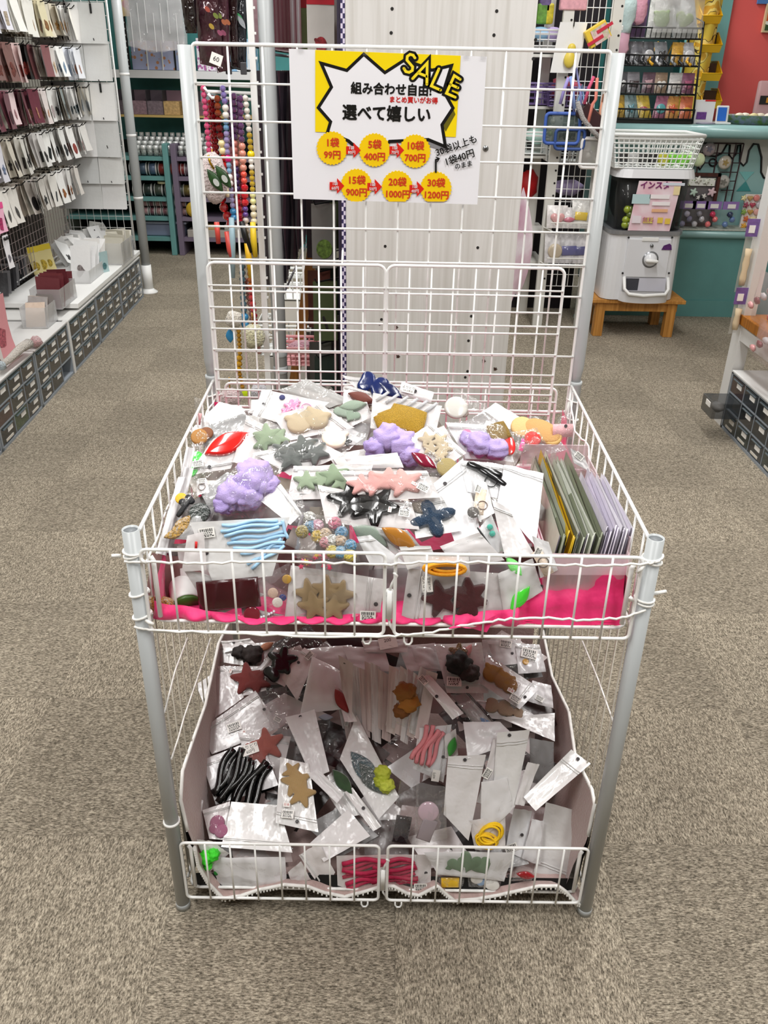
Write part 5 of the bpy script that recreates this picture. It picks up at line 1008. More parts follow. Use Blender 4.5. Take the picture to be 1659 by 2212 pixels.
# printed boxes on the ledge
for k, (xa, xb, m, nm) in enumerate(((288, 378, blobs('#b9bfe0', '#c98d63', 26, .30), 'pale blue box with a bread slice print standing on the far white ledge'), (428, 485, blobs('#e9e4ec', '#b067a0', 40, .42), 'pink and white flower print box on the far white ledge'), (498, 552, blobs('#8fb9da', '#e9ecef', 18, .35), 'blue printed box at the right of the far white ledge'))):
    a, b_ = atY(xa, 160, 6.36), atY(xb, 105, 6.36); t = thing('print_box', nm, 'box', ((a.x+b_.x)/2, 6.42, 1.376))
    MB().span((a.x, 6.36, 1.377), (b_.x, 6.50, 1.60 if k else 1.575), bev=.004).build('body', m, t); MB().span((b_.x-.012, 6.352, 1.377), (b_.x, 6.36, 1.575)).build('dark_side', M_BLACK, t)
    for f in (.36, .70): MB().cyl((a.x+(b_.x-a.x)*f, 6.352, 1.377), (a.x+(b_.x-a.x)*f, 6.352, 1.58), .006, n=6).build('divider_wire', M_WIRE, t)
pa, pb_ = atY(260, 158, 6.33), atY(283, 158, 6.33)
tag(MB().span((pa.x, 6.33, 1.377), (pb_.x-.03, 6.345, 2.1)).build('spotted_panel', blobs('#f2f2f2', '#141414', 55, .28), None), 'white panel with black spots at the left of the far ledge', 'panel')
dp = tag(MB().span((pb_.x-.028, 6.33, 1.377), (pb_.x, 6.345, 2.1)).build('dotted_strip', M_BLACK, None), 'black strip with a column of white dots beside the spotted panel', 'strip')
for i in range(16): MB().lathe((pb_.x-.014, 6.329, 1.40+i*.042), [(.007, 0), (.007, -.001)], 8, axis=(0, 1, 0)).build('dot', M_WHITE, dp)
pk = atY(266, 15, 6.31); tag(MB().box((pk.x, 6.31, pk.z), (.09, .006, .12)).build('printed_card', blobs('#f2d9a8', '#e7b6b9', 14, .4), None), 'small yellow and pink card above the spotted panel', 'card')
# stack of clear sleeves hanging in front of the ledge
cs = thing('sleeve_stack', 'thick stack of clear plastic sleeves hanging above the bread print box', 'plastic sleeves', atY(335, 20, 6.1))
a, b_ = atY(285, 110, 6.1), atY(392, -40, 6.1)
for i in range(5):
    y = 6.02+i*.03; dx = .006*sin(i*2.3)
    MB().sheet(lambda u, v: (a.x+dx+(b_.x-a.x)*u+.008*noise.noise(V((v*9, i, 2))), y+.020*noise.noise(V((u*7, v*4, i)))+.012*noise.noise(V((u*3, v*16, i+9))), a.z+.03*(2*u-1)**2+.02*noise.noise(V((u*4, i, 5)))*(v < .15)+(b_.z-a.z)*v), 14, 22).build('sleeve', film('#f4eff1', .22, .04, 26, 1.0, 'sleeve_film'), cs, True)
for i in range(7): MB().box(((a.x+b_.x)/2+(i-3)*.055, 6.012, a.z+.12+.06*(i % 3)), (.004, .004, .25)).build('fold_line', film('#ffffff', .6, .1, 10, .2, 'fold_film'), cs)
# paper boxes on the thin shelf
for k, (px, c, c2) in enumerate(((268, '#5c5258', '#463f45'), (302, '#8a7078', '#6b5860'), (337, '#77686f', '#564a52'), (372, '#c2a06a', '#6d5560'), (446, '#7d5a63', '#9fb3b8'))):
    p = atY(px, 246, 6.28); t = thing('paper_box', ['dark grey', 'mauve', 'grey printed', 'gold fronted', 'maroon and mint'][k]+' open paper box on the thin pine shelf', 'box', (p.x, 6.36, 1.062))
    MB().span((p.x-.062, 6.28, 1.064), (p.x+.062, 6.44, 1.16)).build('front_pack', mat(c, .6, name='paper', var=(60, .35)), t); MB().span((p.x-.06, 6.40, 1.16), (p.x+.06, 6.46, 1.235)).build('rear_pack', mat(c2, .6, name='paper'), t)
    MB().span((p.x-.066, 6.275, 1.063), (p.x-.062, 6.46, 1.235)).build('side_flap', mat('#2f2a2e', .7, name='dark_card'), t)
# shelving units under it
def unit(label, xa, xb, m, slant):
    t = thing('shelf_unit', label, 'shelving', ((xa+xb)/2, 6.4, 0))
    for x in (xa, xb): MB().span((x-.022, 6.18, 0), (x+.022, 6.56, .86), bev=.004).build('upright', m, t)
    for z in SH: MB().span((xa, 6.2, z-.03), (xb, 6.56, z)).build('shelf', m, t)
    MB().span((xa, 6.55, .0), (xb, 6.57, .86)).build('rear_board', mat('#141b1c', .9, name='dark_backing'), t)
    return t
SH = [atY(320, y, 6.2).z for y in (338, 381, 426, 468, 512)]
xl, xm, xr = atY(283, 420, 6.2).x, atY(366, 420, 6.2).x, atY(383, 420, 6.2).x
unit('teal wooden shelving unit with spools at the far left wall', xl-.62, xm, M_SHELFTEAL, 0)
unit('purple grey shelving unit right of the teal one', xr+.0, xr+.80, mat('#75697c', .5, name='mauve_paint'), 0)
M_GL = mat('#e9ebea', .12, .2, name='glossy_cap', coat=.6)
for u_, (x0, n, lab) in enumerate(((xl+.03, 8, 'teal'), (xl-.55, 6, 'left part of the teal'), (xr+.05, 9, 'purple grey'))):
    first = None
    for i in range(n):
        for j in range(4):
            p = (x0+i*.050, 6.24+j*.06, SH[0]+.004+j*.028)
            if first is None:
                first = thing('glitter_jar', f'glitter jar with a silver white cap on the {lab} shelving unit', 'jar', p, f'jars on the {lab} unit')
                MB().lathe(p, [(.021, 0), (.022, .035), (.017, .042)], 10).build('jar_body', mat('#a9b0ab', .12, name='jar_glass', var=(120, .5)), first, True)
                MB().lathe((p[0], p[1], p[2]+.042), [(.019, 0), (.019, .034), (.0, .035)], 10).build('cap', M_GL, first, True)
            else: dup(first, V(p)-first.location)
def spool(p, r, w, c, label, grp):
    t = thing('ribbon_spool', label, 'spool', p, grp); p = V(p)
    for s_ in (-1, 1): MB().lathe(p+V((s_*w/2, 0, r)), [(r, -.002), (r, .002), (0, .002)], 14, axis=(1, 0, 0)).build('flange', mat('#c9c9c6', .4, name='spool_flange'), t, True)
    MB().cyl(p+V((-w/2, 0, r)), p+V((w/2, 0, r)), r*.88, n=14).build('winding', mat(c, .35, name='ribbon', var=(80, .3)), t, True); return t
for k in range(6):
    c = ['#4a5560', '#4d6075', '#5a6c88', '#8b2f2a', '#a33a31', '#7d2c2b'][k]; n_ = ['slate', 'grey blue', 'blue', 'red', 'bright red', 'dark red'][k]
    spool((xl+.03+k*.078, 6.27, SH[1]), .052, .055, c, f'{n_} ribbon spool on the second shelf of the teal unit', 'spools second shelf teal')
    if k % 2 == 0: spool((xl+.06+k*.078, 6.30, SH[1]+.10), .036, .05, c, f'{n_} small spool resting on top of the second shelf row', 'upper spools second shelf teal')
for k in range(7): spool((xl-.52+k*.075, 6.27, SH[1]), .05, .05, ['#5a3a44', '#6d4550', '#493a40'][k % 3], 'dull maroon ribbon spool behind the wire end panel', 'maroon spools behind the end panel')
for k in range(5): spool((xl+.04+k*.088, 6.27, SH[2]), .05, .06, ['#3a443c', '#2f3a35', '#4c5348', '#38423a', '#454a42'][k], f'dark green grey spool, {ordinal(k)} from the left on the third shelf of the teal unit', 'spools third shelf teal')
lid = atY(352, 400, 6.26); MB_ = MB().lathe((lid.x, 6.27, SH[2]+.10), [(.045, 0), (.045, .014), (.04, .018), (0, .018)], 16).build('jar_lid', mat('#d9d2a8', .4, name='cream_lid'), None, True); tag(MB_, 'cream round lid on top of the green grey spools', 'lid')
for r_ in range(2):
    for k in range(8): spool((xl+.04+k*.053, 6.27, SH[3]+.068*r_), .034, .036, ['#8d5f66', '#b58d90', '#7a4f58', '#a3807f'][k % 4], f'pink striped tape roll in the {["lower", "upper"][r_]} layer of the fourth teal shelf', f'tape rolls {r_} layer')
t = thing('storage_tray', 'grey blue plastic tray on the lowest teal shelf', 'tray', (xl+.2, 6.35, SH[4])); MB().span((xl+.03, 6.26, SH[4]+.002), (xl+.40, 6.5, SH[4]+.10), bev=.008).build('body', mat('#8a93ad', .35, name='grey_blue_plastic'), t); MB().span((xl+.01, 6.24, SH[4]+.10), (xl+.42, 6.52, SH[4]+.118), bev=.004).build('rim', mat('#a3aac0', .35, name='grey_blue_rim'), t)
for k in range(4): spool((xr+.07+k*.10, 6.27, SH[1]), .05, .06, ['#6b5b66', '#c9c6c9', '#8d7f88', '#d9d4d6'][k], f'{["mauve","white","grey","pale"][k]} spool on the second shelf of the purple grey unit', 'spools second shelf purple')
for k in range(3): spool((xr+.08+k*.12, 6.27, SH[2]), .05, .07, ['#6f6234', '#8a7a3d', '#5d5532'][k], f'olive gold spool, {ordinal(k)} from the left on the third purple grey shelf', 'olive spools')
t = thing('tape_roll', 'yellow tape roll with its ring facing out on the purple grey unit', 'tape', (xr+.12, 6.24, SH[3])); MB().lathe((xr+.12, 6.20, SH[3]+.062), [(.03, 0), (.06, 0), (.062, .03), (.03, .03)], 20, axis=(0, 1, 0)).build('roll', mat('#c3a233', .35, name='yellow_tape'), t, True); MB().lathe((xr+.12, 6.205, SH[3]+.062), [(.022, 0), (.03, 0), (.03, .02)], 18, axis=(0, 1, 0)).build('core', mat('#e3dcc5', .6, name='card_core'), t, True)
t = thing('tape_roll', 'pink edged white tape roll lying on the purple grey unit', 'tape', (xr+.5, 6.24, SH[4]+.1)); MB().lathe((xr+.5, 6.24, SH[4]+.14), [(.028, 0), (.055, 0), (.055, .03), (.028, .03)], 18, axis=(0, 1, .3)).build('roll', mat('#b987a5', .4, name='pink_tape'), t, True); MB().lathe((xr+.5, 6.235, SH[4]+.14), [(.02, 0), (.04, 0)], 18, axis=(0, 1, .3)).build('face', M_WHITE, t, True)
t = thing('parts_box', 'pale box with gold and white rolls on the lowest purple grey shelf', 'box', (xr+.3, 6.3, SH[4])); MB().span((xr+.05, 6.22, SH[4]), (xr+.7, 6.45, SH[4]+.06), bev=.004).build('body', mat('#a9a39c', .5, name='grey_box'), t); MB().cyl((xr+.1, 6.26, SH[4]+.075), (xr+.32, 6.26, SH[4]+.075), .03, n=12).build('roll', mat('#c9a873', .5, name='gold_roll'), t, True); MB().cyl((xr+.36, 6.26, SH[4]+.075), (xr+.62, 6.26, SH[4]+.075), .03, n=12).build('roll', mat('#d9dbd6', .4, name='white_roll'), t, True)

# ------------------------------------------------------------------ gondola end behind the cart: white wood panel
YP = 1.42
M_WOODW = woodgrain('#d0cecb', '#c0bdb8')
xa, xb = -0.130, 0.357
zs = atY(900, 700, YP).z
gp = thing('wooden_partition', 'white wood grain end panel of the centre gondola behind the cart', 'panel', ((xa+xb)/2, YP+.01, 0))
MB().span((xa, YP, zs+.0015), (xb, YP+.022, 2.35)).build('upper_board', M_WOODW, gp); MB().span((xa, YP, .0), (xb, YP+.022, zs-.0015)).build('lower_board', M_WOODW, gp)
MB().span((xa+.005, YP+.022, 0), (xb-.005, YP+.03, 2.35)).build('backing', mat('#5a5552', .8, name='board_edge'), gp)
M_HOLE = mat('#1a1614', .8, name='bolt_hole')
for px, py in ((847, 19), (1073, 24), (845, 71), (1067, 76), (832, 532), (1032, 535), (824, 690), (1018, 683), (820, 700), (1012, 736), (1010, 802), (1005, 815), (1157, 86), (1152, 127)):
    p = atY(px, py, YP); MB().lathe((p.x, YP-.0006, p.z), [(.0042, 0), (.0042, .002)], 12, axis=(0, 1, 0)).build('peg_hole', M_HOLE, gp)
p = atY(1049, 321, YP); s_ = MB().lathe((p.x, YP+.001, p.z), [(.0, -.004), (.007, -.003), (.0085, 0)], 16, axis=(0, 1, 0)).build('screw', mat('#8d8f90', .3, .9, name='steel'), gp, True)
MB().box((p.x, YP-.0035, p.z), (.008, .001, .0016)).box((p.x, YP-.0035, p.z), (.0016, .001, .008)).build('cross_slot', M_HOLE, s_)
for px, py in ((856, 707), (1045, 780), (860, 770), (1070, 797)):
    p = atY(px, py, YP); MB().prism([(.007*x*(1+.4*sin(i*5)), .005*y*(1+.4*cos(i*3))) for i, (x, y) in enumerate(polar(lambda a: 1, 12))], (p.x, YP-.0004, p.z), (1, 0, 0), (0, 0, 1), (0, -1, 0), .0004).build('chip_mark', mat('#3a2218', .8, name='chipped_paint'), gp)
# gingham ribbon down the panel's left edge
def gingham():
    m, N, L, b = nt('gingham'); tc = N.new('ShaderNodeTexCoord'); ch = N.new('ShaderNodeTexChecker'); ch.inputs['Scale'].default_value = 90
    ch.inputs['Color1'].default_value = (*lin('#2b2350'), 1); ch.inputs['Color2'].default_value = (*lin('#cfc6da'), 1); L.new(tc.outputs['Object'], ch.inputs['Vector']); L.new(ch.outputs[0], b.inputs['Base Color']); return m
tag(MB().span((xa-.012, YP-.001, .3), (xa-.001, YP+.012, 2.35)).build('gingham_ribbon', gingham(), None), 'purple and white gingham ribbon down the left edge of the wood end panel', 'ribbon')
tag(MB().span((xa-.022, YP+.012, .0), (xa-.001, YP+.5, 2.35)).build('side_board', mat('#2a2036', .6, name='dark_purple_board'), None), 'dark purple side board behind the gingham ribbon', 'board')
# loose white sheet at the panel's right side
tag(MB().sheet(lambda u, v: (xb+.004+.055*u*(sin(pi*(.12+.8*v))**.8), YP+.03+.05*u, .80+.30*v+.02*sin(3*u)), 6, 14).build('vinyl_sheet', mat('#dcd3da', .35, name='vinyl', var=(9, .2, '#b884a0')), None, True), 'creased white vinyl sheet sticking out right of the wood end panel', 'sheet')
# posts left of the panel
t = thing('gondola_post', 'thick pale grey round gondola post behind the cart', 'post', (-.345, 1.52, 0)); MB().tube([(-.345, 1.52, .02), (-.345, 1.52, 2.35)], .0215, 20).build('tube', M_TUBE, t, True)
for z in (.60, .545): MB().lathe((-.345, 1.52, z), [(.0215, 0), (.0235, .006), (.0235, .02), (.0215, .026)], 20).build('collar', M_TUBE, t, True)
MB().lathe((-.345, 1.52, 0), [(.04, 0), (.04, .008), (.023, .025)], 20).build('foot', M_TUBE, t, True)
t = thing('slotted_strip', 'slim white flat upright strip left of the grey gondola post', 'upright', (-.383, 1.50, .3)); MB().span((-.391, 1.492, .50), (-.374, 1.504, 2.35)).build('strip', M_WIRE, t)
for i in range(26): MB().box((-.372, 1.496, .56+i*.058), (.006, .008, .006)).build('tab', M_WIRE, t)
MB().box((-.383, 1.497, .25), (.02, .014, .5)).build('stand', M_TUBE, t)
# bank of long thin packets on the gondola's left face
for k in range(26):
    y = 1.60+k*.052; dark = k % 3; z1 = 1.93 if False else 1.40
    c = ['#3a343c', '#57404a', '#6a666c', '#2c2830'][(k*7) % 4]
    o = MB().sheet(lambda u, v: (-.335-.06*u+.006*sin(9*v+k), y+.028*sin(k*1.7)*v*.5+.012*u, .80-.16*0+(1.40-.80)*v), 2, 6).build('long_packet', mat(c, .12, name='dark_gloss_film', bump=(25, .4, .01), coat=.5), None, True)
    tag(o, 'long dark glossy packet hung edge on along the left face of the centre gondola', 'packet', 'long dark packets of the centre gondola'); MB().tube([(-.395+.006*sin(9*v/5+k), y+.012+.028*sin(k*1.7)*v/5*.5, .80+.6*v/5) for v in range(6)], .0024, 4).build('sealed_edge', mat('#c2b9bf', .2, name='edge_seal'), o, True)
    if k < 22:
        c = ['#a3848a', '#8a5a64', '#c2bcc0', '#b9b3b8'][(k*5) % 4 if k > 8 else k % 2]
        o = MB().sheet(lambda u, v: (-.335-.06*u, y+.02*sin(k*1.3)*v+.01*u, 1.46+.6*v), 2, 4).build('long_packet', mat(c, .12, name='gloss_film2', bump=(25, .4, .01), coat=.5), None, True)
        tag(o, 'pinkish clear packet hung edge on in the upper row of the centre gondola', 'packet', 'upper clear packets of the centre gondola'); MB().box((-.40, y+.02, 1.475), (.012, .010, .035), rx=.3).build('clip', M_BLACK, o)
t = thing('gondola_rail', 'thin grey wire rails above the long dark packets', 'rail', (-.33, 2.2, 1.42))
for z in (1.44, 2.08, .79): MB().cyl((-.33, 1.53, z), (-.33, 3.0, z), .004, n=6).build('rod', mat('#8b868c', .3, .4, name='grey_rod'), t, True)
t = thing('gondola_column', 'grey column far inside the centre gondola', 'column', (-.335, 3.25, 0)); MB().cyl((-.34, 3.25, 0), (-.34, 3.25, 2.35), .045, n=16).build('tube', mat('#8d8f96', .35, name='grey_column'), t, True); MB().cyl((-.34, 3.25, 0), (-.34, 3.25, .03), .07, n=16).build('foot', M_TUBE, t, True)
# packets on the panel's back side between column and ribbon
for j, z in enumerate((1.60, 1.32, 1.05, .82, .58)):
    for i in range(4):
        y = 1.60+i*.16; c = ['#cfcac4', '#d9d2bc', '#9a8f82', '#7c8a5a', '#b58a66', '#5a4a4e'][(i*3+j*5) % 6] if j < 2 else ['#3b3238', '#4f5a3a', '#6d4038', '#2c3a34', '#6b6a66'][(i+j*2) % 5]
        o = packet(f'colourful packet by the gingham ribbon, {ordinal(j)} row from the top, {ordinal(i)} from the front', (xa-.075-.03*(i % 2), y, z), .075, .19, (1, .15, 0), (0, 0, -1), c, ['#b3333a', '#e0c765', '#6d8a3a', '#2f2a2c', '#c9c3bd'][(i+j) % 5], None, .006, head='#b81f2e' if j == 0 and i < 2 else None)
        MB().tube([(xa-.012, y+.02, z+.012), (xa-.10, y-.02, z+.0), (xa-.105, y-.025, z+.012)], .003, 5).build('hook', M_BLACK, o)
# things standing on the floor beyond
t = thing('easel_leg', 'slanted brown wooden easel leg behind the cart', 'easel', atZ(628, 880, 0)); a, b_ = atY(640, 790, 2.25), atY(683, 480, 2.25)
b = MB(); ax_ = (b_-a).normalized(); sx_ = V((1, 0, 0)); b.add([q+sx_*.02*i+V((0, .03*j, 0)) for q in (a-ax_*.35, b_) for i, j in ((-1, 0), (1, 0), (1, 1), (-1, 1))], ((0, 1, 5, 4), (1, 2, 6, 5), (2, 3, 7, 6), (3, 0, 4, 7), (4, 5, 6, 7), (0, 3, 2, 1))); b.build('leg', woodgrain('#8a5a22', '#6a4216', 'brown_wood'), t)
def mesh_basket(label, p, w, d, h, m, n=5, fl=.88, rows=3, cat='basket', name='plastic_basket'):
    """tapered plastic basket: slats and bars leave real openings"""
    t = thing(name, label, cat, p); x, y, z = p
    def cor(k, zz): f = fl+(1-fl)*zz/h; return (x+w/2*f*k[0], y+d/2*f*k[1], z+zz)
    ks = [(-1, -1), (1, -1), (1, 1), (-1, 1)]
    MB().tube([cor(k, h) for k in ks], .006, 6, True).tube([cor(k, h-.02) for k in ks], .0045, 6, True).build('rim', m, t)
    MB().quad(*[cor(k, .003) for k in ks]).build('base', m, t)
    b = MB()
    for s_ in range(4):
        k0, k1 = ks[s_], ks[(s_+1) % 4]; L_ = max(4, int(n*(w if s_ % 2 == 0 else d)/w))
        for r_ in range(rows+1):
            zz = .004+(h-.02)*r_/rows; b.tube([cor(k0, zz), cor(k1, zz)], .0035, 4)
        for i in range(L_+1): b.tube([V(cor(k0, .003)).lerp(V(cor(k1, .003)), i/L_), V(cor(k0, h)).lerp(V(cor(k1, h)), i/L_)], .0035, 4)
    b.build('mesh_wall', m, t); return t
M_WB = mat('#e4e6e4', .4, name='white_basket_plastic')
p = atZ(670, 660, .25); mesh_basket('white perforated basket on a low shelf behind the cart, the upper one', (-.42, 2.75, .50), .22, .2, .12, M_WB, 6)
mesh_basket('white perforated basket behind the cart, the lower one', (-.46, 2.70, .26), .24, .2, .14, M_WB, 6)
mesh_basket('pink basket of pink goods behind the cart', (-.335, 2.05, .42), .14, .16, .07, mat('#e3a3a6', .45, name='pink_plastic'), 7)
tag(MB().ball((-.33, 2.05, .47), .05, 12, 8, (1, 1, .5), .4).build('pink_pouch', fabric('#e58aa5', 'fur'), None, True), 'pink pouch heaped in the pink basket behind the cart', 'pouch')
t = thing('planter_bin', 'dusty pink round bin behind the cart', 'bin', (-.265, 1.95, 0)); MB().lathe((-.265, 1.95, .02), [(.05, 0), (.062, .32), (.065, .33), (.058, .33), (.05, .04)], 18).build('body', mat('#b5908a', .6, name='dusty_pink'), t, True); MB().lathe((-.265, 1.95, 0), [(.04, 0), (.05, .02)], 18).build('foot', mat('#b5908a', .6, name='dusty_pink'), t, True)
for i in range(3): tag(MB().sheet(lambda u, v: (-.29+.03*i+.05*u, 1.95+.02*i+.01*sin(5*v), .34+.17*v), 3, 4).build('wrapped_pack', M_HAZE if i else mat('#8d8480', .2, name='wrap', var=(30, .5)), None, True), f'clear wrapped goods sticking out of the dusty pink bin, {ordinal(i)} from the left', 'packet')
tag(MB().span((-.36, 2.6, .0), (-.10, 2.9, .46)).build('low_cabinet', mat('#2b2624', .7, name='dark_cabinet'), None), 'dark low cabinet under the white baskets behind the cart', 'cabinet')
tag(MB().span((-.55, 2.60, .0), (-.365, 2.9, .255)).build('basket_stand', mat('#a9a6a0', .7, name='grey_stand'), None), 'grey stand below the lower white basket', 'stand')
tag(MB().span((-.52, 2.66, .405), (-.37, 2.86, .495)).build('carton', mat('#d9d5cc', .7, name='pale_carton'), None), 'pale carton wedged between the two white baskets', 'carton')

# ------------------------------------------------------------------ bead straps and pouches on the gondola rack
YB_ = 1.45
rk = thing('strap_rack', 'white rod rack holding bead straps and dark pouches behind the cart', 'rack', (-.45, 1.48, 1.36))
for z, xe in ((1.362, -.53), (1.345, -.50), (1.33, -.49)): MB().tube([(-.385, 1.50, z), (xe, YB_-.005, z+.004), (xe-.008, YB_-.005, z+.014)], .0042, 8).build('rod', M_WIRE, rk, True)
MB().tube([(-.47, 1.47, 1.415), (-.40, 1.48, 1.40), (-.385, 1.5, 1.40)], .003, 6).build('hook', M_BLACK, rk, True)
for x in (-.445, -.405): MB().box((x, 1.48, 1.405), (.016, .012, .03), bev=.002).build('clip', mat('#4a4a4e', .3, name='grey_clip'), rk)
def gem(c, k='gem'): return mat(c, .08, name='bead_'+k, coat=.8, trans=.25) if k == 'gem' else mat(c, .18, name='bead_'+k, coat=.6)
def strap(label, path, segs, r=.0082, extra=None):
    pts = [atY(x, y, yy) for x, y, yy in path]; t = thing('bead_strap', label, 'bead strap', pts[0]); seg_l = [(pts[i+1]-pts[i]).length for i in range(len(pts)-1)]; tot = sum(seg_l); d = 0; meshes = {}
    MB().tube(pts, .0012, 4).build('string', M_WHITE, t)
    while d < tot-.003:
        f = d/tot
        for fe, c, kind, rs in segs:
            if f <= fe: break
        rr = r*rs; a = d+rr; i = 0
        while i < len(seg_l)-1 and a > seg_l[i]: a -= seg_l[i]; i += 1
        p = pts[i].lerp(pts[i+1], min(1, a/seg_l[i])); key = (c, kind, rs)
        if key not in meshes:
            o = MB().ball(p, rr, 8 if kind == 'gem' else 12, 6 if kind == 'gem' else 8).build('bead', gem(c, kind), t, kind != 'gem'); meshes[key] = (o, p)
        else:
            o0, p0 = meshes[key]; o = o0.copy(); COL.objects.link(o); o.location = o0.location+(p-p0)
        d += rr*1.85
    return t
Y = YB_
strap('pink faceted bead strap hanging leftmost on the rack', [(438, 184, Y), (444, 240, Y), (452, 328, Y)], [(1, '#d9527f', 'gem', 1)])
strap('dark red bead strap ending in cherry hearts', [(458, 205, Y+.02), (468, 330, Y+.02), (480, 440, Y+.02), (500, 490, Y+.02)], [(.55, '#7d1016', 'gem', 1), (.7, '#5a0d12', 'gem', .9), (1, '#c4161a', 'gem', 1.6)])
strap('amber, cream and scarlet bead strap', [(469, 205, Y), (472, 262, Y), (480, 318, Y), (492, 420, Y)], [(.2, '#8a3a12', 'gem', 1.15), (.38, '#6a0d0d', 'gem', 1.25), (.58, '#e3d29a', 'pearl', 1.25), (.8, '#c01a16', 'gem', 1.2), (1, '#e8d6b0', 'pearl', 1)])
strap('lilac and blue iridescent bead strap with a hot pink star bead', [(480, 184, Y), (487, 230, Y), (490, 320, Y), (500, 420, Y), (505, 470, Y)], [(.13, '#8d7cc0', 'gem', 1), (.2, '#e5dfd6', 'pearl', 1.15), (.3, '#79a8cf', 'gem', 1), (.47, '#a79ac8', 'gem', 1), (.54, '#e0187c', 'pearl', 1.2), (.64, '#8fbada', 'gem', 1), (.72, '#e8e4df', 'pearl', 1.1), (.9, '#a9a0cc', 'gem', .95), (1, '#2f7fb2', 'pearl', 1.2)])
strap('deep violet faceted bead strap', [(505, 200, Y+.01), (508, 330, Y+.01), (515, 430, Y+.01), (520, 480, Y+.01)], [(.35, '#5f3b66', 'gem', 1.1), (.55, '#c4766a', 'pearl', 1.1), (.75, '#3a2054', 'pearl', 1.1), (1, '#c22036', 'gem', 1.2)])
strap('violet and coral bead strap beside the pearl one', [(520, 205, Y), (521, 280, Y), (528, 400, Y), (532, 500, Y)], [(.3, '#6a4470', 'gem', 1.1), (.5, '#d78f7c', 'pearl', 1.2), (.6, '#e0503f', 'pearl', 1.1), (.75, '#d8222f', 'gem', 1.3), (.88, '#5d3a86', 'pearl', 1), (1, '#c9bcb6', 'pearl', 1.1)])
strap('pearl and yellow bead strap next to the slim upright', [(529, 205, Y), (536, 260, Y), (542, 330, Y), (546, 420, Y), (550, 500, Y)], [(.22, '#d9d2c8', 'pearl', 1), (.36, '#c9a735', 'gem', 1.0), (.42, '#efd20d', 'pearl', 1.3), (.52, '#e3dcd2', 'pearl', 1), (.66, '#d3b13a', 'gem', .95), (.78, '#e4e09a', 'pearl', 1.1), (.9, '#dcd0b0', 'pearl', 1.2), (1, '#d9b82a', 'gem', 1.1)])
strap('small scarlet bead strap behind the dark red one', [(452, 215, Y+.04), (462, 330, Y+.04), (470, 420, Y+.04)], [(1, '#b3202a', 'gem', .8)])
strap('rose pearl bead strap between lilac and violet ones', [(497, 210, Y+.03), (500, 330, Y+.03), (512, 450, Y+.03)], [(.4, '#7a4a80', 'gem', .9), (.7, '#d9a6a8', 'pearl', 1), (1, '#b8303a', 'gem', 1)])
strap('small champagne bead strap right of the violet ones', [(512, 206, Y+.03), (516, 330, Y+.03), (526, 470, Y+.03)], [(.3, '#8a5a96', 'gem', .9), (.6, '#e3c9b9', 'pearl', .9), (1, '#c94a5a', 'gem', .95)])
strap('slate teal cube bead strap in the lower row', [(523, 555, Y), (525, 640, Y), (530, 705, Y)], [(.75, '#4a6a78', 'gem', 1.2), (1, '#2d7fae', 'pearl', 1.5)])
strap('amber and crimson bead strap in the lower row', [(538, 560, Y), (543, 640, Y), (552, 700, Y), (556, 740, Y)], [(.3, '#b5642a', 'gem', 1.1), (.6, '#c4393d', 'gem', 1.2), (.8, '#a01b2c', 'gem', 1.2), (1, '#8a4a2a', 'gem', 1)])
strap('dusty pink clear bead strap in the lower row', [(530, 600, Y+.02), (545, 690, Y+.02), (560, 760, Y+.02)], [(1, '#c98a80', 'gem', 1.1)])
strap('gold amber bead chain hanging lowest', [(515, 710, Y), (518, 760, Y), (516, 800, Y), (524, 838, Y)], [(.4, '#c79320', 'gem', .9), (.7, '#dba51f', 'gem', 1.2), (1, '#b57f12', 'gem', .9)])
for lb, px, py, rx, c in (('large white and pink fluffy charm under the pink strap', 462, 385, 30, '#efd9d6'), ('cream white pompom charm at the left of the lower straps', 505, 690, 18, '#efe6d6'), ('big cream yellow pompom charm in the lower row', 547, 726, 25, '#ece5b8'), ('grey white pompom charm near the basket back', 560, 850, 20, '#c9c6cc'), ('pastel pink and white pompom charm near the basket back', 498, 860, 22, '#eccfd0')):
    p = atY(px, py, Y-.01); r_ = rx*(p-CAM).dot(CF)/FPX; t = thing('pompom_charm', lb, 'charm', p); MB().ball(p, r_, 16, 12, (1, .9, 1.75 if rx == 30 else 1.05), .22).build('pompom', mat(c, .95, bump=(160, 1.0, .02), sheen=.8, var=(12, .2), name='fluff'), t, True)
    MB().tube([p+V((0, 0, r_*.9)), p+V((0, 0, r_*.9+.04))], .002, 5).build('loop', mat('#b58a3a', .3, .8, name='gold'), t, True)
t = thing('slipper_charm', 'green tag charm shaped like a pair of slippers with a gold clasp', 'charm', atY(475, 385, Y-.05))
for s_ in (-1, 1): p = atY(474+s_*9, 386-s_*4, Y-.05); MB().prism([(x*.036, y*.30*.036/.42*1.3) for x, y in OUT['leaf']], p, V((.55, 0, -.83)), V((.83, 0, .55)), (0, -1, 0), .008, True).build('slipper', mat('#274a22', .35, name='green_leather', var=(60, .5)), t, True); MB().prism([(x*.011, y*.007) for x, y in OUT['oval']], p+V((.004, -.009, -.004)), V((.55, 0, -.83)), V((.83, 0, .55)), (0, -1, 0), .001).build('print', mat('#b9bdb8', .4, name='print'), t)
MB().tube([atY(450, 335, Y-.04), atY(453, 350, Y-.04), atY(462, 365, Y-.04)], .003, 6).build('clasp', mat('#c79a2a', .25, .9, name='gold'), t, True)
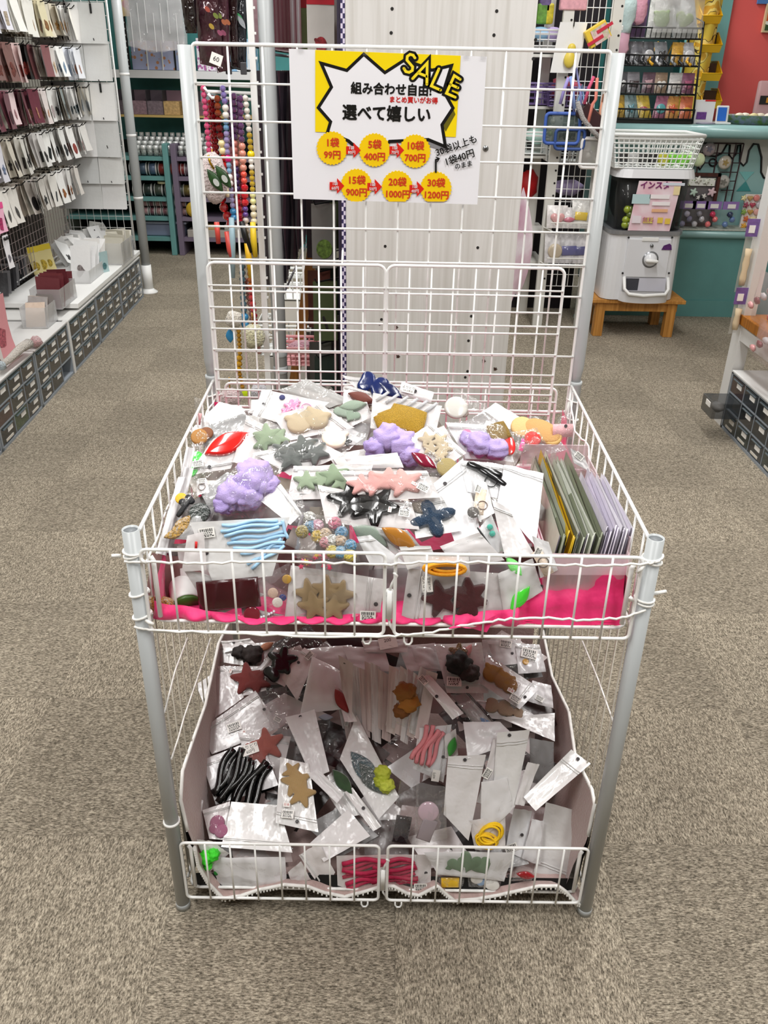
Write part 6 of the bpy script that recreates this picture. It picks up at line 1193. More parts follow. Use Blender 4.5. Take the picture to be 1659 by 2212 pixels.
for lb, c, pts in (('red tassel tail hanging from the straps', '#c9453c', ((468, 480), (472, 526))), ('long red ribbon tail below the red hearts', '#c5483f', ((490, 500), (497, 540), (503, 560))), ('pale blue ribbon tail beside the red one', '#9db9c4', ((500, 470), (502, 520), (503, 600))), ('black ribbon tail of the violet strap', '#0c0a0c', ((522, 478), (530, 510), (542, 545))), ('yellow ribbon tail in the lower row', '#e3c12a', ((546, 480), (548, 520), (552, 555))), ('golden yellow ribbon tail left of the yellow one', '#d9aa1c', ((533, 525), (538, 560), (542, 600)))):
    q = [atY(x, y, Y-.02) for x, y in pts]; tag(MB().tube(q, [.008]+[.010]*(len(q)-2)+[.007], 6).build('ribbon_tail', mat(c, .4, name='satin_tail'), None, True), lb, 'ribbon')
tag(MB().prism([(x*.022, y*.03) for x, y in OUT['leaf'][:]], atY(497, 725, Y), (0, 0, 1), (1, 0, 0), (0, -1, 0), .006, True).build('blue_charm', mat('#2f7fae', .3, name='blue_gloss'), None, True), 'blue glossy charm left of the gold chain', 'charm')
tag(MB().prism([(x*.02, y*.017) for x, y in OUT['rect']], atY(537, 848, Y), (.9, 0, .3), (-.3, 0, .9), (0, -1, 0), .004, True).build('lime_tag', mat('#c8e21c', .35, name='lime_plastic'), None, True), 'lime yellow tag hanging behind the basket', 'tag')
# dark shiny pouches at the top
for k, (x0, y0, x1, y1, x2, y2, x3, y3, c, lb) in enumerate(((385, -40, 422, -40, 426, 72, 402, 72, '#1a0d0e', 'black maroon foil pouch hanging leftmost at the top'), (418, -40, 470, -40, 484, 150, 432, 138, '#4a2a33', 'iridescent maroon foil pouch with price tag at the top'), (452, -40, 492, -40, 498, 150, 470, 158, '#5a3540', 'pinkish maroon foil pouch behind the tagged one'), (484, -40, 512, -40, 516, 148, 500, 150, '#2a1216', 'dark red foil pouch near the slim upright'), (505, -40, 534, -40, 532, 150, 508, 146, '#2c2f38', 'slate grey foil pouch with a green print'))):
    q = [atY(x, y, 1.40+.03*k) for x, y in ((x0, y0), (x1, y1), (x2, y2), (x3, y3))]
    def fn(u, v, s_=1): 
        p = (q[0]*(1-u)+q[1]*u)*(1-v)+(q[3]*(1-u)+q[2]*u)*v; return p+V((0, s_*(-.022*(4*u*(1-u))**.6*(.35+.65*v)*(1-v**6)-.006*noise.noise(V((u*4+k*9, v*7, 0)))), 0))
    o = MB().sheet(fn, 10, 16).build('foil_pouch', mat(c, .1, .15, name='foil_pouch', bump=(18, .9, .02), coat=1.0, var=(20, .4)), None, True); tag(o, lb, 'pouch')
    MB().sheet(lambda u, v: fn(u, v, -1), 8, 12).build('rear_face', mat(c, .1, .15, name='foil_pouch', bump=(18, .9, .02), coat=1.0, var=(20, .4)), o, True)
    if k == 1:
        p = atY(467, 128, 1.37); st = MB().box(p, (.03, .001, .026), ry=.35).build('price_tag', M_STICK, o); text('60', .016, p+V((0, -.001, 0)), (1, 0, -.35), (.35, 0, 1), M_INK, st)
    if k == 4:
        for dx, c2 in ((0, '#3c9a5a'), (.012, '#9fa3a8')): MB().prism([(x*.02, y*.016) for x, y in OUT['leaf']], atY(518+dx*300, 40+dx*600, 1.40+.03*k-.03), (.5, 0, -.8), (.8, 0, .5), (0, -1, 0), .001).build('print', mat(c2, .4, name='print'), o)
    if k in (1, 2):
        for i in range(5): MB().prism([(x*.008, y*.005) for x, y in OUT['oval']], atY(440+i*9+k*8, 20+((i*37) % 60), 1.40+.03*k-.034), (.7, 0, -.7), (.7, 0, .7), (0, -1, 0), .001).build('print', mat(['#9a4a3e', '#a3883a', '#6d7a3a', '#8a4a62', '#9a5a3e'][i], .3, name='print'), o)
# ------------------------------------------------------------------ right: counter, capsule machine, racks
rr_ = random.Random(41)
YC = 4.45
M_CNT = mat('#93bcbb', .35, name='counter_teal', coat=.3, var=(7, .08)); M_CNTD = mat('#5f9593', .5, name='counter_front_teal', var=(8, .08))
zt = atY(1400, 268, YC).z; zl = atY(1500, 497, YC).z
ct = thing('sales_counter', 'teal painted sales counter with a lower display ledge at the right back', 'counter', (2.3, 4.8, 0))
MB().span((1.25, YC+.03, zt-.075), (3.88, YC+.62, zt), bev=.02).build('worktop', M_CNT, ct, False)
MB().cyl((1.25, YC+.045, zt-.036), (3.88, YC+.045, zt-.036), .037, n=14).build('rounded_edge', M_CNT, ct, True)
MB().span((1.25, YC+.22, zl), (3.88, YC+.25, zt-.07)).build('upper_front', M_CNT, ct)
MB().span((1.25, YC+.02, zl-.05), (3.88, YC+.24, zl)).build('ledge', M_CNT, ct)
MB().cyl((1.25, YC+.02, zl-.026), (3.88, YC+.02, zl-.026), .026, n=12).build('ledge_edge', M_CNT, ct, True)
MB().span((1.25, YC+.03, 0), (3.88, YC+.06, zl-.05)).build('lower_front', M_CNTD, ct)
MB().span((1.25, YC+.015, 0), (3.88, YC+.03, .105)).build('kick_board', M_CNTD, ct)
MB().span((1.25, YC+.0, zl-.001), (2.45, YC+.20, zl+.004)).build('lace_runner', mat('#c9cfc4', .7, name='lace', var=(60, .3)), ct)
# painted icing drips
yf = YC+.218; M_DRIP = mat('#c9c9c4', .5, name='drip_paint')
def fpt(x, y, d=0.0): return atY(x, y, yf-d)
dr = [(1500, 290), (1500, 350), (1512, 366), (1521, 352), (1523, 335), (1545, 338), (1560, 330), (1570, 312), (1577, 313), (1575, 335), (1582, 343), (1590, 332), (1594, 314), (1600, 312), (1598, 350), (1606, 358), (1613, 350), (1618, 325), (1628, 311), (1638, 312), (1645, 340), (1644, 372), (1650, 384), (1664, 386), (1680, 370), (1684, 330), (1700, 318), (1720, 340), (1726, 400), (1745, 408), (1760, 330), (1760, 290)]
MB().add([fpt(x, y, .001) for x, y in dr], (tuple(range(len(dr)-1, -1, -1)),)).build('icing_drip', M_DRIP, ct)
MB().tube([fpt(x, y, .003) for x, y in dr[1:-1]], .0062, 6).build('drip_outline', M_BLACK, ct, True)
MB().tube([fpt(1540+8*cos(a*pi/8), 351+8*sin(a*pi/8), .003) for a in range(16)], .005, 6, True).build('drip_outline', M_BLACK, ct, True)
MB().add([fpt(x, y, .0015) for x, y in ((1597, 371), (1630, 371), (1611, 391))], ((0, 1, 2),)).build('painted_triangle', mat('#7cc0bf', .4, name='light_teal'), ct); MB().add([fpt(x, y, .0015) for x, y in ((1611, 391), (1622, 413), (1590, 413))], ((0, 1, 2),)).build('painted_triangle', mat('#3f8f8f', .4, name='mid_teal'), ct)
# dark wire grid with badges
g = thing('badge_grid', 'dark brown wire grid leaning on the teal counter front with round badges', 'grid', fpt(1540, 490, .05)); M_BRW = mat('#3a2226', .4, name='brown_wire')
def gpt(x, y): return atY(x, y, YC+.19)
for a, b_ in (((1500, 309), (1607, 310)), ((1607, 310), (1578, 440)), ((1500, 330), (1602, 331)), ((1500, 352), (1598, 352)), ((1555, 372), (1594, 372)), ((1560, 392), (1590, 391)), ((1557, 411), (1586, 411)), ((1552, 311), (1530, 440)), ((1590, 311), (1565, 438)), ((1515, 311), (1500, 400))): MB().tube([gpt(*a), gpt(*b_)], .0045 if a[0] > 1600 or a[1] < 312 else .003, 5).build('wire', M_BRW, g)
for px, py, r_, c, c2 in ((1532, 322, 14, '#b9a9ae', '#8f8ca0'), (1505, 345, 13, '#5a4038', '#7a5a48'), (1566, 351, 14, '#d9cfc0', '#b59a5e'), (1562, 393, 14, '#c9c6c0', '#8a8880')):
    p = atY(px, py, YC+.17); R_ = r_*(p-CAM).dot(CF)/FPX; o = MB().lathe(p, [(0, -.012), (R_*.7, -.010), (R_, -.002), (R_, .004)], 20, axis=(0, 1, 0)).build('badge', mat(c, .2, name='badge_glaze', coat=.6, var=(30, .3)), None, True)
    tag(o, f'round glossy {["pink lilac", "dark brown", "cream gold", "white grey"][[1532, 1505, 1566, 1562].index(px)]} badge on the dark wire grid', 'badge'); MB().prism([(x*R_*.5, y*R_*.5) for x, y in OUT['flower']], p+V((0, -.013, 0)), (1, 0, 0), (0, 0, 1), (0, -1, 0), .001).build('badge_print', mat(c2, .4, name='print', var=(90, .4)), o)
# brown framed display of flower accessories
f0, f1 = atY(1478, 468, YC+.09), atY(1558, 374, YC+.14)
fr_ = thing('accessory_frame', 'dark brown framed board of flower hair accessories on the counter ledge', 'frame', (1.85, YC+.1, zl+.004))
x0, x1, z0, z1 = atY(1440, 420, YC+.12).x, atY(1553, 400, YC+.12).x, zl+.006, atY(1553, 374, YC+.12).z
MB().span((x0, YC+.125, z0), (x1, YC+.13, z1)).build('board', mat('#6b6668', .6, name='grey_board'), fr_)
for a, b_ in (((x0, z0), (x0+.02, z1)), ((x1-.02, z0), (x1, z1)), ((x0, z1-.02), (x1, z1)), ((x0, z0), (x1, z0+.02))): MB().span((a[0], YC+.11, a[1]), (b_[0], YC+.13, b_[1])).build('frame_bar', woodgrain('#4a2018', '#341410', 'dark_frame'), fr_)
MB().span((x1-.20, YC+.112, z1-.075), (x1-.03, YC+.124, z1-.03)).build('flower_card', blobs('#e3e4de', '#7d9a58', 60, .25), fr_)
for px, py, r_, c in ((1508, 388, 8, '#efeee6'), (1525, 392, 7, '#e9ece0'), (1537, 415, 10, '#e7c9d0'), (1498, 415, 9, '#c9e0d0'), (1513, 430, 8, '#141416'), (1520, 424, 6, '#e9e6e0'), (1508, 427, 5, '#e9e6e0')):
    p = atY(px, py, YC+.11); R_ = r_*(p-CAM).dot(CF)/FPX; tag(MB().prism([(x*R_, y*R_) for x, y in OUT['flower']], p, (1, 0, 0), (0, 0, 1), (0, -1, 0), .01, True).build('flower_clip', mat(c, .5, name='petal', var=(50, .2)), None, True), f'{["white daisy", "pale daisy", "pink rose", "mint rose", "black ribbon", "small white pearl", "second white pearl"][[1508,1525,1537,1498,1513,1520,1508].index(px) if py != 427 else 6]} accessory pinned on the brown framed board', 'accessory')
for k, (px, c, c2, nm) in enumerate(((1478, '#8a86a0', '#b9b4c6', 'lilac'), (1504, '#c9c6cc', '#8a8790', 'silver'), (1533, '#e9787a', '#c9345a', 'red and coral'), (1570, '#6a86b5', '#2a3858', 'blue'))):
    p = atY(px, 488, YC+.06); w_ = .10; o = MB().sheet(lambda u, v: (p.x+w_*(u-.5), YC+.06-.03*(4*u*(1-u))*(1-v)*.9, zl+.006+.155*v), 6, 6).build('header_packet', M_CLEAR, None, True); tag(o, f'clear packet with purple header card and {nm} charms on the counter ledge', 'packet')
    MB().span((p.x-w_/2, YC+.055, zl+.118), (p.x+w_/2, YC+.062, zl+.165)).build('header_card', mat('#8d6fb0', .5, name='purple_card'), o); MB().span((p.x-.02, YC+.053, zl+.125), (p.x+.03, YC+.055, zl+.15)).build('price_sticker', M_STICK, o)
    for i in range(3): MB().ball((p.x-.02+.02*i, YC+.045, zl+.03+.03*((i*2) % 3)), .018, 9, 7, rough=.3).build('charm', mat([c, c2, c][i], .25, name='charm', coat=.5), o, True)
# white board covered with resin sweets
b0, b1 = atY(1598, 494, YC+.10), atY(1690, 420, YC+.13)
db = thing('deco_board', 'white board covered with small resin sweets and fruits on the counter ledge', 'board', (b0.x+.1, YC+.1, zl+.005))
MB().span((b0.x, YC+.11, zl+.005), (b0.x+.42, YC+.125, b1.z)).build('panel', mat('#e9e2dc', .5, name='cream_board'), db)
cols = ['#efe2a8', '#c9a26a', '#e98f8a', '#4a2028', '#e9a82a', '#a33a5a', '#b8405a', '#c9c4cc', '#f2b93a', '#e77f7a', '#8ab04a', '#c99a4a', '#e9b0a8', '#2a1a14', '#f3d9a0', '#d9652a']
nms = ['cream', 'caramel', 'coral', 'dark berry', 'amber', 'raspberry', 'crimson', 'silver', 'golden', 'salmon', 'green', 'toffee', 'blush', 'chocolate', 'vanilla', 'orange']
k = 0
for j in range(5):
    for i in range(5):
        px, py = 1607+i*14+(j % 2)*5, 428+j*15; p = atY(px, py, YC+.10); sh = ['flower', 'oval', 'star', 'heart', 'bear'][(k*3) % 5]; c = cols[k % 16]
        if px > 1662: k += 1; continue
        R_ = 6.6*(p-CAM).dot(CF)/FPX; tag(MB().prism([(x*R_, y*R_) for x, y in OUT[sh]], (p.x, YC+.109, p.z), (1, 0, 0), (0, 0, 1), (0, -1, 0), .014, True).build('resin_sweet', mat(c, .3, name='resin', coat=.6), None, True), f'{nms[k % 16]} resin {["blossom", "drop", "star", "heart", "bear face"][(k*3) % 5]} in the {ordinal(j)} row of the white deco board, {ordinal(i)} across', 'ornament'); k += 1

# coral wall and teal column behind the counter, yellow cloth strip and yellow bins
YCW = 5.35
struct(MB().span((2.22, YCW, 0), (3.9, YCW+.08, 2.8)).build('wall_coral', mat('#e8625e', .6, name='coral_paint'), None))
struct(MB().span((1.98, YCW-.02, 0), (2.22, YCW+.1, 2.8)).build('wall_column', mat('#78b0ae', .5, name='teal_column'), None))
struct(MB().span((1.5, YCW+.25, 0), (1.98, YCW+.3, 2.8)).build('wall_recess', mat('#1c3a3a', .7, name='dark_recess'), None))
sp_ = atY(1620, 30, YCW-.01)
t = thing('framed_photo', 'small framed picture with white blossoms at the right edge of the coral wall', 'picture', atY(1650, 65, YCW-.02)); a, b_ = atY(1645, 70, YCW-.02), atY(1690, 8, YCW-.02); MB().span((a.x, YCW-.03, a.z), (b_.x, YCW-.005, b_.z)).build('frame', mat('#d9c39a', .5, name='pale_frame'), t); MB().span((a.x+.012, YCW-.033, a.z+.012), (b_.x, YCW-.03, b_.z-.1)).build('print', blobs('#35502c', '#e9e9e0', 26, .35), t); MB().span((a.x+.012, YCW-.033, b_.z-.1), (b_.x, YCW-.03, b_.z-.05)).build('print', mat('#c9602a', .5, name='orange_print'), t)
a, b_ = atY(1636, 8, YCW-.02), atY(1690, -20, YCW-.02); tag(MB().span((a.x, YCW-.02, a.z), (b_.x, YCW-.004, b_.z)).build('blue_card', mat('#4f7fc0', .5, name='blue_card'), None), 'blue card at the top of the coral wall', 'card')
# yellow cloth with dark scribble print
def scribble():
    m, N, L, b = nt('printed_cloth'); tc = N.new('ShaderNodeTexCoord'); n = N.new('ShaderNodeTexNoise'); n.inputs['Scale'].default_value = 14; n.inputs['Detail'].default_value = .5; L.new(tc.outputs['Object'], n.inputs['Vector'])
    r = N.new('ShaderNodeValToRGB'); r.color_ramp.interpolation = 'CONSTANT'; e = r.color_ramp.elements; e[0].color = (*lin('#e6c94e'), 1); e[1].position = .49; e[1].color = (*lin('#4a3a1c'), 1); q = e.new(.508); q.color = (*lin('#efd97a'), 1); q = e.new(.60); q.color = (*lin('#d9a93a'), 1)
    L.new(n.outputs['Fac'], r.inputs[0]); L.new(r.outputs[0], b.inputs['Base Color']); b.inputs['Roughness'].default_value = .85; return m
a, b_ = atY(1462, 220, 4.95), atY(1518, 220, 4.95)
yc = tag(MB().sheet(lambda u, v: (a.x+(b_.x-a.x+.03*v)*u, 4.95+.03*sin(u*7), zt+.02+.85*v), 12, 12).build('yellow_curtain', scribble(), None, True), 'yellow curtain strip with dark scribbled print hanging behind the black wire rack', 'curtain')
M_YB = mat('#efb810', .4, name='yellow_bin')
for k, py in enumerate((222, 163, 102, 40, -18)):
    p = atY(1528, py, 4.98); w_, h_, d_ = .14, .085, .16; t = thing('parts_bin', f'yellow open fronted parts bin, {["lowest", "second from the bottom", "middle", "second from the top", "topmost"][k]} of the column beside the curtain', 'bin', p)
    x, y, z = p.x, p.y, p.z-.03
    for nm, pts in (('base', ((x-.06, y-.06, z), (x+.06, y-.06, z), (x+.06, y+d_, z), (x-.06, y+d_, z))), ('front', ((x-.06, y-.062, z), (x+.06, y-.062, z), (x+.062, y-.085, z+.042), (x-.062, y-.085, z+.042))), ('side', ((x+.06, y-.06, z), (x+.06, y+d_, z), (x+.062, y+d_, z+.11), (x+.062, y+.02, z+.11), (x+.062, y-.085, z+.042))), ('side', ((x-.06, y-.06, z), (x-.06, y+d_, z), (x-.062, y+d_, z+.11), (x-.062, y+.02, z+.11), (x-.062, y-.085, z+.042)))):
        MB().add(pts, (tuple(range(len(pts))),)).build(nm, M_YB, t)
    MB().tube([(x-.062, y+.02, z+.11), (x-.062, y-.085, z+.042), (x+.062, y-.085, z+.042), (x+.062, y+.02, z+.11), (x+.062, y+d_, z+.11)], .004, 5).build('rim', M_YB, t, True); MB().span((x-.058, y+.03, z+.004), (x+.058, y+d_, z+.10)).build('dark_interior', mat('#3a2410', .7, name='brown_inside'), t)  # dark brown block paints in the shade inside the open bin

# things standing on the counter
def on(px, py, y=4.58): return atY(px, py, y)
t = thing('card_stand', 'white card stand with red top edge beside the black wire rack', 'sign', (on(1517, 266).x, 4.6, zt)); a, b_ = on(1494, 266, 4.60), on(1547, 216, 4.60)
MB().span((a.x, 4.60, zt+.001), (b_.x, 4.612, b_.z)).build('card', mat('#eeeef0', .4, name='white_card'), t); MB().span((a.x+.06, 4.597, b_.z-.008), (b_.x, 4.6, b_.z)).build('red_edge', mat('#d6262b', .4, name='red_print'), t); MB().box((a.x+.05, 4.597, zt+.045), (.06, .003, .04), bev=.001).build('purple_print', mat('#7d4aa0', .4, name='purple_print', var=(60, .4)), t)
MB().lathe((a.x+.07, 4.56, zt+.001), [(.055, 0), (.06, .006), (.05, .010), (0, .010)], 18, sy=.6).build('coin_dish', mat('#a9a4b5', .3, name='lilac_dish'), t, True)
t = thing('card_reader', 'small white and blue payment reader on the counter', 'card reader', (on(1560, 262).x, 4.6, zt)); a, b_ = on(1547, 262, 4.60), on(1576, 231, 4.60); MB().box(((a.x+b_.x)/2, 4.61, zt+.052), (b_.x-a.x+.008, .02, .10), rx=-.15, bev=.006).build('body', M_WHITE, t); MB().box(((a.x+b_.x)/2-.006, 4.597, zt+.055), (b_.x-a.x-.012, .003, .075), rx=-.15).build('blue_screen', mat('#2f6fd0', .25, name='blue_screen'), t); MB().box(((a.x+b_.x)/2, 4.60, zt+.006), (b_.x-a.x+.03, .07, .01), bev=.003).build('foot', M_WHITE, t)
t = thing('floral_tray', 'oval floral print tray with cream sweets at the right end of the counter', 'tray', (on(1630, 266).x, 4.62, zt)); c = V((on(1636, 266).x, 4.66, zt))
MB().lathe(c, [(.13, .002), (.17, .05), (.175, .052), (.165, .052), (.125, .008)], 28, sx=1.1, sy=.8).build('dish', mat('#a9a6c6', .3, name='floral_glaze', var=(38, .6, '#7d9a4a')), t, True)
for i in range(6): tag(MB().ball(c+V((-.1+.045*i, -.03+.02*(i % 2), .05)), .024, 8, 6, (1.2, .8, .6), .2).build('wrapped_sweet', mat(['#efe6cf', '#f3ecdc', '#e9dca8'][i % 3], .5, name='cream_sweet'), None, True), f'cream wrapped sweet in the floral tray, {ordinal(i)} from the left', 'sweet')
a = on(1644, 245, 4.9); t = thing('clear_pouch', 'clear pouch with a black and orange label behind the floral tray', 'pouch', a); MB().box((a.x+.03, 4.9, zt+.12), (.17, .04, .24), bev=.015).build('pouch_body', film('#e9c9cc', .5, .1, 25, .5), t, True); MB().box((a.x+.01, 4.875, zt+.13), (.09, .004, .05)).build('label', mat('#1c1a18', .4, name='black_label'), t); MB().box((a.x+.03, 4.872, zt+.13), (.05, .003, .03)).build('label_print', mat('#d9932a', .4, name='orange_print'), t)
# black tiered wire rack
rk = thing('tiered_wire_rack', 'black tiered wire rack full of small goods on the counter', 'rack', (on(1420, 266).x, 4.62, zt))
xl_, xr_ = on(1322, 266, 4.52).x, on(1493, 268, 4.52).x
ztier = [on(1420, y, 4.52).z for y in (258, 204, 142, 82)]
for x in (xl_, xr_):
    MB().tube([(x, 4.50, zt+.004), (x, 4.60, on(1420, 45, 4.55).z), (x, 4.82, on(1420, 45, 4.55).z+.04), (x, 4.86, zt+.004)], .006, 6).build('side_frame', M_BLACK, rk, True)
for k, z in enumerate(ztier):
    y0 = 4.50+.035*k; sh = MB().tube([(xl_, y0, z), (xr_, y0, z), (xr_, y0+.20, z+.01), (xl_, y0+.20, z+.01)], .005, 6, True).tube([(xl_, y0-.012, z+.055), (xr_, y0-.012, z+.055)], .0055, 6).build('tier', M_BLACK, rk, True)
    b = MB()
    for i in range(17): b.tube([(xl_+(xr_-xl_)*i/16, y0-.012, z+.055), (xl_+(xr_-xl_)*i/16, y0, z), (xl_+(xr_-xl_)*i/16, y0+.2, z+.01)], .0024, 4)
    b.build('tier_wires', M_BLACK, sh)
MB().span((xl_, 4.50, zt+.002), (xr_, 4.70, zt+.03)).build('base_board', M_BLACK, rk)
gi = 0
def small_pack(label, x, y, z, w, h, c, c2, tilt=.2, cat='packet', shape='oval', fl=M_CLEAR):
    t = MB().sheet(lambda u, v: (x+w*(u-.5)+tilt*h*v, y+.05*v-.012*sin(pi*v)*sin(pi*u), z+h*v), 4, 5).build('goods_packet', mat(c, .35, name='pack_back', var=(40, .35)), None, True); tag(t, label, cat)
    R_ = min(w, h)*.36; MB().prism([(q[0]*R_, q[1]*R_) for q in OUT[shape]], (x+tilt*h*.45, y+.012, z+h*.42), (1, 0, tilt), (-tilt, .1, 1), (0, -1, .1), .012, True).build('goods', mat(c2, .3, name='goods', coat=.4), t, True)
    MB().sheet(lambda u, v: (x+w*(u-.5)+tilt*h*v, y-.010+.05*v-.020*sin(pi*v)*sin(pi*u), z+h*v), 4, 5).build('clear_front', fl, t, True)
for k, row in enumerate(([('#c9a33a', '#e0b53a', 'orange wrapped'), ('#8aa6a8', '#5f9aa8', 'teal boxed'), ('#e3c23a', '#b04a5a', 'yellow and pink'), ('#b86a8a', '#58b0b5', 'pink and teal'), ('#e9a24a', '#e8622f', 'orange'), ('#e0703a', '#f0b83a', 'amber')],
                         [('#5a5a60', '#e9e9ea', 'dark clear'), ('#8d8a90', '#3a2a30', 'brown and grey'), ('#6a4a5a', '#c9a0a8', 'mauve'), ('#a58a70', '#e9e6e0', 'tan with white'), ('#d9d6d4', '#e9e4e0', 'white capped'), ('#8a4a6a', '#b0567a', 'plum')],
                         [('#3a3a40', '#2a2a30', 'black tool'), ('#6a6a70', '#8a8d90', 'steel tool'), ('#4a4a50', '#c9c9cc', 'grey brush'), ('#8a8d92', '#1f1f22', 'black brush'), ('#e0a92a', '#efbf2a', 'yellow pen'), ('#cfcfd2', '#e3e3e6', 'silver charm')],
                         [('#5a3a6a', '#6d4a80', 'purple basket'), ('#d9dbd6', '#7a9a4a', 'green beaded'), ('#d6d9d8', '#8aa05a', 'pale green beaded')])):
    n = len(row); z = ztier[k]+.006; y = 4.52+.035*k
    for i, (c, c2, nm) in enumerate(row):
        w_ = (xr_-xl_)/n*.95; small_pack(f'{nm} packet on the {["lowest", "second", "third", "top"][k]} tier of the black wire rack', xl_+(xr_-xl_)*(i+.5)/n, y+.02, z, w_, [.12, .11, .12, .22][k], c, c2, rr_.uniform(-.25, .25), 'packet', ['oval', 'heart', 'flower', 'rect', 'leaf', 'bear'][(i*2+k) % 6])
    if k == 2:
        for i in range(9):
            x = xl_+.03+i*.045; o = MB().tube([(x+.10, y+.14, z+.12), (x+.02, y-.0, z+.02), (x+.04, y-.03, z+.0)], [.006, .008, .009], 7).build('brush_tool', mat(['#1e1e21', '#8d9094', '#2a2a2d', '#efb52a', '#c9cace'][i % 5], .25, name='tool_gloss', coat=.4), None, True); tag(o, f'{["black", "steel", "dark grey", "yellow", "silver"][i % 5]} brush tool on the third rack tier, {ordinal(i)} from the left', 'tool')
for i, px in enumerate((1437, 1487)):
    p = on(px, 60, 4.60); o = tag(MB().sheet(lambda u, v: (p.x-.075+.15*u, 4.58+.05*v-.03*sin(pi*u)*sin(pi*v), ztier[3]+.03+.27*v), 6, 6).build('header_packet', film('#e6e7e6', .3, .1, 40, .5), None, True), f'clear packet with pink banner header topping the black wire rack, the {["left", "right"][i]} one', 'packet'); MB().sheet(lambda u, v: (p.x-.06+.12*u, 4.595+.02*v-.035*sin(pi*u), ztier[3]+.22+.035*v), 5, 1).build('banner', mat('#d98aa5', .5, name='pink_banner'), o, True)
# hanging pale blue and pink plush bag at the rack's left
p = on(1352, 30, 4.50); t = thing('plush_bag', 'pale aqua and pink soft bag hanging left of the black wire rack', 'bag', p); MB().ball(p+V((0, 0, .02)), .075, 12, 10, (.8, .5, 1.6), .3).build('aqua_part', mat('#cfe3e3', .6, name='aqua_cloth', var=(14, .15), bump=(20, .6, .02)), t, True); MB().ball(p+V((.075, .01, .04)), .05, 10, 8, (.9, .5, 1.9), .4).build('pink_part', mat('#e9a9be', .6, name='pink_cloth', bump=(20, .6, .02)), t, True); MB().ball(p+V((.0, .0, -.15)), .04, 10, 8, (1.1, .5, 1.6), .4).build('pink_tail', mat('#e3b0c4', .6, name='pink_cloth2'), t, True)
t = thing('aqua_pole', 'pale aqua pole in front of the counter beside the white rack', 'pole', (on(1328, 60, 4.45).x, 4.42, zt)); MB().cyl((on(1328, 60, 4.45).x, 4.37, .02), (on(1328, 60, 4.45).x, 4.37, 2.2), .014, n=12).build('tube', mat('#b9d6d4', .4, name='aqua_paint'), t, True); MB().box((on(1328, 60, 4.45).x, 4.365, on(1328, 62, 4.45).z), (.05, .03, .025), bev=.004).build('clamp', M_WHITE, t); MB().cyl((on(1328, 60, 4.45).x, 4.37, 0), (on(1328, 60, 4.45).x, 4.37, .02), .05, n=16).build('foot', mat('#b9d6d4', .4, name='aqua_paint'), t, True)

# ------------------------------------------------------------------ wooden stool, capsule machine, white basket
YG = 3.95
M_PINE = woodgrain('#c98f45', '#a8702c', 'pine')
zst = .225; x0, x1 = 1.205, 1.775
st = thing('wooden_stool', 'low pine stool carrying the white capsule machine', 'stool', (1.49, 4.12, 0))
for k in range(4): MB().span((x0, 3.94+k*.092, zst-.022), (x1, 3.94+k*.092+.089, zst), bev=.003).build('seat_slat', M_PINE, st)
for y in (3.962, 4.262): MB().span((x0+.04, y, zst-.072), (x1-.04, y+.022, zst-.022)).build('apron', M_PINE, st)
for x in (x0+.045, x1-.10):
    for y in (3.955, 4.235): MB().span((x, y, 0), (x+.055, y+.055, zst-.022), bev=.002).build('leg', M_PINE, st)
    MB().span((x+.015, 4.0, zst-.072), (x+.035, 4.24, zst-.022)).build('apron', M_PINE, st)
M_GW = mat('#e2e3e6', .3, name='machine_white', coat=.3); M_GG = mat('#9a9ca0', .3, .6, name='silver_trim')
xa, xb = 1.265, 1.695; xc = (xa+xb)/2; y0 = 3.93
def rbox(x0, x1, y0, y1, z0, z1, r, top=1.0):
    pts = []
    for cx, cy, a0 in ((x1-r, y1-r, 0), (x0+r, y1-r, 90), (x0+r, y0+r, 180), (x1-r, y0+r, 270)):
        for i in range(6): a = radians(a0+18*i); pts.append((cx+r*cos(a), cy+r*sin(a)))
    mx, my = (x0+x1)/2, (y0+y1)/2; b = MB(); n = len(pts)
    b.v = [V((x, y, z0)) for x, y in pts]+[V((mx+(x-mx)*top, my+(y-my)*top, z1)) for x, y in pts]
    b.f = [(i, (i+1) % n, n+(i+1) % n, n+i) for i in range(n)]+[tuple(range(n-1, -1, -1)), tuple(range(n, 2*n))]; return b
cm = thing('capsule_machine', 'white capsule vending machine with a clear drum and pink poster on the pine stool', 'vending machine', (xc, 4.12, zst))
zb1 = atY(1400, 508, y0).z; zd1 = atY(1400, 385, y0).z
rbox(xa, xb, y0, 4.32, zst+.004, zb1, .07, .97).build('body', M_GW, cm)
rbox(xa+.0, xb-.0, y0-.004, 4.32, zb1, zb1+.022, .07).build('silver_band', M_GG, cm)
rbox(xa+.03, xb-.02, y0+.02, 4.30, zb1+.022, zd1, .06, 1.06).build('clear_drum', film('#1a1d1c', .35, .04, 4, .05), cm, True)
rbox(xa+.05, xb-.04, y0+.05, 4.28, zb1+.022, zd1-.005, .05, 1.05).build('drum_lining', mat('#15181a', .4, name='dark_drum'), cm)
rbox(xa-.005, xb+.02, y0-.01, 4.33, zd1, zd1+.045, .08, .95).build('lid', M_GW, cm)
def mp(px, py, d=0.0): return atY(px, py, y0-d)
pa, pb_ = mp(1330, 512), mp(1452, 512)
a, b_ = mp(1345, 598), mp(1456, 512)
MB().span((a.x, y0-.006, a.z), (b_.x-.01, y0+.03, b_.z-.012), bev=.004).build('front_plate', mat('#dcdde1', .35, name='machine_panel'), cm)
for px, py in ((1358, 513), (1452, 513), (1345, 590), (1445, 590)):
    p = mp(px, py, .007); MB().lathe(p, [(.006, -.002), (.006, .002)], 10, axis=(0, 1, 0)).build('screw', mat('#2a2a2c', .4, name='dark_screw'), cm)
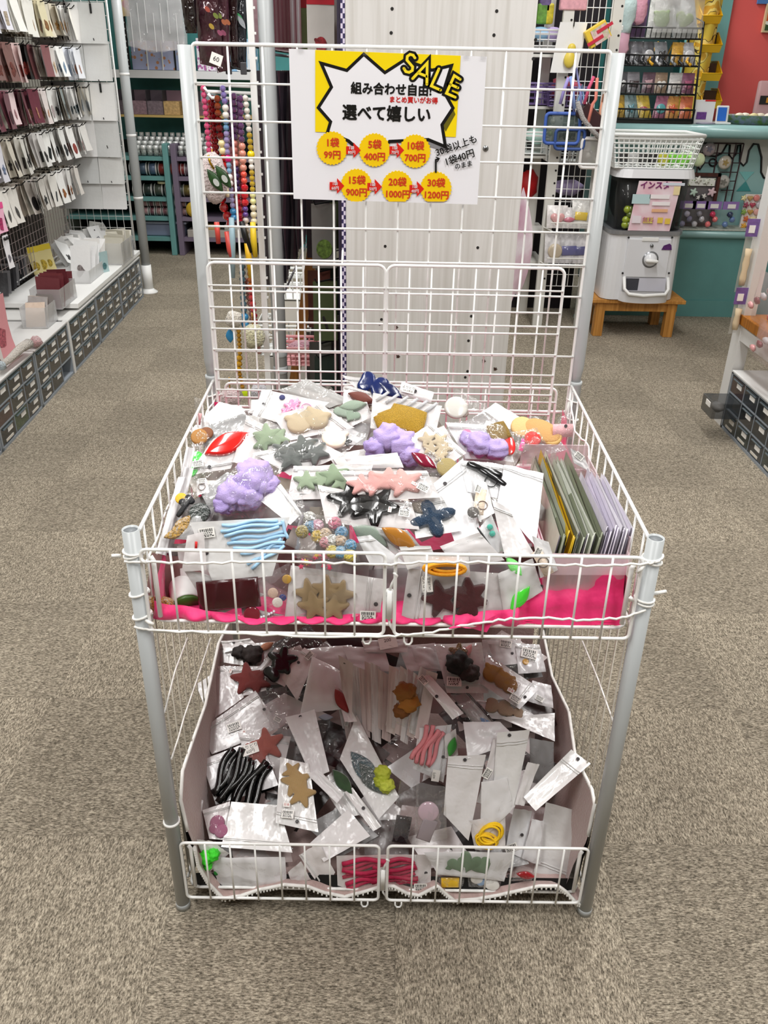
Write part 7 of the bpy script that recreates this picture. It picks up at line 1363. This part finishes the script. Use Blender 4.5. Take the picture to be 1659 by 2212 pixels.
p = mp(1405, 561, .008); MB().lathe(p, [(0, -.022), (.030, -.02), (.036, -.006), (.040, .004)], 24, axis=(0, 1, 0)).build('knob_disc', M_GW, cm, True); MB().box(p+V((0, -.030, -.002)), (.072, .03, .018), ry=.06, bev=.007).build('turn_handle', M_WHITE, cm, True); MB().lathe(p+V((0, .004, 0)), [(.047, -.003), (.047, .004)], 24, axis=(0, 1, 0)).build('knob_ring', M_GG, cm, True)
p = mp(1408, 531, .008); MB().lathe(p, [(0, -.006), (.009, -.006), (.010, .003)], 14, axis=(0, 1, 0)).build('key_lock', mat('#8a8c8e', .25, .9, name='chrome'), cm, True); MB().box(p+V((0, -.007, 0)), (.002, .001, .008)).build('key_slot', M_BLACK, cm)
p = mp(1405, 517, .008); MB().box(p, (.095, .006, .022), bev=.003).build('coin_plate', M_WHITE, cm)
p = mp(1441, 533, .008); MB().prism([(-.03, -.018), (.03, -.018), (.024, .008), (.012, .018), (-.004, .012), (-.02, .006)], p, (1, 0, 0), (0, 0, 1), (0, -1, 0), .001).build('purple_sticker', mat('#5f2a72', .4, name='purple_sticker', var=(90, .4)), cm)
# chute: recess with rounded tray lip
q0, q1 = mp(1338, 637), mp(1447, 600)
MB().span((q0.x+.02, y0-.0065, q0.z+.025), (q1.x-.02, y0-.004, q1.z-.004)).build('chute_back', mat('#c9c9d3', .5, name='chute_shade'), cm); MB().span((q0.x+.02, y0-.0072, q0.z+.03), (q0.x+.10, y0-.0062, q1.z-.006)).build('chute_flap', mat('#3f4048', .4, name='chute_dark'), cm)
MB().tube([(q0.x+.012, y0-.004, q1.z), (q0.x+.012, y0-.045, q0.z+.045), (q0.x+.035, y0-.07, q0.z+.022), (xc+.005, y0-.085, q0.z+.016), (q1.x-.035, y0-.07, q0.z+.022), (q1.x-.012, y0-.045, q0.z+.045), (q1.x-.012, y0-.004, q1.z)], .010, 8).build('chute_rim', M_WHITE, cm, True)
MB().sheet(lambda u, v: (q0.x-.004+(q1.x-q0.x+.008)*u, y0-.085*(4*u*(1-u))**.45*(.85+.15*v), zst+.0+(q0.z+.026-zst)*v), 16, 3).build('chute_front', M_GW, cm, True)
# poster in the drum
a, b_ = atY(1356, 498, y0-.004), atY(1473, 392, y0-.004)
po = MB().quad((a.x+.00, y0-.002, a.z), (b_.x-.022, y0-.002, a.z), (b_.x+.0, y0-.008, b_.z), (a.x+.022, y0-.008, b_.z)).build('poster', mat('#e6bcc8', .3, name='poster_print', var=(11, .25, '#f1dfe6'), coat=.4), cm)
text('インスタ', .042, (a.x+.115, y0-.010, b_.z-.024), (1, 0, 0), (0, 0, 1), mat('#7a2a68', .4, name='plum_print'), po, bold=.0016)
for px, py, w_, h_, c in ((1385, 430, .10, .05, '#b9d3d6'), (1425, 425, .11, .022, '#f4eef0'), (1428, 440, .10, .02, '#f4eef0'), (1425, 455, .09, .016, '#e9b58a'), (1400, 476, .055, .03, '#dfd06a'), (1426, 476, .03, .03, '#e6c552'), (1442, 478, .03, .03, '#e6c552'), (1375, 474, .05, .04, '#e9dfe6'), (1462, 412, .035, .045, '#ecd9a8'), (1456, 398, .12, .014, '#d3dbe6')):
    p = atY(px, py, y0-.010); MB().box(p, (w_, .001, h_), bev=0).build('poster_patch', mat(c, .4, name='print'), po)
text('無料', .034, atY(1400, 476, y0-.0125), (1, 0, 0), (0, 0, 1), mat('#b55a8a', .4, name='pink_print'), po)
for i in range(8): o = MB().ball((xa+.085+.018*(i % 3), y0+.026, zb1+.05+.028*(i//2)), .022, 10, 8).build('capsule', mat(['#8a9a2a', '#5a6a2a', '#a3a83a'][i % 3], .2, name='capsule_plastic', coat=.6), None, True); tag(o, f'olive green capsule inside the dark drum of the vending machine, {ordinal(i)} from the bottom', 'capsule')
# white basket on the machine
zk0, zk1 = zd1+.046, zd1+.046+.17
wb = mesh_basket('white perforated plastic basket on top of the capsule machine', (xc-.02, 4.10, zk0), .50, .34, .172, M_WB, 17, .86, 6)
MB().tube([(xc-.02-.25, 3.93, zk1+.002), (xc-.02+.25, 3.93, zk1+.002), (xc-.02+.25, 4.27, zk1+.002), (xc-.02-.25, 4.27, zk1+.002)], .010, 8, True).build('rolled_rim', M_WB, wb, True); MB().span((xc-.232, 3.948, zk1-.035), (xc+.19, 3.954, zk1-.006)).build('rim_band', M_WB, wb)
for i in range(5): tag(MB().ball((xc+.05+.055*i-.02*(i == 4), 4.03+.02*(i % 2), zk0+.045), .036, 10, 8).build('capsule', mat(['#c9c83a', '#7ad13a', '#8be04a', '#b5e88a', '#d9e9c0'][i], .25, name='capsule_plastic', coat=.5), None, True), f'{["yellow", "green", "bright green", "pale green", "whitish green"][i]} capsule inside the white basket', 'capsule')
for i in range(4): tag(MB().ball((xc-.17+.055*i, 4.04, zk0+.045), .035, 10, 8).build('capsule', mat(['#2a2a2c', '#c9c9c9', '#3a3a3a', '#1f1f22'][i], .3, name='capsule_plastic', coat=.5), None, True), f'{["black", "white", "dark grey", "second black"][i]} capsule at the left in the white basket', 'capsule')

# ------------------------------------------------------------------ white perforated rack right of the wood panel
YR = 4.15
M_RW = mat('#d9d8d2', .45, name='cream_white_metal')
wr = thing('perforated_rack', 'white perforated steel rack with wire panels and baskets right of the wood panel', 'rack', (1.03, 4.3, 0))
xu0, xu1 = atY(1212, 300, YR).x-.03, atY(1300, 300, YR).x
for x in (xu0, xu1):
    MB().span((x-.028, YR-.015, 0), (x+.028, YR+.02, 2.2)).build('upright', M_RW, wr)
    for i in range(26):
        for dx in (.016,): MB().lathe((x+dx, YR-.016, .3+i*.068), [(.006, -.001), (.006, .001)], 8, axis=(0, 1, 0)).build('slot_hole', M_HOLE, wr)
MB().span((xu0-.07, YR+.3, 0), (xu0-.02, YR+.34, 2.2)).build('rear_upright', M_RW, wr)
b = MB()
for i in range(7): b.cyl((xu0+.03+i*(xu1-xu0-.06)/6, YR+.01, .25), (xu0+.03+i*(xu1-xu0-.06)/6, YR+.01, 2.1), .0022, n=4, caps=False)
for j in range(27): b.cyl((xu0, YR+.012, .25+j*.07), (xu1, YR+.012, .25+j*.07), .0022, n=4, caps=False)
stuff(b.build('wire_panel', M_WIRE, wr))
struct(MB().span((.55, 4.62, 0), (1.24, 4.66, 2.3)).build('partition_right', mat('#221d22', .9, name='dark_board'), None))
for z, d_ in ((.38, .2), (.56, .22), (.98, .2), (1.24, .2), (1.50, .2)):
    sh = MB().span((xu0-.30, YR+.10, z-.015), (xu0+.02, YR+.42, z)).build('side_shelf', M_RW, wr)
for z in (.40, .60): MB().tube([(xu0-.02, YR-.02, z), (xu0+.02, YR-.12, z-.01), (xu1-.01, YR-.12, z-.01), (xu1, YR-.02, z)], .004, 5).tube([(xu0+.0, YR-.12, z+.04), (xu1-.01, YR-.12, z+.04)], .004, 5).build('front_shelf', M_RW, wr)
# baskets and goods on the rack
def rp(px, py, y=YR): return atY(px, py, y)
M_PUR = mat('#6d5a8e', .45, name='purple_plastic')
p = rp(1172, 240, YR+.15); mesh_basket('purple plastic basket on the left shelf of the perforated rack', (p.x, YR+.22, 1.245), .22, .28, .11, M_PUR, 5); p = rp(1228, 232, YR-.03); mesh_basket('purple basket with coral cloth in the perforated rack', (p.x, YR+.12, rp(1228, 232).z), .22, .18, .10, M_PUR, 6)
tag(MB().ball((p.x, YR+.12, rp(1228, 215).z+.05), .085, 12, 8, (1.1, .8, .7), .4).build('cloth_bundle', mat('#c4556a', .7, name='coral_cloth'), None, True), 'coral cloth bundle in the purple basket of the perforated rack', 'cloth')
p = rp(1165, 330, YR+.15); mesh_basket('white basket with red hearts print on the left shelf of the perforated rack', (p.x, YR+.22, .985), .22, .28, .12, M_WB, 4)
tag(MB().ball((p.x, YR+.25, 1.08), .08, 10, 8, (1, 1, .6), .3).build('mint_cloth', mat('#b9ded4', .7, name='mint_cloth'), None, True), 'mint cloth in the white basket of the perforated rack', 'cloth')
p = rp(1215, 345, YR-.0); mesh_basket('white perforated bin with a green handle on the perforated rack', (p.x+.02, YR+.12, rp(1215, 352).z), .22, .16, .12, M_WB, 8)
p = rp(1180, 95, YR+.15); mesh_basket('grey white basket of pastel pads at the top left of the perforated rack', (p.x, YR+.22, 1.505), .20, .28, .11, mat('#cfcfcf', .5, name='pale_grey_plastic'), 4)
for i, c in enumerate(('#8fb9da', '#b8a5d8')): tag(MB().ball((p.x-.03+.07*i, YR+.2, 1.60), .06, 10, 8, (1, 1, .6)).build('pastel_pad', mat(c, .7, name='pastel_foam'), None, True), f'{["blue", "lilac"][i]} pastel pad in the top left basket of the perforated rack', 'pad')
for i, (px, c) in enumerate(((1172, '#6aa03a'), (1183, '#d9c82a'), (1178, '#6d5a8e'))): p = rp(px, 30 if i < 2 else 5, YR+.2); tag(MB().box(p, (.06, .05, .10), bev=.01).build('boxed_toy', mat(c, .4, name='boxed_toy', var=(40, .4)), None), f'{["green", "yellow", "purple"][i]} boxed item high on the left shelf of the perforated rack', 'box')
p = rp(1238, 8); o = tag(MB().box(p, (.14, .05, .06), bev=.006).build('pink_box', mat('#e5a9b4', .4, name='pink_card', var=(60, .2)), None), 'pink flat box at the top of the perforated rack', 'box')
# hanging goods in front of the rack
p = rp(1240, 48, YR-.06); hp = packet('white zip packet with a yellow figure shaped charm on the perforated rack', p, .145, .24, (1, 0, 0), (-.12, 0, -1), '#ececea', None, None, .004); MB().ball(p+V((.0, -.014, -.12)), .022, 10, 8, (1, .5, 1)).ball(p+V((-.006, -.014, -.175)), .034, 10, 8, (.9, .45, 1.2)).build('yellow_charm', mat('#e0c84e', .4, name='yellow_resin'), hp, True); MB().tube([p+V((0, -.01, .01)), p+V((0, -.006, -.02))], .003, 4).build('hook', M_BLACK, hp)
p = rp(1290, 74, YR-.07); t = thing('candy_box', 'small pink and yellow printed box tilted on the perforated rack', 'box', p); MB().box(p, (.12, .05, .09), ry=-.55, bev=.004).build('carton', mat('#e5c33a', .4, name='yellow_card'), t); MB().box(p+V((.012, -.028, 0)), (.085, .004, .075), ry=-.55).build('front_print', mat('#e9b9c4', .4, name='pink_print', var=(50, .4, '#a9b58a')), t); MB().box(p+V((.03, -.031, .03)), (.09, .003, .016), ry=-.55).box(p+V((-.012, -.031, -.03)), (.09, .003, .016), ry=-.55).build('red_band', mat('#c4263f', .4, name='red_band'), t)
def pouchbag(label, px, py, w, h, c, rimc, strapc):
    p = rp(px, py, YR-.10); t = thing('mini_bag', label, 'bag', p); MB().box(p, (w, .07, h), bev=.018).build('clear_body', film(c, .55, .08, 30, .5), t, True); MB().tube([q+p for q in rrect((-w/2, -h/2), (w/2, h/2), .02, y=-.036)], .009, 8, True).build('piping', mat(rimc, .5, name='piping'), t, True)
    for i in range(7): MB().ball(p+V((rr_.uniform(-w*.35, w*.35), -.01, rr_.uniform(-h*.4, h*.3))), .016, 8, 6).build('bead_lump', mat(rr_.choice(['#3a4a44', '#c9c9b9', '#5a6a4a', '#d9dcd6', '#8a9a5a']), .3, name='lump', coat=.5), t, True)
    MB().tube([p+V((w*.3, -.03, h/2)), p+V((w*.15, -.03, h/2+.14)), p+V((w*.22, -.03, h/2+.22)), p+V((w*.42, -.03, h/2+.10)), p+V((w*.5, -.03, h/2))], .007, 6).build('strap', mat(strapc, .6, name='strap'), t, True); return t
pouchbag('clear mini bag with royal blue piping on the perforated rack', 1212, 277, .19, .15, '#5a6a68', '#3f62b5', '#9aa0d8'); pouchbag('smaller blue piped mini bag behind the royal blue one', 1228, 300, .16, .10, '#6a706a', '#33508f', '#8fb5e0')
pouchbag('grey white furry mini bag with a peach strap on the perforated rack', 1275, 330, .12, .15, '#b9b5b0', '#e9e6e4', '#e8a88a'); 
p = rp(1276, 255, YR-.14); t = thing('mini_bag', 'dark clear bag with white fluffy rim slanting on the perforated rack', 'bag', p); MB().box(p, (.17, .05, .09), ry=.7, bev=.015).build('body', mat('#3a2226', .3, name='dark_maroon', coat=.5), t); MB().tube([p+V((x, -.03, z)) for x, z in ((-.09, .08), (-.05, -.0), (.01, -.06), (.06, -.10))], .014, 6).build('fluffy_rim', fabric('#d9d3d0', 'fur'), t, True)
for lb, c, pts in (('pink cord strap on the perforated rack', '#d95a80', ((1283, 165), (1272, 190), (1262, 225))), ('coral strap on the perforated rack', '#e58a7a', ((1290, 168), (1287, 215), (1280, 225), (1268, 275))), ('lilac strap hanging on the perforated rack', '#a095d6', ((1228, 168), (1218, 195), (1210, 225))), ('pale blue strap hanging on the perforated rack', '#90a8e0', ((1232, 165), (1238, 200), (1241, 235)))):
    tag(MB().tube([rp(x, y, YR-.17) for x, y in pts], .009, 6).build('strap', mat(c, .6, name='strap'), None, True), lb, 'strap')
for i, (px, py, w_, h_, c, c2) in enumerate(((1205, 470, .12, .12, '#e9e3e0', '#d9a0a0'), (1228, 478, .10, .11, '#efeae8', '#c96a80'), (1258, 462, .10, .16, '#eceae6', '#e3c23a'), (1195, 590, .12, .16, '#e9e5e6', '#c9b9a0'), (1222, 600, .12, .17, '#e6e3e6', '#5a5a90'), (1248, 595, .11, .17, '#eae6e8', '#4a4a80'))):
    p = rp(px, py, YR-.08); small_pack(f'white and {["blush", "rose", "yellow", "beige", "violet", "navy"][i]} packet on the {["upper", "lower"][i//3]} front shelf of the perforated rack', p.x, p.y, (.605 if i < 3 else .405), w_, h_, c, c2, rr_.uniform(-.1, .1), 'packet', ['heart', 'leaf', 'rect', 'oval', 'rect', 'rect'][i])
tag(MB().ball((xu0-.09, YR+.3, rp(1150, 412).z), .075, 12, 9, (.9, .8, 1.1), .3).build('red_pouch', mat('#c8161c', .5, name='red_cloth'), None, True), 'bright red pouch behind the perforated rack', 'pouch')
tag(MB().ball(rp(1225, 405, YR+.1), .07, 10, 8, (1.4, .7, .6), .4).build('lilac_bundle', mat('#a598bd', .6, name='lilac_cloth'), None, True), 'lilac bundle behind the wires of the perforated rack', 'pouch')

# ------------------------------------------------------------------ right foreground: drawer cabinet and white stand
XF = Matrix.Translation((1.521, 2.50, 0)) @ Matrix.Rotation(pi, 4, 'Z') @ Matrix.Rotation(0.0, 4, 'Z')
rl = random.Random(5)
dc = drawer_cabinet(0.0, .60, 4, 'grey drawer cabinet with one drawer pulled out at the right edge of the frame', mat('#e1e1df', .4, name='cabinet_top_white'), ['#262d36', '#2b3038', '#3a2024', '#22282e', '#2c3a3a'], missing=((0, 1),))
d = MB().box((.055, .0855, .131), (.13, .135, .072), bev=.004).build('open_drawer', film('#31363a', .55, .08, 6, .1), dc); MB().box((.123, .10, .15), (.003, .05, .022)).build('label_sticker', M_STICK, d); MB().ball((.07, .08, .125), .03, 8, 6, (1, 1.3, .7), .4).build('drawer_goods', mat('#b9b4ae', .4, name='goods'), d, True)
XF = None
ws = thing('white_stand', 'white wooden display stand with an orange ledge at the right edge', 'stand', (1.66, 2.2, 0))
lx = 1.52
MB().span((lx, 2.515, 0), (lx+.05, 2.595, 1.5)).build('leg', M_CABW, ws); MB().span((lx+.006, 1.6, .395), (lx+.044, 2.58, .46)).build('rail', M_CABW, ws); MB().span((lx+.3, 2.515, 0), (lx+.35, 2.595, 1.5)).build('leg', M_CABW, ws)
MB().span((lx-.005, 1.6, .462), (lx+.30, 2.54, .505), bev=.003).build('ledge', woodgrain('#b8741c', '#96580f', 'orange_pine'), ws)
MB().span((lx+.29, 1.6, .5), (lx+.30, 2.47, 1.3)).build('rear_board', mat('#b59a92', .6, name='dusty_board'), ws)
for k, (px, py, w_, h_, nm) in enumerate(((1645, 640, .16, .20, 'upper'), (1650, 735, .20, .16, 'lower'))):
    p = atX(px, py, lx-.02); o = MB().sheet(lambda u, v: (lx-.03-.03*sin(pi*v)*sin(pi*u), p.y-.02-w_*(u-.35), p.z-h_*.5+h_*v), 8, 8).build('clear_pouch', film('#d9b9b9', .25, .06, 30, .7), None, True); tag(o, f'{nm} crinkled clear pouch with red and silver goods hanging on the white stand', 'pouch')
    for i in range(5): MB().ball((lx-.03, p.y-.04+.05*i-.1, p.z-.03+.03*((i*3) % 4)-.02), .018, 9, 7, (.5, 1.5, .8), .3).build('goods_lump', mat(['#c9545a', '#3a2a30', '#d9d9dc', '#8a2a34', '#e0a0a0'][i], .15, name='gloss_goods', coat=.8), o, True)
for k, (px, py, h_) in enumerate(((1637, 560, .30), (1617, 680, .20))):
    p = atX(px, py, lx+.0); o = MB().sheet(lambda u, v: (lx-.045+.05*u, p.y+.06+.03*u, p.z-h_*.5+h_*v), 4, 6).build('header_packet', film('#e6e3da', .4, .08, 25, .5), None, True); tag(o, f'{["tall", "short"][k]} clear packet with a purple header hanging on the far leg of the white stand', 'packet'); q = p.z+h_*.5
    MB().span((lx-.05, p.y+.055, q-.07), (lx+.01, p.y+.058, q)).build('header_card', mat('#7d5fa0', .5, name='purple_card', var=(50, .3)), o); MB().span((lx-.04, p.y+.052, q-.055), (lx-.015, p.y+.055, q-.025)).build('price_sticker', M_STICK, o)
    MB().tube([(lx-.02, p.y+.06, p.z-h_*.4+i*.03) for i in range(int(h_*.65/.03))], [.012+.003*(i % 2) for i in range(int(h_*.65/.03))], 7).build('cream_strip', mat('#d9c3a0', .6, name='cream_foam'), o, True)
